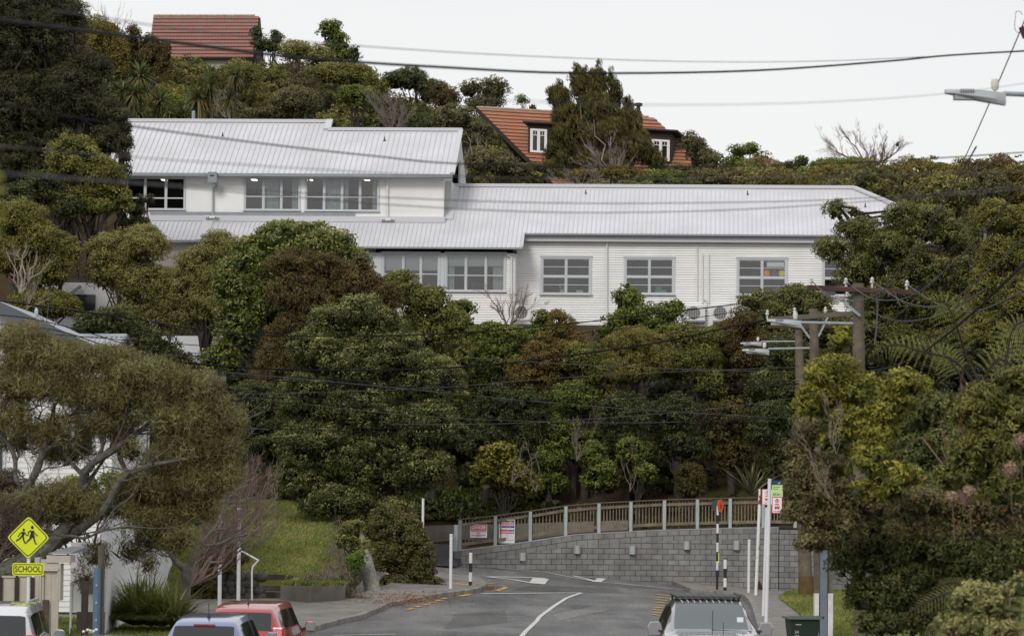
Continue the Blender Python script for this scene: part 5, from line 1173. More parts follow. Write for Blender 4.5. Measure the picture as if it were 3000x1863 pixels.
p3 = pole("farthest utility pole with a mossy base on the grass verge", b3, t3, .25, .13, 0)
xarm(p3, 2250, 957, 2437, 957, D3 - .15, .1, .1, XW); insul(p3, ((2262, 948), (2430, 948)), D3 - .15)
MB().tube([(0, 0, 0), (0, 0, .75)], [.275, .265], 14, cap=False).build("mossy_base", mat("ochre moss on timber", (.13, .085, .03), .95, noise=.4, nscale=4), p3, smooth=True)
street_lamp(2169, 1007, 2231, 1005, D3, "smallest street lamp on the farthest pole")
MB().tube([P(2229, 1001, D3) - b3, P(2338, 1000, D3) - b3], .03, 8).build("lamp_arm", GALV, p3, smooth=True)
# stub pole near the corner and the pole beyond the right edge carrying the big lamp
D0 = 41
b0 = P(3160, 1412 + 4 / D0 * FPX, D0); b0.z = .1; t0 = P(3150, 60, D0)
p0 = pole("utility pole just outside the right edge holding the nearest lamp", b0, t0, .16, .12, 0)
street_lamp(2768, 272, 2945, 282, D0, "nearest and largest street lamp, pale grey against the sky")
MB().tube([P(2940, 275, D0) - b0, P(3150, 283, D0) - b0], .03, 8).build("lamp_arm", GALV, p0, smooth=True)
MB().tube([P(2992, 80, D0) - b0, P(3004, 112, D0) - b0], .035, 8).build("cable_clamp", mat("dark rust clamp", (.05, .02, .02), .7), p0)

# ------------------------------------------------------------------ wires
def smooth_path(pts, n=40):
    pts = [Vector(p) for p in pts]
    if len(pts) == 2: return [pts[0].lerp(pts[1], i / n) for i in range(n + 1)]
    q = [pts[0] * 2 - pts[1]] + pts + [pts[-1] * 2 - pts[-2]]; out = []; m_ = max(2, n // (len(pts) - 1))
    for i in range(1, len(q) - 2):
        for k in range(m_):
            t = k / m_; a, b, c_, d = q[i - 1], q[i], q[i + 1], q[i + 2]
            out.append(.5 * ((2 * b) + (-a + c_) * t + (2 * a - 5 * b + 4 * c_ - d) * t * t + (-a + 3 * b - 3 * c_ + d) * t * t * t))
    return out + [pts[-1]]
def wire(label, uv, d0, d1, r, m=None, group=None, pxr=None):
    n = len(uv); L_ = [0]
    for a, b in zip(uv, uv[1:]): L_.append(L_[-1] + math.hypot(b[0] - a[0], b[1] - a[1]))
    pts = [P(u, v, d0 + (d1 - d0) * L_[i] / L_[-1]) for i, (u, v) in enumerate(uv)]
    c = pts[0].copy(); path = [p - c for p in smooth_path(pts)]
    o = MB().tube(path, r, 5).build("power_line", m or WIRE, None, loc=c); return tag(o, label, "power line", group or "overhead wires")
UW = "blurred wires in front of the sky and roofs"
wire("thick dark cable sweeping from top left to the right edge across the sky", ((-40, 54), (400, 110), (860, 168), (1300, 198), (1700, 215), (2200, 208), (2600, 180), (2780, 163), (3040, 148)), 17, 41, .011, group=UW)
wire("thin pale wire just above the thick dark sky cable", ((150, 30), (600, 95), (1060, 136), (1500, 163), (2000, 181), (2400, 180), (2750, 165), (3040, 150)), 15, 38, .0032, WIREG, group=UW)
wire("dark wire slanting down across the upper left roof then over the hillside trees", ((-40, 300), (370, 368), (800, 425), (1100, 458), (1340, 480), (1800, 491), (2300, 484), (2640, 470), (3040, 444)), 19, 32, .0055, group=UW)
wire("faint wire across the middle of the upper roof", ((-40, 425), (380, 460), (900, 495), (1340, 517), (1800, 525), (2300, 520), (3040, 500)), 15, 26, .0026, WIREG, group=UW)
wire("upper of two faint parallel wires over the lower roof", ((-40, 500), (540, 543), (1110, 578), (1700, 596), (2300, 590), (2640, 574), (3040, 545)), 17, 30, .0036, WIREG, group=UW)
wire("lower of two faint parallel wires over the lower roof", ((-40, 510), (560, 552), (1110, 598), (1600, 622), (2000, 620), (2300, 607), (2640, 583), (3040, 552)), 17, 30, .0036, WIREG, group=UW)
wire("very faint wire in the sky right of the windswept tree", ((1400, 292), (1900, 308), (2400, 300), (2770, 275), (3040, 240)), 14, 26, .0018, WIREG, group=UW)
wire("straight diagonal wire dropping from the top right corner past the big lamp", ((3010, 40), (2978, 118), (2900, 300), (2828, 460), (2760, 590), (2640, 780), (2600, 840), (2560, 870)), 41, 69, .0085, mat("brown wire", (.09, .055, .05), .6))
mb_pts = [P(u, v, 41) for u, v in ((2995, 45), (2990, 36), (2978, 35), (2975, 50), (2973, 85), (2985, 97), (2996, 92))]
c = mb_pts[0]; o = MB().tube([p - c for p in smooth_path(mb_pts, 30)], .004, 5).build("wire_loop", WIREG, None, loc=c); tag(o, "small loop of loose wire near the top right corner", "wire")
NW = "wires sagging from the nearest crossarm"
wire("first wire from the left end of the rusty crossarm", ((2378, 824), (2430, 868), (2490, 883), (2560, 868), (2640, 800), (2740, 640), (2860, 430)), 68.5, 41, .011, WIREG, NW)
wire("second wire from the rusty crossarm just left of the pole top", ((2478, 826), (2540, 868), (2600, 880), (2680, 862), (2800, 765), (2900, 660), (3040, 480)), 68.5, 41, .011, WIREG, NW)
wire("third wire from the rusty crossarm just right of the pole top", ((2556, 824), (2640, 880), (2720, 899), (2790, 880), (2900, 790), (3040, 660)), 68.5, 41, .011, WIREG, NW)
wire("fourth wire from the right end of the rusty crossarm", ((2658, 834), (2730, 882), (2830, 913), (2910, 895), (3040, 830)), 68.5, 44, .011, WIREG, NW)
wire("thick dark service cable crossing in front of the tree fern", ((2380, 1085), (2560, 1086), (2690, 1040), (2840, 925), (2940, 830), (3060, 720)), 66, 30, .016, None, NW)
wire("slack grey loop from the nearest pole toward the right", ((2545, 912), (2620, 938), (2690, 938), (2770, 915), (2900, 840)), 68, 50, .010, WIREG, NW)
wire("short slack loop right of the nearest pole below its lamp arm", ((2535, 946), (2560, 958), (2590, 955), (2640, 915), (2760, 800)), 68, 50, .008, WIREG, NW)
CW = "wires crossing the street in front of the trees"
W1 = [("topmost black cable rising to the lamps at the right", ((-30, 878), (330, 925), (620, 970), (800, 983), (1100, 984), (1400, 972), (1700, 945), (2000, 910), (2250, 880)), .017, 0),
 ("second black cable rising to the right under the topmost one", ((-30, 965), (600, 1013), (900, 1021), (1200, 1019), (1500, 998), (1800, 965), (2100, 922), (2260, 900)), .011, 0),
 ("twisted bundle of cables ending at the big lamp", ((-30, 1000), (350, 1040), (650, 1072), (900, 1084), (1200, 1082), (1500, 1062), (1900, 1008), (2120, 962), (2250, 936)), .024, 0),
 ("thin wire rising from the bundle to the lamps", ((1150, 1130), (1500, 1087), (1800, 1030), (2110, 965)), .006, 0),
 ("pale straight wire sloping gently down to the farthest pole", ((1370, 1047), (1600, 1063), (1900, 1078), (2340, 1091)), .009, 1),
 ("upper wire of the dark horizontal pair", ((450, 1060), (700, 1092), (1000, 1112), (1300, 1127), (1700, 1131), (2100, 1125), (2340, 1116)), .011, 0),
 ("lower wire of the dark horizontal pair", ((450, 1076), (700, 1105), (1000, 1127), (1300, 1137), (1700, 1137), (2100, 1131), (2340, 1123)), .013, 0),
 ("thin wire curving up through the middle of the trees", ((640, 1157), (1000, 1147), (1300, 1134), (1600, 1110), (1900, 1092), (2340, 1075)), .007, 1),
 ("pale straight wire sloping down across the lower trees", ((600, 1085), (1100, 1130), (1385, 1159), (1700, 1187), (2000, 1208), (2280, 1223)), .009, 1),
 ("dark sagging wire left of centre below the pair", ((620, 1158), (1000, 1172), (1300, 1178), (1700, 1168), (2000, 1150), (2340, 1125)), .011, 0),
 ("second dark sagging wire just under the last", ((620, 1170), (1000, 1186), (1300, 1191), (1700, 1180), (2340, 1135)), .009, 0),
 ("long pale wire sloping down from the feathery tree", ((600, 1148), (900, 1185), (1200, 1216), (1500, 1232), (1900, 1238), (2290, 1222)), .008, 1),
 ("lowest but one wire of the bottom fan", ((620, 1240), (1000, 1252), (1400, 1256), (1700, 1248), (2000, 1236), (2290, 1219)), .010, 0),
 ("lowest wire of the bottom fan", ((620, 1248), (1000, 1262), (1400, 1270), (1700, 1260), (2000, 1244), (2290, 1222)), .009, 0),
 ("uppermost wire of the bottom fan", ((1150, 1243), (1500, 1240), (1800, 1222), (2100, 1196), (2330, 1165)), .007, 1),
 ("thick dark cable over the shed roof at the left", ((-30, 920), (100, 935), (260, 975), (420, 1020), (700, 1060)), .014, 0),
 ("dark cable slung low over the grey house roof", ((-30, 948), (90, 957), (195, 975), (330, 1020), (480, 1062)), .016, 0),
 ("thin wire crossing the top of the feathery tree", ((0, 1065), (250, 1083), (500, 1106), (740, 1135), (900, 1165), (1200, 1205)), .007, 0),
 ("thin wire above the white shed gutter", ((200, 1040), (480, 1082), (800, 1104), (1100, 1120)), .008, 0),
 ("pale thin wire from the left edge down to the large leaved tree", ((-30, 874), (250, 912), (450, 942), (620, 970)), .006, 1)]
for lab, uv, r, k in W1: wire(lab, uv, 84, 100, r, WIREG if k else WIRE, CW)
# ------------------------------------------------------------------ vehicles
def paint(name, c, metal=.3):
    return mat(name, c, .20, metal=metal, coat=1.0, spec=.6)
CGL = mat("car window glass", (.012, .014, .016), .06, spec=.8); CGL2 = mat("windscreen glass", (.10, .12, .125), .12, spec=.8)
RUB = mat("tyre rubber", (.018, .018, .018), .85); RIMM = mat("alloy rim", (.35, .35, .36), .35, metal=.7)
TAIL = mat("tail lamp red", (.45, .02, .02), .15, spec=.6); HEADL = mat("head lamp", (.5, .52, .54), .1, spec=.8); PLAS = mat("black plastic trim", (.02, .02, .021), .55)
def cat(ts, vals, t):                               # catmull interpolation of table rows
    ts = list(ts); i = max(0, min(len(ts) - 2, int(np.searchsorted(ts, t, side='right') - 1))); u = (t - ts[i]) / (ts[i + 1] - ts[i]); v = np.asarray(vals, float)
    p1, p2 = v[i], v[i + 1]; m1 = (v[i + 1] - v[i - 1]) / (ts[i + 1] - ts[i - 1]) * (ts[i + 1] - ts[i]) if i > 0 else (p2 - p1); m2 = (v[i + 2] - v[i]) / (ts[i + 2] - ts[i]) * (ts[i + 1] - ts[i]) if i < len(ts) - 2 else (p2 - p1)
    return (2 * u ** 3 - 3 * u * u + 1) * p1 + (u ** 3 - 2 * u * u + u) * m1 + (-2 * u ** 3 + 3 * u * u) * p2 + (u ** 3 - u * u) * m2
def car(name, label, loc_, rz, body, table, cabin, cfg):
    """table rows: x (0 front .. L rear), sill z, belt z, roof z, half width body, half width at belt, half width roof"""
    s = empty(name, loc_, label, "car" if name != "pickup_truck" else "pickup truck", None, rz)
    T = [r[0] for r in table]; V = [r[1:] for r in table]
    xs = []; 
    for a, b in zip(T, T[1:]): n = max(2, int((b - a) / .07)); xs += list(np.linspace(a, b, n, endpoint=False))
    xs.append(T[-1]); v = []; K_ = 0; kinds = []
    for x in xs:
        sl, be, ro, wb, wl, wr = cat(T, V, x); cab = ro > be + .05
        ring = [(0.0, sl), (wb * .8, sl), (wb * .98, sl + .06), (wb, sl + (be - sl) * .35), (wb * 1.0, sl + (be - sl) * .7), (wl, be - .03), (wl * .985, be)]
        if cab:
            h_ = ro - be
            for k in range(1, 6): t = k / 6.; ring.append((wl * .985 + (wr - wl * .985) * (t ** 1.15), be + h_ * t * .93))
            ring += [(wr * .97, be + h_ * .955), (wr * .86, be + h_ * .99)]
        else:
            for k in range(1, 6): t = k / 6.; ring.append((wl * (.985 - .10 * t), be + (ro - be) * t * .6 + .012 * t))
            ring += [(wl * .8, be + (ro - be) * .75 + .02), (wl * .7, be + (ro - be) * .85 + .03)]
        cx = ring[-1][0]; zc = ring[-1][1]; top = ro + (.0 if cab else .04)
        ring += [(cx * .66, zc + (top - zc) * .6), (cx * .33, zc + (top - zc) * .9), (0.0, top)]
        K_ = len(ring); v.append(ring)
    nv = []; 
    for x, ring in zip(xs, v):
        full = [(x, y, z) for y, z in ring] + [(x, -y, z) for y, z in ring[-2:0:-1]]; nv += full
    N = 2 * K_ - 2; f = []; mi = []
    ws0, ws1, rw0, rw1, sg0, sg1 = cabin; pill = cfg.get('pillars', [])
    for i in range(len(xs) - 1):
        xm = (xs[i] + xs[i + 1]) / 2
        for k in range(N):
            k2 = (k + 1) % N; f.append((i * N + k, i * N + k2, (i + 1) * N + k2, (i + 1) * N + k)); kk = k if k < K_ - 1 else N - 1 - k; m_ = 0
            if 7 <= kk <= 10 and sg0 < xm < sg1 and not any(abs(xm - p) < .045 for p in pill): m_ = 1 if k < K_ - 1 else 5
            if kk >= cfg.get('glk', 13) and (ws0 < xm < ws1): m_ = 2
            if kk >= 12 and (rw0 < xm < rw1): m_ = 3
            if kk <= 1: m_ = 4
            mi.append(m_)
    f.append(tuple(range(N))); mi.append(0); e = (len(xs) - 1) * N; f.append(tuple(e + k for k in range(N))[::-1]); mi.append(0)
    def sub(nm, sel, mt, parent):
        fs = [q for q, m_ in zip(f, mi) if m_ in sel]
        if not fs: return None
        used = sorted({i for q in fs for i in q}); mp = {a: b for b, a in enumerate(used)}
        me = bpy.data.meshes.new(nm); me.from_pydata([nv[i] for i in used], [], [tuple(mp[i] for i in q) for q in fs]); me.materials.append(mt); me.polygons.foreach_set('use_smooth', [True] * len(fs))
        try: me.set_sharp_from_angle(angle=math.radians(38))
        except Exception: pass
        me.update(); bmh = __import__('bmesh').new(); bmh.from_mesh(me); __import__('bmesh').ops.recalc_face_normals(bmh, faces=bmh.faces); bmh.to_mesh(me); bmh.free()
        o = bpy.data.objects.new(nm, me); COL.objects.link(o); o.parent = parent; return o
    bo = sub("body", (0,), body, s); sub("underbody", (4,), PLAS, s); sub("side_window", (1,), CGL, s); sub("side_window", (5,), CGL, s); sub("windscreen", (2,), CGL2, s); sub("rear_window", (3,), cfg.get('rwm', CGL), s)
    Lc = T[-1]
    wbm = max(r[4] for r in table)
    for x in cfg['wheels']:
        for sg in (-1, 1):
            wr_ = cfg.get('wr', .33); mb = MB(); y0 = sg * (wbm - .2); y1 = sg * (wbm + .0)
            mb.tube([(x, y0, wr_), (x, y1, wr_)], wr_, 22); w_ = mb.build("wheel", RUB, s)
            MB().tube([(x, y1 - sg * .01, wr_), (x, y1 + sg * .012, wr_)], wr_ * .62, 16).build("rim", RIMM, w_)
            mb = MB(); mb.tube([(x, sg * (wbm - .25), wr_ + .02), (x, sg * (wbm + .004), wr_ + .02)], wr_ * 1.14, 22)
            mb.build("wheel_arch", PLAS, s)
    mx_ = cfg['mirror']
    for sg in (-1, 1):
        r = table; be = float(cat(T, V, mx_)[1]); wl = float(cat(T, V, mx_)[4]); ms = cfg.get('ms', 1.0)
        mb = MB(); q = [(-.10, -.09), (.10, -.10), (.13, .02), (.09, .10), (-.08, .11), (-.13, .03)]
        mb.prism([(mx_ - .03, sg * (wl + .13) + a * ms * .8, be + .07 + b * ms) for a, b in q][::sg], (.10, 0, 0)); mo = mb.build("wing_mirror", cfg.get('mirm', body), s, bevel=.02)
        MB().prism([(mx_ + .078, sg * (wl + .14) + a * ms * .75, be + .07 + b * ms * .8) for a, b in q], (.003, 0, 0)).build("mirror_glass", mat("mirror glass", (.25, .33, .32), .1, metal=.8), mo)
        MB().bar((mx_, sg * (wl - .03), be + .02), (mx_, sg * (wl + .06), be + .04), .06, .05).build("mirror_stalk", PLAS, mo)
    for sg in (-1, 1):
        for nm, key, mt in (("head_lamp", 'head', HEADL), ("tail_lamp", 'tail', TAIL)):
            x0, x1, y0, y1, z0, z1 = cfg[key]; MB().box(x0, x1, *sorted((sg * y0, sg * y1)), z0, z1).build(nm, mt, s, bevel=.03)
    for kx, sgn in ((-.01, 0), (Lc - .0, 1)):
        MB().box(kx - .004, kx + .012, -.26, .26, .48 if cfg.get('tall') else .42, .60 if cfg.get('tall') else .54).build("number_plate", mat("number plate", (.6, .6, .6), .5), s)
    if cfg.get('antenna'):
        x, z, hh, an = cfg['antenna']; MB().tube([(x, 0, z), (x + an, 0, z + hh)], .007, 5).build("antenna", PLAS, s); MB().lathe((x, 0, z - .01), [(.035, 0), (.02, .05), (.008, .07)], 8).build("antenna_base", PLAS, s)
    if cfg.get('wiper'):
        x, z = cfg['wiper']; MB().bar((x, -.02, z), (x + .02, .45, z + .03), .02, .025).build("rear_wiper", PLAS, s)
    if cfg.get('brake'):
        x, z = cfg['brake']; MB().box(x, x + .02, -.2, .2, z, z + .035).build("brake_lamp", mat("dark red lamp", (.22, .02, .02), .3), s)
    return s
# hatchback tables: x from nose to tail
def hatch(L_, Hr, W, nose=.95, roof0=1.65, roof1=3.0):
    return [(0, .28, .62, .62, W * .80, W * .72, W * .6), (.25, .22, .74, .76, W * .96, W * .86, W * .6), (nose, .2, .92, .95, W, W * .93, W * .64), (nose + .22, .2, .95, 1.0, W, W * .94, W * .66),
            (roof0, .2, .97, Hr - .06, W, W * .95, W * .70), (roof0 + .35, .2, .98, Hr, W, W * .95, W * .71), (roof1 - .2, .2, 1.0, Hr - .02, W, W * .94, W * .69), (L_ - .72, .22, 1.0, Hr - .07, W, W * .93, W * .68), (L_ - .40, .24, .99, Hr - .17, W, W * .92, W * .68),
            (L_ - .16, .26, .93, Hr - .52, W * .98, W * .88, W * .72), (L_ - .07, .30, .90, .96, W * .95, W * .82, W * .7), (L_, .36, .80, .84, W * .86, W * .76, W * .6)]
# blue hatchback, rear faces the camera. car x axis: nose +Y side => rotate so that tail (x=L) is toward the camera
def place(u, v, y, off=0): p = P(u, v, y); p.z = off; return p
BLUE = paint("lavender blue metallic paint", (.17, .20, .38), .25); REDP = paint("red car paint", (.36, .02, .028), .25)
SILV = paint("silver taupe metallic paint", (.33, .32, .335), .5); WCAR = paint("white car paint", (.62, .63, .66), .1); NBLUE = paint("mid blue car paint", (.06, .12, .28), .3)
hb = dict(wheels=(.85, 3.3), wr=.31, mirror=1.25, head=(.1, .35, .5, .78, .6, .74), tail=(3.72, 3.95, .60, .82, .82, 1.08), pillars=(2.35,), antenna=(3.1, 1.46, .26, .06), wiper=(3.88, 1.02), brake=(3.60, 1.325))
LH = 4.0
def rear_car(name, label, u, y, rz, paint_, table, cabin, cfg, L_=LH, roll=0):
    p = place(u, 1900, y); d = Vector((math.cos(rz), math.sin(rz), 0)) * L_
    return car(name, label, Vector((p.x, y, 0)) - d, rz, paint_, table, cabin, cfg)
# heading: nose away from camera => local +x (tail) points to -Y: rz = -90deg + yaw
rear_car("hatchback_car", "small lavender blue hatchback seen from behind, in front of the red car", 588, 62, math.radians(-90 - 4), BLUE, hatch(LH, 1.50, .83), (1.19, 1.63, 3.63, 3.85, 1.35, 3.25), hb)
rc = dict(wheels=(.85, 3.35), wr=.32, mirror=1.3, head=(.1, .35, .5, .8, .6, .76), tail=(3.80, 4.05, .62, .86, .85, 1.12), pillars=(2.4,), antenna=(3.2, 1.51, .14, .03), ms=1.05)
rear_car("family_car", "bright red car parked beyond the blue hatchback, seen from behind", 700, 67, math.radians(-90 - 6), REDP, hatch(4.15, 1.56, .86, roof1=3.3), (1.19, 1.63, 3.78, 4.0, 1.4, 3.45), rc, 4.15)
sv = dict(wheels=(.9, 3.6), wr=.36, mirror=1.4, head=(.1, .35, .5, .85, .75, .9), tail=(4.15, 4.38, .66, .88, .98, 1.28), pillars=(2.6,), tall=1, wiper=(4.33, 1.15))
SUVT = [(a, b + .08, c * 1.12, d * 1.0 + .17, e, f_, g_ * 1.1) for a, b, c, d, e, f_, g_ in hatch(4.5, 1.60, .92, roof1=3.7)]
sv_o = rear_car("suv", "white SUV with dark rear window cropped by the left edge", -48, 59, math.radians(-88), WCAR, SUVT, (1.19, 1.63, 4.13, 4.35, 1.4, 3.8), sv, 4.5)
mb = MB()
for sg in (-1, 1): mb.tube([(1.9, sg * .66, 1.79), (2.1, sg * .67, 1.83), (3.6, sg * .66, 1.83), (3.8, sg * .65, 1.77)], .02, 6)
mb.build("roof_rails", LGREY, sv_o)
rear_car("compact_car", "mid blue car of which only the roof edge shows at the bottom", 272, 53.6, math.radians(-90 - 4), NBLUE, hatch(LH, 1.46, .83), (1.19, 1.63, 3.63, 3.85, 1.35, 3.25), dict(hb, antenna=None, wiper=None, brake=None))
# pickup, nose faces the camera: local +x is tail => points away (+Y)
PT = [(0, .45, .88, .9, .80, .76, .6), (.2, .35, 1.02, 1.05, .93, .86, .6), (.6, .3, 1.12, 1.16, .95, .9, .62), (1.25, .3, 1.18, 1.24, .95, .91, .66), (1.42, .3, 1.19, 1.28, .95, .92, .72), (2.1, .3, 1.2, 1.73, .95, .92, .655), (2.5, .3, 1.2, 1.80, .95, .92, .65),
      (3.4, .3, 1.2, 1.79, .95, .92, .64), (3.62, .3, 1.2, 1.74, .95, .91, .68), (3.80, .3, 1.2, 1.22, .95, .91, .70), (5.0, .35, 1.18, 1.19, .95, .90, .7), (5.2, .4, 1.15, 1.16, .93, .88, .7)]
pk = dict(wheels=(.95, 4.1), wr=.38, mirror=1.72, head=(.02, .3, .55, .88, .82, 1.0), tail=(5.1, 5.24, .7, .9, .85, 1.15), pillars=(2.75,), ms=1.35, tall=1, glk=12)
p = place(2103, 1900, 63.0); rzp = math.radians(90 + 1.5)
pu = car("pickup_truck", "silver taupe pickup facing the camera with a slatted roof rack", Vector((p.x, 63.0, 0)), rzp, SILV, PT, (1.43, 2.14, 3.55, 3.74, 1.75, 3.5), pk, )
mb = MB()
for sg in (-1, 1): mb.tube([(2.2, sg * .58, 1.82), (2.25, sg * .62, 1.87), (3.5, sg * .62, 1.87)], .022, 6); mb.box(2.4, 2.46, sg * .6 - .02, sg * .6 + .02, 1.76, 1.86); mb.box(3.3, 3.36, sg * .6 - .02, sg * .6 + .02, 1.76, 1.86)
mb.tube([(2.24, -.62, 1.85), (2.24, .62, 1.85)], .02, 6); mb.build("rack_frame", PLAS, pu)
for k in range(10): y0 = -.6 + k * .121; MB().box(2.22, 3.5, y0 + .012, y0 + .109, 1.84, 1.87).build("rack_slat", mat("dark rack slat", (.045, .055, .06), .6), pu)
for y_, hh in ((.02, .42), (-.18, .2)): MB().tube([(.9, y_, 1.18), (.95, y_, 1.18 + hh + .05)], .008, 5).build("aerial", PLAS, pu)
MB().box(1.62, 1.64, -.62, -.5, 1.36, 1.5).build("paper_sticker", SW, pu); 
mb = MB(); mb.bar((1.36, -.75, 1.245), (1.4, 0, 1.27), .02, .02); mb.bar((1.36, .05, 1.245), (1.4, .75, 1.25), .02, .02); mb.build("wipers", PLAS, pu)
MB().box(-.03, .1, -.5, .5, .62, .95).build("grille", PLAS, pu)

# ------------------------------------------------------------------ wheelie bin
BING = mat("dark green bin plastic", (.012, .030, .020), .5, noise=.2, nscale=4)
c = P(2355, 1925, 73); c.z = .17; c = Vector((P(2352, 1850, 73).x, 73, .14)); s = empty("wheelie_bin", c, "dark green wheelie bin with open top rim beside the white based pole", "bin", rz=math.radians(8))
mb = MB(); z1 = 1.02
mb.hexa([(-.24, -.22, .06), (.24, -.22, .06), (.24, .2, .06), (-.24, .2, .06), (-.33, -.28, z1), (.31, -.28, z1), (.31, .3, z1), (-.33, .3, z1)]); mb.build("bin_body", BING, s, bevel=.015)
mb = MB(); zr = z1
for a in ((-.38, .35, -.34, -.28), (-.38, .35, .30, .36), (-.38, -.33, -.28, .30), (.31, .35, -.28, .30)): mb.box(a[0], a[1], a[2], a[3], zr, zr + .05)
mb.build("rim", mat("bin rim edge", (.10, .13, .11), .4), s)
MB().box(-.33, .31, -.28, .3, zr + .002, zr + .02).build("lid", BING, s)
mb = MB(); mb.tube([(.40, -.22, zr + .04), (.40, .24, zr + .04)], .02, 8); mb.box(.34, .41, -.2, -.16, zr, zr + .06); mb.box(.34, .41, .18, .22, zr, zr + .06); mb.build("handle", BING, s)
for sg in (-1, 1): MB().tube([(.26, sg * .24, .1), (.26, sg * .2, .1)], .1, 14).build("wheel", RUB, s)
text_mesh("lettering", "24\nW", .09, mat("white bin print", (.5, .5, .5), .6), s, (-.2, -.295, .7), align='CENTER', rot=(math.radians(86), 0, 0))
mb = MB(); mb.box(-.22, -.1, -.287, -.283, .9, .915); mb.build("logo_bar", MATS["white bin print"], s)
# ------------------------------------------------------------------ vegetation
BARK = mat("grey brown bark", (.055, .044, .036), .95, noise=.5, nscale=5, bump=.5); BARKD = mat("dark bark", (.04, .032, .026), .95, noise=.5, nscale=5); BARKP = mat("pale dead branch", (.30, .25, .21), .95, noise=.3, nscale=5)
BARKR = mat("pinkish brown twigs", (.20, .145, .12), .95, noise=.3, nscale=3); BARKG = mat("silvery dead twigs", (.24, .20, .19), .95)
BARKL = mat("lichen spotted bark", (.050, .042, .034), .95, col2=(.12, .12, .10), nscale=9, bump=.6)
OLIVE = leaf_mat("olive green foliage", [(0.0288, 0.0342, 0.0075), (0.1024, 0.1067, 0.0221), (0.2198, 0.2068, 0.0450), (0.3569, 0.3083, 0.0878)])
OLIVEP = leaf_mat("pale olive foliage", [(0.0431, 0.0461, 0.0121), (0.1481, 0.1449, 0.0387), (0.2867, 0.2599, 0.0805), (0.4148, 0.3550, 0.1318)])
BROAD = leaf_mat("glossy mid green foliage", [(0.0189, 0.0317, 0.0068), (0.0783, 0.1074, 0.0193), (0.1976, 0.2159, 0.0415), (0.3965, 0.3465, 0.0891)], rough=.4, spec=.5)
BRONZE = leaf_mat("bronze foliage", [(0.0212, 0.0166, 0.0061), (0.0752, 0.0537, 0.0172), (0.1342, 0.0976, 0.0305), (0.1830, 0.1586, 0.0488)])
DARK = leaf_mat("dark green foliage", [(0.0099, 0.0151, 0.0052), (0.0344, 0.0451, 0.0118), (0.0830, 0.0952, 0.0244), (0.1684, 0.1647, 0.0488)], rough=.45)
PINE = leaf_mat("dark conifer foliage", [(0.0106, 0.0106, 0.0052), (0.0365, 0.0365, 0.0139), (0.0756, 0.0756, 0.0293), (0.1342, 0.1220, 0.0549)])
SILVER = leaf_mat("deep green foliage with pale tips", [(.018, .023, .006), (.050, .060, .015), (.105, .118, .030), (.34, .34, .12)], rough=.5)
YELG = leaf_mat("yellow green foliage", [(0.0242, 0.0288, 0.0061), (0.0913, 0.0988, 0.0193), (0.1830, 0.1891, 0.0390), (0.3294, 0.3050, 0.0854)])
MIDG = leaf_mat("fresh green foliage", [(0.0183, 0.0312, 0.0055), (0.0733, 0.0987, 0.0155), (0.1637, 0.1940, 0.0329), (0.3046, 0.3101, 0.0615)])
GREYG = leaf_mat("dull grey green foliage", [(0.0272, 0.0288, 0.0121), (0.0805, 0.0783, 0.0322), (0.1684, 0.1525, 0.0622), (0.2586, 0.2257, 0.1037)])
GORSE = leaf_mat("ochre foliage", [(0.0340, 0.0303, 0.0068), (0.1181, 0.0944, 0.0172), (0.2074, 0.1647, 0.0317), (0.3050, 0.2440, 0.0610)])
FEATH = leaf_mat("feathery olive foliage", [(0.0440, 0.0386, 0.0116), (0.1203, 0.1073, 0.0346), (0.2255, 0.1991, 0.0726), (0.3553, 0.3049, 0.1348)], trans=.2)
REDB = leaf_mat("reddish hedge foliage", [(0.0303, 0.0151, 0.0068), (0.0966, 0.0537, 0.0172), (0.1183, 0.1037, 0.0281), (0.4941, 0.3465, 0.2342)])
IVY = leaf_mat("ivy and dead leaf foliage", [(.025, .032, .008), (.080, .085, .022), (.14, .125, .035), (.21, .15, .06)])
DRYG = leaf_mat("dry grass", [(.10, .085, .05), (.17, .14, .09), (.24, .205, .145), (.30, .26, .19)])
PHOTM = leaf_mat("photinia like mixed foliage", [(0.0220, 0.0279, 0.0068), (0.0870, 0.0913, 0.0193), (0.2477, 0.1732, 0.0415), (0.3965, 0.1476, 0.0415)])
PXM = 1024 / 3000.0
def rnd_dirs(rng, n): d = rng.normal(size=(n, 3)); return d / np.linalg.norm(d, axis=1, keepdims=True)
def leaf_quads(rng, pos, nrm, L_, W_, droop=0.0, tdir=None):
    n = len(pos); t = rnd_dirs(rng, n)
    if tdir is not None: t = t * (1 - abs(droop)) + tdir * abs(droop)
    elif droop: t = t * (1 - droop) + np.array([0, 0, -1.0]) * droop
    t = t - nrm * (t * nrm).sum(1, keepdims=True) * (0.9 if not droop else 0.2); t /= np.linalg.norm(t, axis=1, keepdims=True) + 1e-9
    b = np.cross(nrm, t); b /= np.linalg.norm(b, axis=1, keepdims=True) + 1e-9
    l = L_ * rng.uniform(.65, 1.25, (n, 1)) / 2; w_ = W_ * rng.uniform(.7, 1.25, (n, 1)) / 2
    return np.stack([pos - t * l, pos + b * w_ - t * l * .1, pos + t * l, pos - b * w_ - t * l * .1], 1).reshape(-1, 3)
def sublobes(rng, lobes, k=6, inner=.58, rr=(.38, .58)):
    out = []
    for c, r in lobes:
        c = np.array(c, float); r = np.array(r, float); out.append((c, r * .93))
        d = rnd_dirs(rng, k * 2); d = d[d[:, 2] > -.55][:k]
        for q in d: s = rng.uniform(*rr); out.append((c + q * r * (1 - s * .85), r * s * np.array([1, 1, rng.uniform(.8, 1.1)])))
    return out
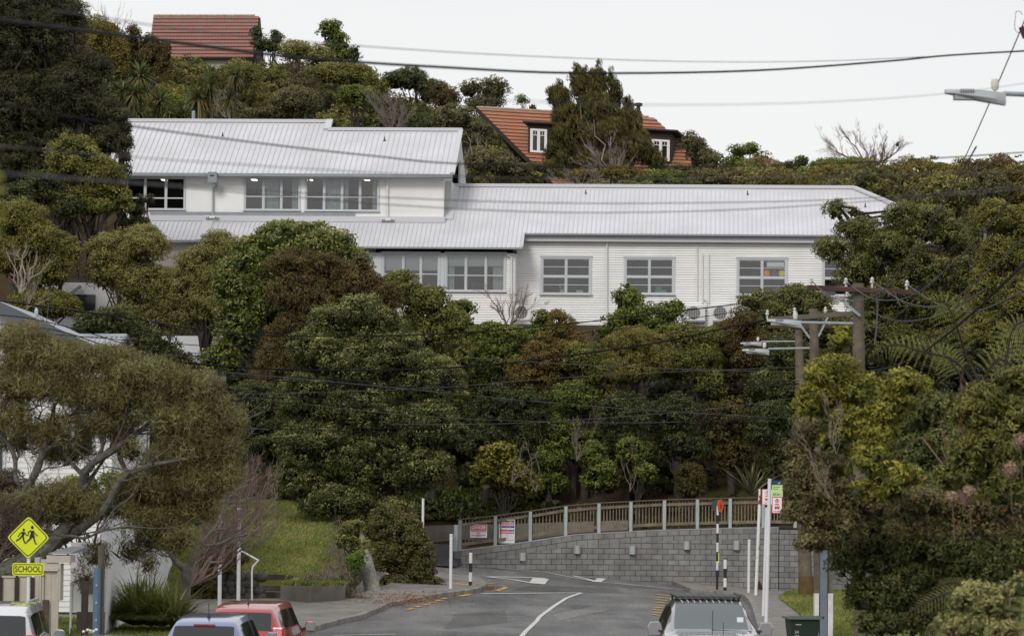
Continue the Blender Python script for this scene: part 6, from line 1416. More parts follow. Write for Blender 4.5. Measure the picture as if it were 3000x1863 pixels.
def crown(rng, lobes, L_, W_, n, cr, flat=.75, droop=0.0, up=.35, interior=.14, tipb=.18, spread=.16, low=-.6, tdir=None):
    C = np.array([c for c, r in lobes]); R = np.array([r for c, r in lobes]); area = (R[:, 0] * R[:, 2] + R[:, 0] * R[:, 1]); pr = area / area.sum()
    nc = int(np.clip(area.sum() * 6.5 / (cr * cr), 12, 9000)); li = rng.choice(len(lobes), nc, p=pr); d = rnd_dirs(rng, nc); d[:, 2] = np.where(d[:, 2] < low, -d[:, 2], d[:, 2])
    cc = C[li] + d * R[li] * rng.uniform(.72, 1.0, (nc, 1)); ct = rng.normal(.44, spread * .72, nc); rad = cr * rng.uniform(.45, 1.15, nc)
    n = int(n); ni = int(n * interior); no = n - ni
    k = rng.choice(nc, no, p=rad ** 2 / (rad ** 2).sum()); e = rnd_dirs(rng, no) + d[k] * .75 + np.array([0, 0, up]); e /= np.linalg.norm(e, axis=1, keepdims=True)
    pos = cc[k] + e * (rad[k] * rng.uniform(.35, 1.0, no) ** .6)[:, None] * np.array([1, 1, flat]); nr = e + rng.normal(0, .45, (no, 3)); nr /= np.linalg.norm(nr, axis=1, keepdims=True)
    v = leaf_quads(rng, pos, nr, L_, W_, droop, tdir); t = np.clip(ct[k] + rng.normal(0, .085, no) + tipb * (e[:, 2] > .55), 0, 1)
    li = rng.choice(len(lobes), ni, p=pr); dd = rnd_dirs(rng, ni); p2 = C[li] + dd * R[li] * rng.uniform(.2, .82, (ni, 1)); v2 = leaf_quads(rng, p2, rnd_dirs(rng, ni), L_ * 2.4, W_ * 3.2); t2 = np.clip(rng.normal(.22, .1, ni), 0, 1)  # inner leaves tinted darker: shade inside the crown put into their colour
    return np.concatenate([v, v2]), np.concatenate([t, t2]), cc
def branches(mb, rng, base, targets, r0, fork=.45, wob=.12, n=6, tipr=.25):
    base = Vector(base)
    for i, t in enumerate(targets):
        t = Vector(t); a = base.lerp(t, rng.uniform(0, .05)); L_ = (t - a).length; pts = []
        for k in range(n + 1):
            s = k / n; p = a.lerp(t, s); p += Vector(rng.normal(0, wob * L_ * .35 * math.sin(math.pi * s), 3)); p.z += L_ * .10 * math.sin(math.pi * s); pts.append(p)
        mb.tube(pts, [r0 * (1 - s_ / n) ** .8 + r0 * tipr * (s_ / n) * .3 + .004 for s_ in range(n + 1)], 5, cap=False)
TSEED = [100]
def tree(name, label, lobes_px, D, m, leaf=(.15, .07), cov=3.2, cr=.38, base=None, trunk_r=.16, bark=BARK, group=None, k=6, droop=0.0, flat=.75, nb=9, cat_="tree", sub=True, ry=.8, fork=.35, interior=.14, tipb=.18, spread=.16, up=.35, extra_mesh=None, stem=True, low=-.6, rr=(.38, .58), partname="crown", inner_branches=0, tdir=None):
    TSEED[0] += 1; rng = np.random.default_rng(TSEED[0]); lobes = []; A = 0
    for q in lobes_px:
        u, v, ru, rv = q[:4]; dd = q[4] if len(q) > 4 else 0; y = D + dd; p = P(u, v, y); s = y / FPX
        rx_, rz_ = ru * s, rv * s; rx_ = max(rx_ * .62, rx_ - .42 * cr); rz_ = max(rz_ * .62, rz_ - .38 * cr); lobes.append((np.array(p), np.array([rx_, rx_ * ry, rz_]))); A += math.pi * ru * rv * PXM * PXM
    cx = float(np.mean([l[0][0] for l in lobes])); cy = float(np.mean([l[0][1] for l in lobes]))
    if base is None: b = Vector((cx, cy, H(cx, cy)))
    else: b = Vector(base)
    lob = sublobes(rng, lobes, k, rr=rr) if sub else lobes
    sp = FPX / D * PXM; leaf = (leaf[0] * .76, leaf[1] * .76); n = 1.6 * cov * A / max(.5, .5 * leaf[0] * leaf[1] * sp * sp)
    v, t, cc = crown(rng, lob, leaf[0], leaf[1], n, cr, flat, droop, up, interior, tipb, spread, low, tdir)
    root = empty(name, b, label, cat_, group); v = v - np.array(b)
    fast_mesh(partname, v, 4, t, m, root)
    if stem:
        mb = MB(); top = Vector((np.average([l[0] for l in lobes], axis=0, weights=[l[1][0] for l in lobes]))) - b; fk = top * fork; fk = Vector((top.x * fork * .6, top.y * fork * .6, max(.3, top.z * fork)))
        mb.tube([Vector((0, 0, -.3)), fk * .5 + Vector(rng.normal(0, .05, 3)), fk], [trunk_r * 1.2, trunk_r, trunk_r * .8], 8, cap=False)
        tg = [Vector(c) - b for c, r in lobes]; idx = rng.choice(len(cc), min(nb, len(cc)), replace=False); tg2 = [Vector(cc[i]) - b for i in idx]
        branches(mb, rng, fk, tg, trunk_r * .7); branches(mb, rng, fk, tg2, trunk_r * .32)
        for j in range(inner_branches):
            i1, i2 = rng.choice(len(cc), 2); branches(mb, rng, Vector(lobes[rng.integers(len(lobes))][0]) - b, [Vector(cc[i1]) - b], trunk_r * .2)
        mb.build("trunk", bark, root, smooth=True)
    return root
def bare(name, label, base_uv, D, tips, m, r0=.1, levels=3, spread=.5, seed=1, cat_="tree", group=None, basept=None, nsub=4, up=.3, lenk=.42):
    """leafless branching: tips are photo pixels the main limbs reach"""
    rng = np.random.default_rng(seed); b = P(base_uv[0], base_uv[1], D) if basept is None else Vector(basept); root = empty(name, b, label, cat_, group); mb = MB()
    def grow(a, t, r, lv):
        L_ = (t - a).length; n = 5; pts = [a.lerp(t, i / n) + Vector(rng.normal(0, L_ * .045, 3)) * (0 < i < n) for i in range(n + 1)]
        mb.tube(pts, [max(.003, r * (1 - .72 * i / n)) for i in range(n + 1)], 5 if lv < 2 else 3, cap=False)
        if lv >= levels: return
        d0 = (t - a).normalized()
        for i in range(nsub):
            s = rng.uniform(.25, .98); p = pts[min(n, int(s * n))]; d = (d0 + Vector(rng.normal(0, spread, 3)) + Vector((0, 0, up))).normalized(); grow(p, p + d * L_ * lenk * rng.uniform(.6, 1.2), max(.003, r * (1 - .6 * s) * .55), lv + 1)
    for u, v in tips: grow(Vector((0, 0, 0)), P(u, v, D + rng.uniform(-1, 1) * .8) - b, r0 * rng.uniform(.6, 1), 0)
    mb.build("branches", m, root); return root
def spiky(heads, blade=(.85, .06), n=60, m=None, seed=3, droop=.5, low=-.35):
    """blade leaves radiating from points; heads in local coords. returns verts,tint"""
    rng = np.random.default_rng(seed); V = []; T = []
    for c, sc in heads:
        d = rnd_dirs(rng, n); d[:, 2] = np.maximum(d[:, 2], low) ; d /= np.linalg.norm(d, axis=1, keepdims=True); L_ = blade[0] * sc * rng.uniform(.75, 1.15, (n, 1)); s = np.cross(d, [0, 0, 1.0]) + 1e-4; s /= np.linalg.norm(s, axis=1, keepdims=True); w_ = blade[1] * sc / 2
        c = np.array(c, float); g1 = c + d * L_ * .5; g2 = c + d * L_; g2[:, 2] -= (droop * L_[:, 0] * .35); g1[:, 2] += .02
        V.append(np.stack([c + s * w_ * .5, g1 + s * w_, g1 - s * w_, c - s * w_ * .5], 1).reshape(-1, 3)); V.append(np.stack([g1 + s * w_, g2 + s * .004, g2 - s * .004, g1 - s * w_], 1).reshape(-1, 3))
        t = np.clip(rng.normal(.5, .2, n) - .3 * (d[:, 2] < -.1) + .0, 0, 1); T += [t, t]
    return np.concatenate(V), np.concatenate(T)
CABB = leaf_mat("cabbage tree blades", [(.20, .16, .07), (.08, .10, .03), (.15, .18, .055), (.27, .27, .11)], rough=.4)
FLAX = leaf_mat("flax blades", [(.06, .07, .018), (.15, .18, .045), (.26, .28, .08), (.42, .42, .17)], rough=.4)

# ================= hillside behind the school: one mass of bush (stuff) =================
rng = np.random.default_rng(7)
SKY = ([-50, 200, 300, 380, 440, 600, 770, 850, 930, 1060, 1150, 1300, 1400, 1500, 1560, 1640, 1980, 2100, 2130, 2250, 2310, 2420, 2600, 2700, 2800, 2960, 3100], [-60, 40, 95, 125, 165, 175, 175, 155, 175, 205, 215, 262, 320, 430, 500, 520, 505, 490, 508, 480, 506, 476, 484, 474, 496, 455, 455])
RID = lambda u: 353 if u < 985 else (375 if u < 1335 else 540)
V_ = []; T_ = []; NL = 0
kinds = {}
GROUPM = {'o': OLIVE, 'p': OLIVEP, 'g': GREYG, 'b': BRONZE, 'd': DARK, 'm': MIDG, 'y': GORSE}
for y in np.arange(196, 258, 3.8):
    for x in np.arange(-45, 48, 2.8):
        xx = x + rng.uniform(-1.2, 1.2); yy = y + rng.uniform(-1.6, 1.6); z = H(xx, yy); r = rng.uniform(1.9, 3.3)
        u, v = proj((xx, yy, z + r * .9)); 
        if u < -250 or u > 3250: continue
        if v > RID(u) + 25: continue
        sk_ = float(np.interp(u, *SKY)) + 4 + rng.uniform(-16, 16)
        vt = proj((xx, yy, z + r * 1.55))[1]
        if vt < sk_:
            zz = (P(u, sk_, yy).z) - r * .8
            if zz < z - r * .3:
                continue
            zc = zz
        else: zc = z + r * .55
        if 1395 < u < 2030 and yy < 225 and v < 505: continue
        if 430 < u < 780 and v < 150 and yy < 242: continue
        kk = rng.choice(list('oopggbdmmy' if u < 1400 else 'oogbbdmpy'), p=None); kinds.setdefault(kk, []).append((np.array([xx, yy, zc]), np.array([r * 1.15, r, r * .85]), u, v))
nm = {'o': "olive scrub", 'p': "pale olive scrub", 'g': "grey green scrub", 'b': "bronze scrub", 'd': "dark scrub", 'm': "mid green scrub", 'y': "ochre scrub"}
for kk, ls in kinds.items():
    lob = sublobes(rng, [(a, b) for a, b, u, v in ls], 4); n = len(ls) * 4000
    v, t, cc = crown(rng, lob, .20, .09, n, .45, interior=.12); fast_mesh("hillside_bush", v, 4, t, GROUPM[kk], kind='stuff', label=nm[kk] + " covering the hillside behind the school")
# ================= distinct trees on the hill =================
HG = "trees and bushes on the hill behind the school"
def ht(label, lobes, D, m, **kw):
    kw.setdefault('leaf', (.22, .10)); kw.setdefault('cr', .45); kw.setdefault('cov', 3.0); kw.setdefault('trunk_r', .13); kw.setdefault('group', HG); return tree(kw.pop('name', "hill_tree"), label, lobes, D, m, **kw)
ht("tall dark tree standing alone on the ridge, leaning right, against the sky", ((968, 95, 38, 42), (985, 130, 42, 38), (1005, 165, 34, 35)), 238, MIDG, cov=2.2, leaf=(.24, .12), nb=16)
ht("small dark tree just right of the ridge tree, lower", ((1040, 165, 18, 38), (1025, 200, 22, 25)), 236, DARK, cov=2.0)
ht("dark tree touching the right end of the red tiled roof", ((752, 105, 24, 28), (765, 135, 30, 22)), 234, DARK, cov=2.4)
ht("twin topped dark tree a little right of the red roof", ((808, 115, 28, 30), (795, 145, 34, 20)), 234.5, DARK, cov=2.4)
ht("bronze columnar tree left of the red roof", ((390, 150, 30, 75), (440, 175, 34, 80), (480, 180, 26, 60)), 226, BRONZE, cov=3.4, flat=1.1)
ht("tall pale bronze columnar tree touching the big dark pine", ((300, 130, 50, 80), (345, 185, 40, 85)), 224, GORSE, cov=2.4, flat=1.1)
ht("broad olive dome left of the upper roof ridge tree", ((860, 150, 60, 34), (930, 165, 55, 36)), 231, OLIVEP, cov=3)
ht("wide olive tree with a sloping top right of the ridge tree", ((1000, 225, 110, 45), (1085, 260, 60, 40)), 226, OLIVE, cov=3)
ht("rounded green bush above the end of the upper roof", ((1045, 290, 75, 42),), 219, MIDG, cov=3)
ht("grey green mound above the middle of the upper roof", ((870, 300, 90, 48), (800, 335, 70, 26)), 217, GREYG, cov=3)
ht("olive mound left of centre above the upper roof", ((700, 235, 80, 60), (640, 300, 60, 45)), 219, OLIVE, cov=3)
ht("dark green rounded tree with pale skyline top, centre hill", ((1190, 240, 75, 40), (1260, 275, 60, 45)), 228, DARK, cov=3)
ht("brown tinged bush on the skyline left of the brown house", ((1300, 290, 50, 55),), 224, BRONZE, cov=2.6)
ht("tall thin leaved brown grey tree left of the orange roof house", ((1385, 262, 48, 38), (1450, 270, 52, 50), (1420, 310, 60, 35)), 232, GREYG, cov=1.9, nb=18)
ht("large dull green dome beside the left gable of the brown house", ((1340, 350, 70, 50), (1395, 400, 60, 50), (1330, 430, 50, 50)), 203, GREYG, cov=3.2, inner_branches=5, bark=BARKP)
ht("low brownish bush between the upper roof and the orange roof", ((1440, 480, 85, 45), (1500, 505, 60, 32)), 196, GREYG, cov=3)
ht("dark glossy bush under the left eave of the orange roof", ((1560, 505, 45, 30),), 198, DARK, cov=3)
ht("small sparse sapling on the orange roof skyline", ((1530, 295, 22, 18), (1560, 318, 18, 12)), 226, MIDG, cov=1.2, nb=10)
ws = [(1640, 300, 34, 40), (1665, 345, 50, 40), (1700, 260, 34, 48), (1745, 250, 30, 45), (1795, 275, 22, 38), (1750, 330, 70, 60), (1690, 400, 80, 55), (1790, 400, 75, 55), (1850, 440, 75, 50), (1690, 470, 75, 45), (1780, 490, 90, 40), (1700, 225, 14, 20), (1678, 240, 12, 18), (1760, 225, 12, 22), (1800, 250, 12, 22), (1830, 360, 40, 40), (1612, 290, 13, 30), (1636, 262, 12, 26), (1655, 300, 16, 40), (1690, 215, 10, 26), (1716, 232, 10, 30), (1733, 240, 12, 36), (1752, 214, 10, 30), (1770, 250, 14, 36), (1790, 238, 11, 32), (1812, 290, 16, 46), (1840, 330, 18, 50), (1862, 380, 24, 60), (1910, 470, 34, 30), (1880, 420, 30, 40), (1930, 495, 30, 28), (1625, 450, 34, 36), (1620, 500, 45, 28)]
ht("large windswept bronze green tree in front of the orange roofed house", ws, 205, PHOTM if False else leaf_mat("windswept bronze green foliage", [(0.0145, 0.0154, 0.0049), (0.0519, 0.0494, 0.0117), (0.1193, 0.1043, 0.0234), (0.1970, 0.1702, 0.0439)]), name="windswept_tree", cov=4.2, cr=.27, k=3, flat=1.7, nb=26, bark=BARKP, inner_branches=10, leaf=(.34, .06), tdir=np.array([-.38, 0, .92]), droop=.72, rr=(.25, .45))
bare("dead_branches", "grey dead branches showing inside the windswept tree", (1800, 545), 202.4, ((1700, 400), (1740, 350), (1790, 400), (1830, 440), (1730, 450), (1690, 470)), BARKG, .07, seed=12, nsub=5, cat_="dead tree")
ht("yellow green low bush in front of the windswept tree", ((1950, 525, 60, 22), (1900, 530, 40, 18)), 197, MIDG, cov=3)
ht("dark olive hedge below the windswept tree", ((1820, 515, 80, 28), (1720, 520, 70, 24)), 198, leaf_mat("hedge foliage", [(0.0242, 0.0234, 0.0052), (0.0966, 0.0762, 0.0139), (0.1976, 0.1476, 0.0305), (0.2965, 0.2257, 0.0549)]), cov=3)
ht("pointed grey green tree right of the right dormer", ((2022, 425, 36, 42), (2045, 445, 48, 42), (2080, 480, 45, 36), (2050, 470, 52, 40), (2030, 515, 60, 30)), 205, GREYG, cov=2.6)
ht("grey green bush covering the lower right corner of the orange roof", ((1990, 510, 50, 30), (2060, 525, 60, 25)), 200, GREYG, cov=2.6)
ht("open dark green small tree on the right skyline", ((2165, 448, 38, 26), (2200, 442, 36, 24), (2235, 470, 40, 28), (2150, 480, 40, 26), (2200, 490, 60, 26)), 214, MIDG, cov=1.7, nb=14)
ht("reddish twiggy bush under the open small tree", ((2230, 490, 50, 32), (2280, 505, 40, 30)), 209, leaf_mat("russet twig foliage", [(0.0612, 0.0317, 0.0174), (0.1921, 0.0988, 0.0548), (0.3367, 0.1818, 0.1098), (0.3965, 0.2599, 0.1659)]), cov=1.7, leaf=(.2, .05))
ht("brown green mound right of the orange roof", ((2140, 520, 70, 28),), 203, BRONZE, cov=3)
ht("bright green spreading tree under the bare skyline tree", ((2420, 490, 60, 26), (2500, 490, 60, 30), (2370, 510, 40, 22)), 208, MIDG, cov=2.8)
ht("wide bronze olive mound right of the roof hip", ((2610, 530, 100, 40), (2720, 560, 90, 45)), 204, BRONZE, cov=3.2)
ht("ochre bush on the right hillside", ((2755, 545, 48, 38), (2790, 600, 40, 30)), 200, GORSE, cov=2.8)
ht("grey twiggy mass on the far right hillside", ((2900, 560, 70, 60), (2870, 640, 70, 40)), 196, GREYG, cov=2.8, inner_branches=8, bark=BARKG)
ht("dark knobbly tree on the right skyline", ((2935, 478, 42, 26), (2900, 500, 50, 26), (2845, 505, 30, 16)), 214, leaf_mat("knobbly tree foliage", [(0.0242, 0.0234, 0.0068), (0.0870, 0.0741, 0.0172), (0.1976, 0.1391, 0.0305), (0.2769, 0.1915, 0.0549)]), cov=3)
ht("small green dome on the right skyline left of the knobbly tree", ((2710, 485, 32, 18), (2760, 497, 40, 16)), 216, MIDG, cov=3)
ht("dark tree filling the far right edge of the hillside", ((3010, 520, 60, 45), (3020, 600, 60, 50), (2960, 640, 70, 60)), 202, DARK, cov=3)
bare("bare_tree", "leafless tree with fine branches on the right skyline", (2565, 520), 212, ((2420, 430), (2470, 385), (2520, 395), (2555, 400), (2600, 400), (2640, 430), (2640, 480), (2400, 470), (2450, 480)), mat("pale brown bare branches", (.21, .155, .13), .9), .085, levels=3, spread=.42, seed=5, group=HG, nsub=8)
bare("dead_tree", "silvery dead tree above the right half of the upper roof", (1150, 400), 206, ((1080, 285), (1110, 300), (1150, 310), (1190, 325), (1215, 335), (1130, 340), (1180, 360)), mat("mauve grey dead twigs", (.22, .18, .175), .9), .045, levels=3, spread=.35, seed=8, group=HG, nsub=9)
bare("twiggy_saplings", "row of thin leafless twigs rising against the sky at top left", (340, 130), 224, ((255, 0), (262, 40), (292, 20), (305, 45), (340, 50), (365, 10), (372, 60), (385, 30), (400, 70), (330, 60), (215, 10)), mat("brown skyline twigs", (.14, .11, .095), .9), .03, levels=2, spread=.14, seed=9, group=HG, nsub=4, up=.9)
bare("dry_shrub", "pale dry brushwood below the windswept tree", (1700, 560), 197, ((1620, 520), (1650, 500), (1690, 505), (1720, 500), (1750, 495), (1770, 510), (1630, 545)), BARKG, .03, levels=3, spread=.3, seed=10, group=HG, nsub=7)
bare("dry_shrub", "pale dry brushwood beside the cabbage trees", (660, 345), 210, ((620, 290), (640, 280), (655, 285), (670, 290), (690, 310)), BARKG, .03, levels=3, spread=.3, seed=15, group=HG, nsub=7)
bare("dead_branches", "pale gnarled branches left of the brown gable", (1400, 480), 201.5, ((1370, 400), (1400, 390), (1430, 420), (1440, 450), (1360, 440)), BARKP, .05, levels=2, spread=.5, seed=16, group=HG)
# cabbage trees
for i, (u, v, h_, sc, lab) in enumerate(((308, 275, 55, 1.0, "leftmost cabbage tree of the cluster beside the pine"), (360, 268, 60, .95, "cabbage tree with yellowish skirt second from the left"), (412, 225, 85, 1.2, "tallest cabbage tree head above the cluster"), (395, 275, 60, 1.0, "cabbage tree right below the tallest head"), (375, 300, 40, .7, "small cabbage tree head between two larger ones"), (470, 300, 50, 1.1, "cabbage tree with wide pale head right of the cluster"), (405, 335, 25, 1.0, "cabbage tree head just above the roof, left one"), (495, 335, 25, 1.0, "cabbage tree head just above the roof, middle one"), (535, 340, 22, .85, "cabbage tree head just above the roof beside the flue"), (582, 285, 50, 1.15, "dark cabbage tree left of the brushwood"), (612, 250, 60, 1.1, "cabbage tree with spreading head above the brushwood"), (620, 215, 60, .7, "small cabbage tree high on the slope"), (690, 222, 55, .85, "cabbage tree standing apart on the right"), (672, 290, 40, .8, "half hidden cabbage tree beside the brushwood"), (1218, 210, 25, .55, "tiny cabbage tree head on the skyline at the centre"), (1240, 222, 22, .5, "second tiny cabbage tree head on the skyline"))):
    D = (196.5 + (i % 3) * .6) if i < 14 else 231
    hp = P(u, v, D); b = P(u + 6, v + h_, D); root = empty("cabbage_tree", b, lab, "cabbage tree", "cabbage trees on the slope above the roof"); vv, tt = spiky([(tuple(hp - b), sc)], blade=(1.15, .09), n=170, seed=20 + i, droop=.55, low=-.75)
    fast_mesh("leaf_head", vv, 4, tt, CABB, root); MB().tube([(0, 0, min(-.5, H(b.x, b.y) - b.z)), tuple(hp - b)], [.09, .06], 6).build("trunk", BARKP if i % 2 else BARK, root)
ht("low dark tree on the right skyline between the open tree and the bare tree", ((2310, 492, 40, 22), (2345, 480, 30, 22)), 213, DARK, cov=2.6)
ht("small pointed tree on the skyline just right of the bare tree", ((2665, 482, 22, 24), (2640, 500, 34, 16)), 214, MIDG, cov=2.6)
ht("rounded olive tree on the skyline left of the knobbly tree", ((2822, 486, 30, 22), (2800, 505, 40, 18)), 213, OLIVE, cov=2.6)
# bird
p = P(2629, 424, 211.5); mb = MB(); mb.ball((0, 0, 0), .10, .07, .13, 10, 6); mb.ball((.05, 0, .14), .05, .05, .055, 8, 5); mb.bar((-.05, 0, -.05), (-.14, 0, -.24), .06, .02); mb.bar((.09, 0, .14), (.15, 0, .14), .015, .015); tag(mb.build("bird", BLACK, None, smooth=True, loc=p), "black bird perched at the right tip of the bare tree", "bird")

# ================= big trees at the left in front of the school =================
LG = "tall trees in front of the left end of the school"
tree("pine_tree", "huge dark pine filling the top left corner", ((60, 120, 190, 170), (150, 60, 120, 110), (60, 330, 180, 160), (200, 290, 130, 120), (290, 330, 70, 70), (150, 480, 190, 120), (320, 420, 70, 60), (260, 210, 80, 60)), 152, PINE, leaf=(.26, .045), cov=3.6, cr=.42, trunk_r=.4, bark=BARKD, group=LG, k=8, nb=40, inner_branches=26, spread=.2)
tree("pine_branch", "dark needled branch ends overlapping the left end of the upper roof", ((350, 340, 42, 26), (370, 380, 22, 26), (368, 420, 24, 26), (365, 465, 24, 24), (362, 500, 26, 18)), 150, PINE, leaf=(.24, .04), cov=3.0, cr=.28, trunk_r=.12, bark=BARKD, group=LG, k=4, cat_="pine")
tree("pine_branch", "small dark pine tip in front of the leftmost upper windows", ((418, 590, 22, 20), (400, 620, 34, 22), (440, 585, 12, 18), (400, 655, 48, 22)), 149.5, PINE, leaf=(.22, .04), cov=3.0, cr=.26, trunk_r=.1, bark=BARKD, group=LG, k=3, cat_="pine")
tree("olive_tree", "olive green tree with clumped crown left of the upper windows", ((215, 470, 90, 80), (290, 520, 85, 75), (330, 590, 60, 60), (250, 600, 90, 60), (150, 560, 80, 60)), 147, OLIVE, leaf=(.17, .08), cov=3.4, cr=.40, trunk_r=.2, group=LG, k=7, nb=20, inner_branches=12)
tree("dark_tree", "dark green tree with a domed top at the far left middle", ((110, 560, 90, 60), (60, 600, 90, 60), (190, 610, 60, 60)), 146, DARK, leaf=(.18, .08), cov=3.2, cr=.4, trunk_r=.2, group=LG)
tree("domed_tree", "bright olive domed tree at the left edge above the pale dead branches", ((50, 650, 100, 70), (110, 720, 100, 75), (30, 760, 90, 80), (150, 800, 80, 70), (200, 740, 40, 50), (120, 900, 120, 60)), 139, OLIVE, leaf=(.14, .06), cov=3.4, cr=.36, trunk_r=.25, group=LG, k=7, nb=14, spread=.13)
bare("dead_branches", "pale bare branches poking out of the domed tree at the left", (60, 860), 133.8, ((20, 740), (60, 730), (80, 720), (110, 750), (150, 760), (100, 830), (30, 800)), BARKP, .06, levels=2, spread=.4, seed=31, group=LG, cat_="dead branches")
bare("dead_branches", "thin pale dead branches hanging lower beside the vent pipe", (80, 900), 133.8, ((100, 840), (130, 790), (150, 870), (90, 830), (60, 930)), BARKP, .03, levels=2, spread=.4, seed=32, group=LG, cat_="dead branches")

# ================= trees of the bank, left to right =================
BG = "trees growing on the bank between street and school"
def bt(name, label, lobes, D, m, **kw):
    kw.setdefault('leaf', (.14, .065)); kw.setdefault('cr', .34); kw.setdefault('cov', 3.3); kw.setdefault('trunk_r', .15); kw.setdefault('group', BG); return tree(name, label, lobes, D, m, **kw)
bt("olive_tree", "pale olive tree with layered clumps left of the large leaved tree", ((400, 730, 110, 75), (330, 800, 100, 80), (440, 850, 120, 85), (520, 930, 110, 80), (370, 940, 80, 70), (300, 720, 60, 40)), 140, OLIVEP, leaf=(.13, .05), k=8, nb=20, inner_branches=10, spread=.13)
bt("olive_tree", "second pale olive dome joining the large leaved tree", ((640, 740, 80, 70), (590, 800, 90, 80), (610, 900, 90, 80), (560, 850, 80, 70)), 139, OLIVEP, leaf=(.13, .05), k=8, nb=14, spread=.13)
bt("dark_tree", "very dark green tree behind the shed, under the olive crowns", ((320, 960, 110, 70), (280, 1030, 90, 60), (430, 1020, 110, 70), (500, 1080, 90, 60)), 135, DARK, leaf=(.17, .08), nb=10)
bt("broadleaf_tree", "large leaved glossy tree with yellowish leaves, topmost of the bank", ((850, 850, 200, 180, 1), (850, 720, 130, 75), (930, 730, 120, 80), (1000, 790, 100, 80), (760, 760, 100, 90), (690, 830, 80, 90), (690, 950, 80, 100), (650, 1060, 70, 70), (740, 900, 80, 90), (1060, 850, 60, 60)), 134, BROAD, leaf=(.20, .09), cr=.38, k=7, trunk_r=.3, nb=14, spread=.18)
bt("broadleaf_tree", "glossy yellow green tree at the right shoulder of the bronze tree", ((1180, 850, 70, 60), (1250, 900, 80, 70), (1310, 960, 70, 70), (1340, 1060, 60, 80), (1240, 1000, 90, 90), (1330, 1180, 50, 80)), 132, YELG, leaf=(.19, .08), cr=.32, k=6, spread=.2)
bt("bronze_tree", "big bronze brown tree in the middle of the bank", ((1000, 890, 180, 120, .8), (850, 1080, 120, 140, .8), (860, 780, 85, 60), (940, 790, 80, 55), (1020, 840, 80, 60), (880, 870, 110, 80), (1080, 860, 70, 70), (1130, 880, 60, 60), (900, 980, 110, 90), (1100, 950, 90, 70), (820, 1080, 80, 90), (780, 1180, 90, 100), (1060, 780, 30, 40)), 130, BRONZE, leaf=(.13, .055), cr=.33, k=7, trunk_r=.28, spread=.17)
SL = ((1060, 1210, 265, 200, 1.5), (1060, 1030, 185, 130, 1), (1070, 1390, 215, 120, 1), (960, 950, 70, 55), (1060, 920, 80, 60), (1120, 960, 80, 60), (1160, 1040, 120, 80), (930, 1040, 110, 80), (1040, 1080, 140, 90), (1250, 1120, 120, 90), (900, 1180, 120, 90), (1060, 1210, 150, 100), (1250, 1260, 120, 100), (930, 1320, 130, 100), (1100, 1360, 150, 110), (1240, 1380, 90, 80), (1000, 1470, 130, 60), (870, 1420, 90, 80), (1150, 1510, 90, 55), (1060, 1540, 70, 40), (930, 1490, 70, 40))
bt("pohutukawa_tree", "largest grey green tree with pale leaf tips in the centre of the bank", SL, 121, SILVER, leaf=(.15, .055), cr=.36, k=7, trunk_r=.34, nb=20, cov=3.8, spread=.19, base=(P(1085, 1640, 121).x, 121.5, H(-5, 121.5)), tipb=.36)
bt("small_tree", "small rounded green tree in front of the lower left windows", ((1350, 910, 48, 34), (1335, 935, 40, 30)), 146, MIDG, leaf=(.17, .09))
bt("bank_tree", "small green tree just right of the leftmost heat pump", ((1590, 965, 38, 60), (1570, 1000, 50, 50)), 138, MIDG, leaf=(.16, .07))
bt("bank_tree", "dark leafy tree below the leftmost heat pump", ((1500, 1000, 60, 50), (1380, 1010, 50, 60), (1440, 985, 45, 50), (1420, 1060, 60, 80), (1400, 1160, 60, 80), (1470, 1060, 60, 70)), 136, MIDG, leaf=(.17, .08))
bt("bank_tree", "bronze green tree in front of the weatherboards left of the corrugated fence", ((1640, 965, 45, 55), (1590, 1050, 80, 70), (1690, 1010, 50, 40), (1640, 1060, 90, 70), (1560, 1120, 90, 80), (1640, 930, 25, 25)), 135, leaf_mat("bronze green foliage", [(0.0303, 0.0234, 0.0068), (0.1042, 0.0762, 0.0183), (0.1976, 0.1476, 0.0342), (0.2965, 0.2257, 0.0622)]), leaf=(.13, .06), nb=14)
bt("bank_tree", "yellow green tree hanging over the wires at the centre", ((1700, 1060, 60, 60), (1760, 1100, 60, 50), (1690, 1030, 30, 30)), 133, YELG, leaf=(.15, .07))
bt("bank_tree", "green tree with a pointed top against the second big window", ((1840, 880, 52, 45), (1870, 930, 80, 50), (1960, 920, 50, 40), (1810, 960, 55, 50), (1920, 970, 80, 40), (1985, 895, 25, 22), (1838, 842, 10, 20)), 140, MIDG, leaf=(.18, .08), nb=16, cov=2.9)
bt("bank_tree", "feathery olive green tree below the pointed tree", ((1850, 1010, 90, 60), (1830, 1080, 110, 80), (1900, 1050, 90, 80), (1780, 1130, 80, 70)), 133.5, leaf_mat("feathery olive green foliage", [(0.0364, 0.0364, 0.0083), (0.1224, 0.1074, 0.0246), (0.2379, 0.2001, 0.0488), (0.3367, 0.2769, 0.0756)]), leaf=(.14, .035), cr=.3)
bt("bank_tree", "bright yellow green tree under the middle heat pump", ((2000, 985, 60, 45), (2070, 990, 50, 40), (2050, 1065, 80, 60), (1980, 1080, 70, 60), (2070, 1130, 60, 60)), 134.5, YELG, leaf=(.15, .07), spread=.2)
bt("bank_tree", "bronze tree at the right end of the weatherboards", ((2175, 955, 60, 55), (2120, 990, 60, 50), (2150, 1050, 90, 70), (2220, 1040, 70, 70), (2130, 1140, 80, 80)), 136, BRONZE, leaf=(.14, .06))
bt("bank_tree", "dark grey green tree behind the farthest pole", ((2300, 1050, 80, 80), (2330, 1150, 90, 90), (2250, 1150, 70, 80), (2380, 1080, 80, 80)), 134, SILVER, leaf=(.15, .06), tipb=.1)
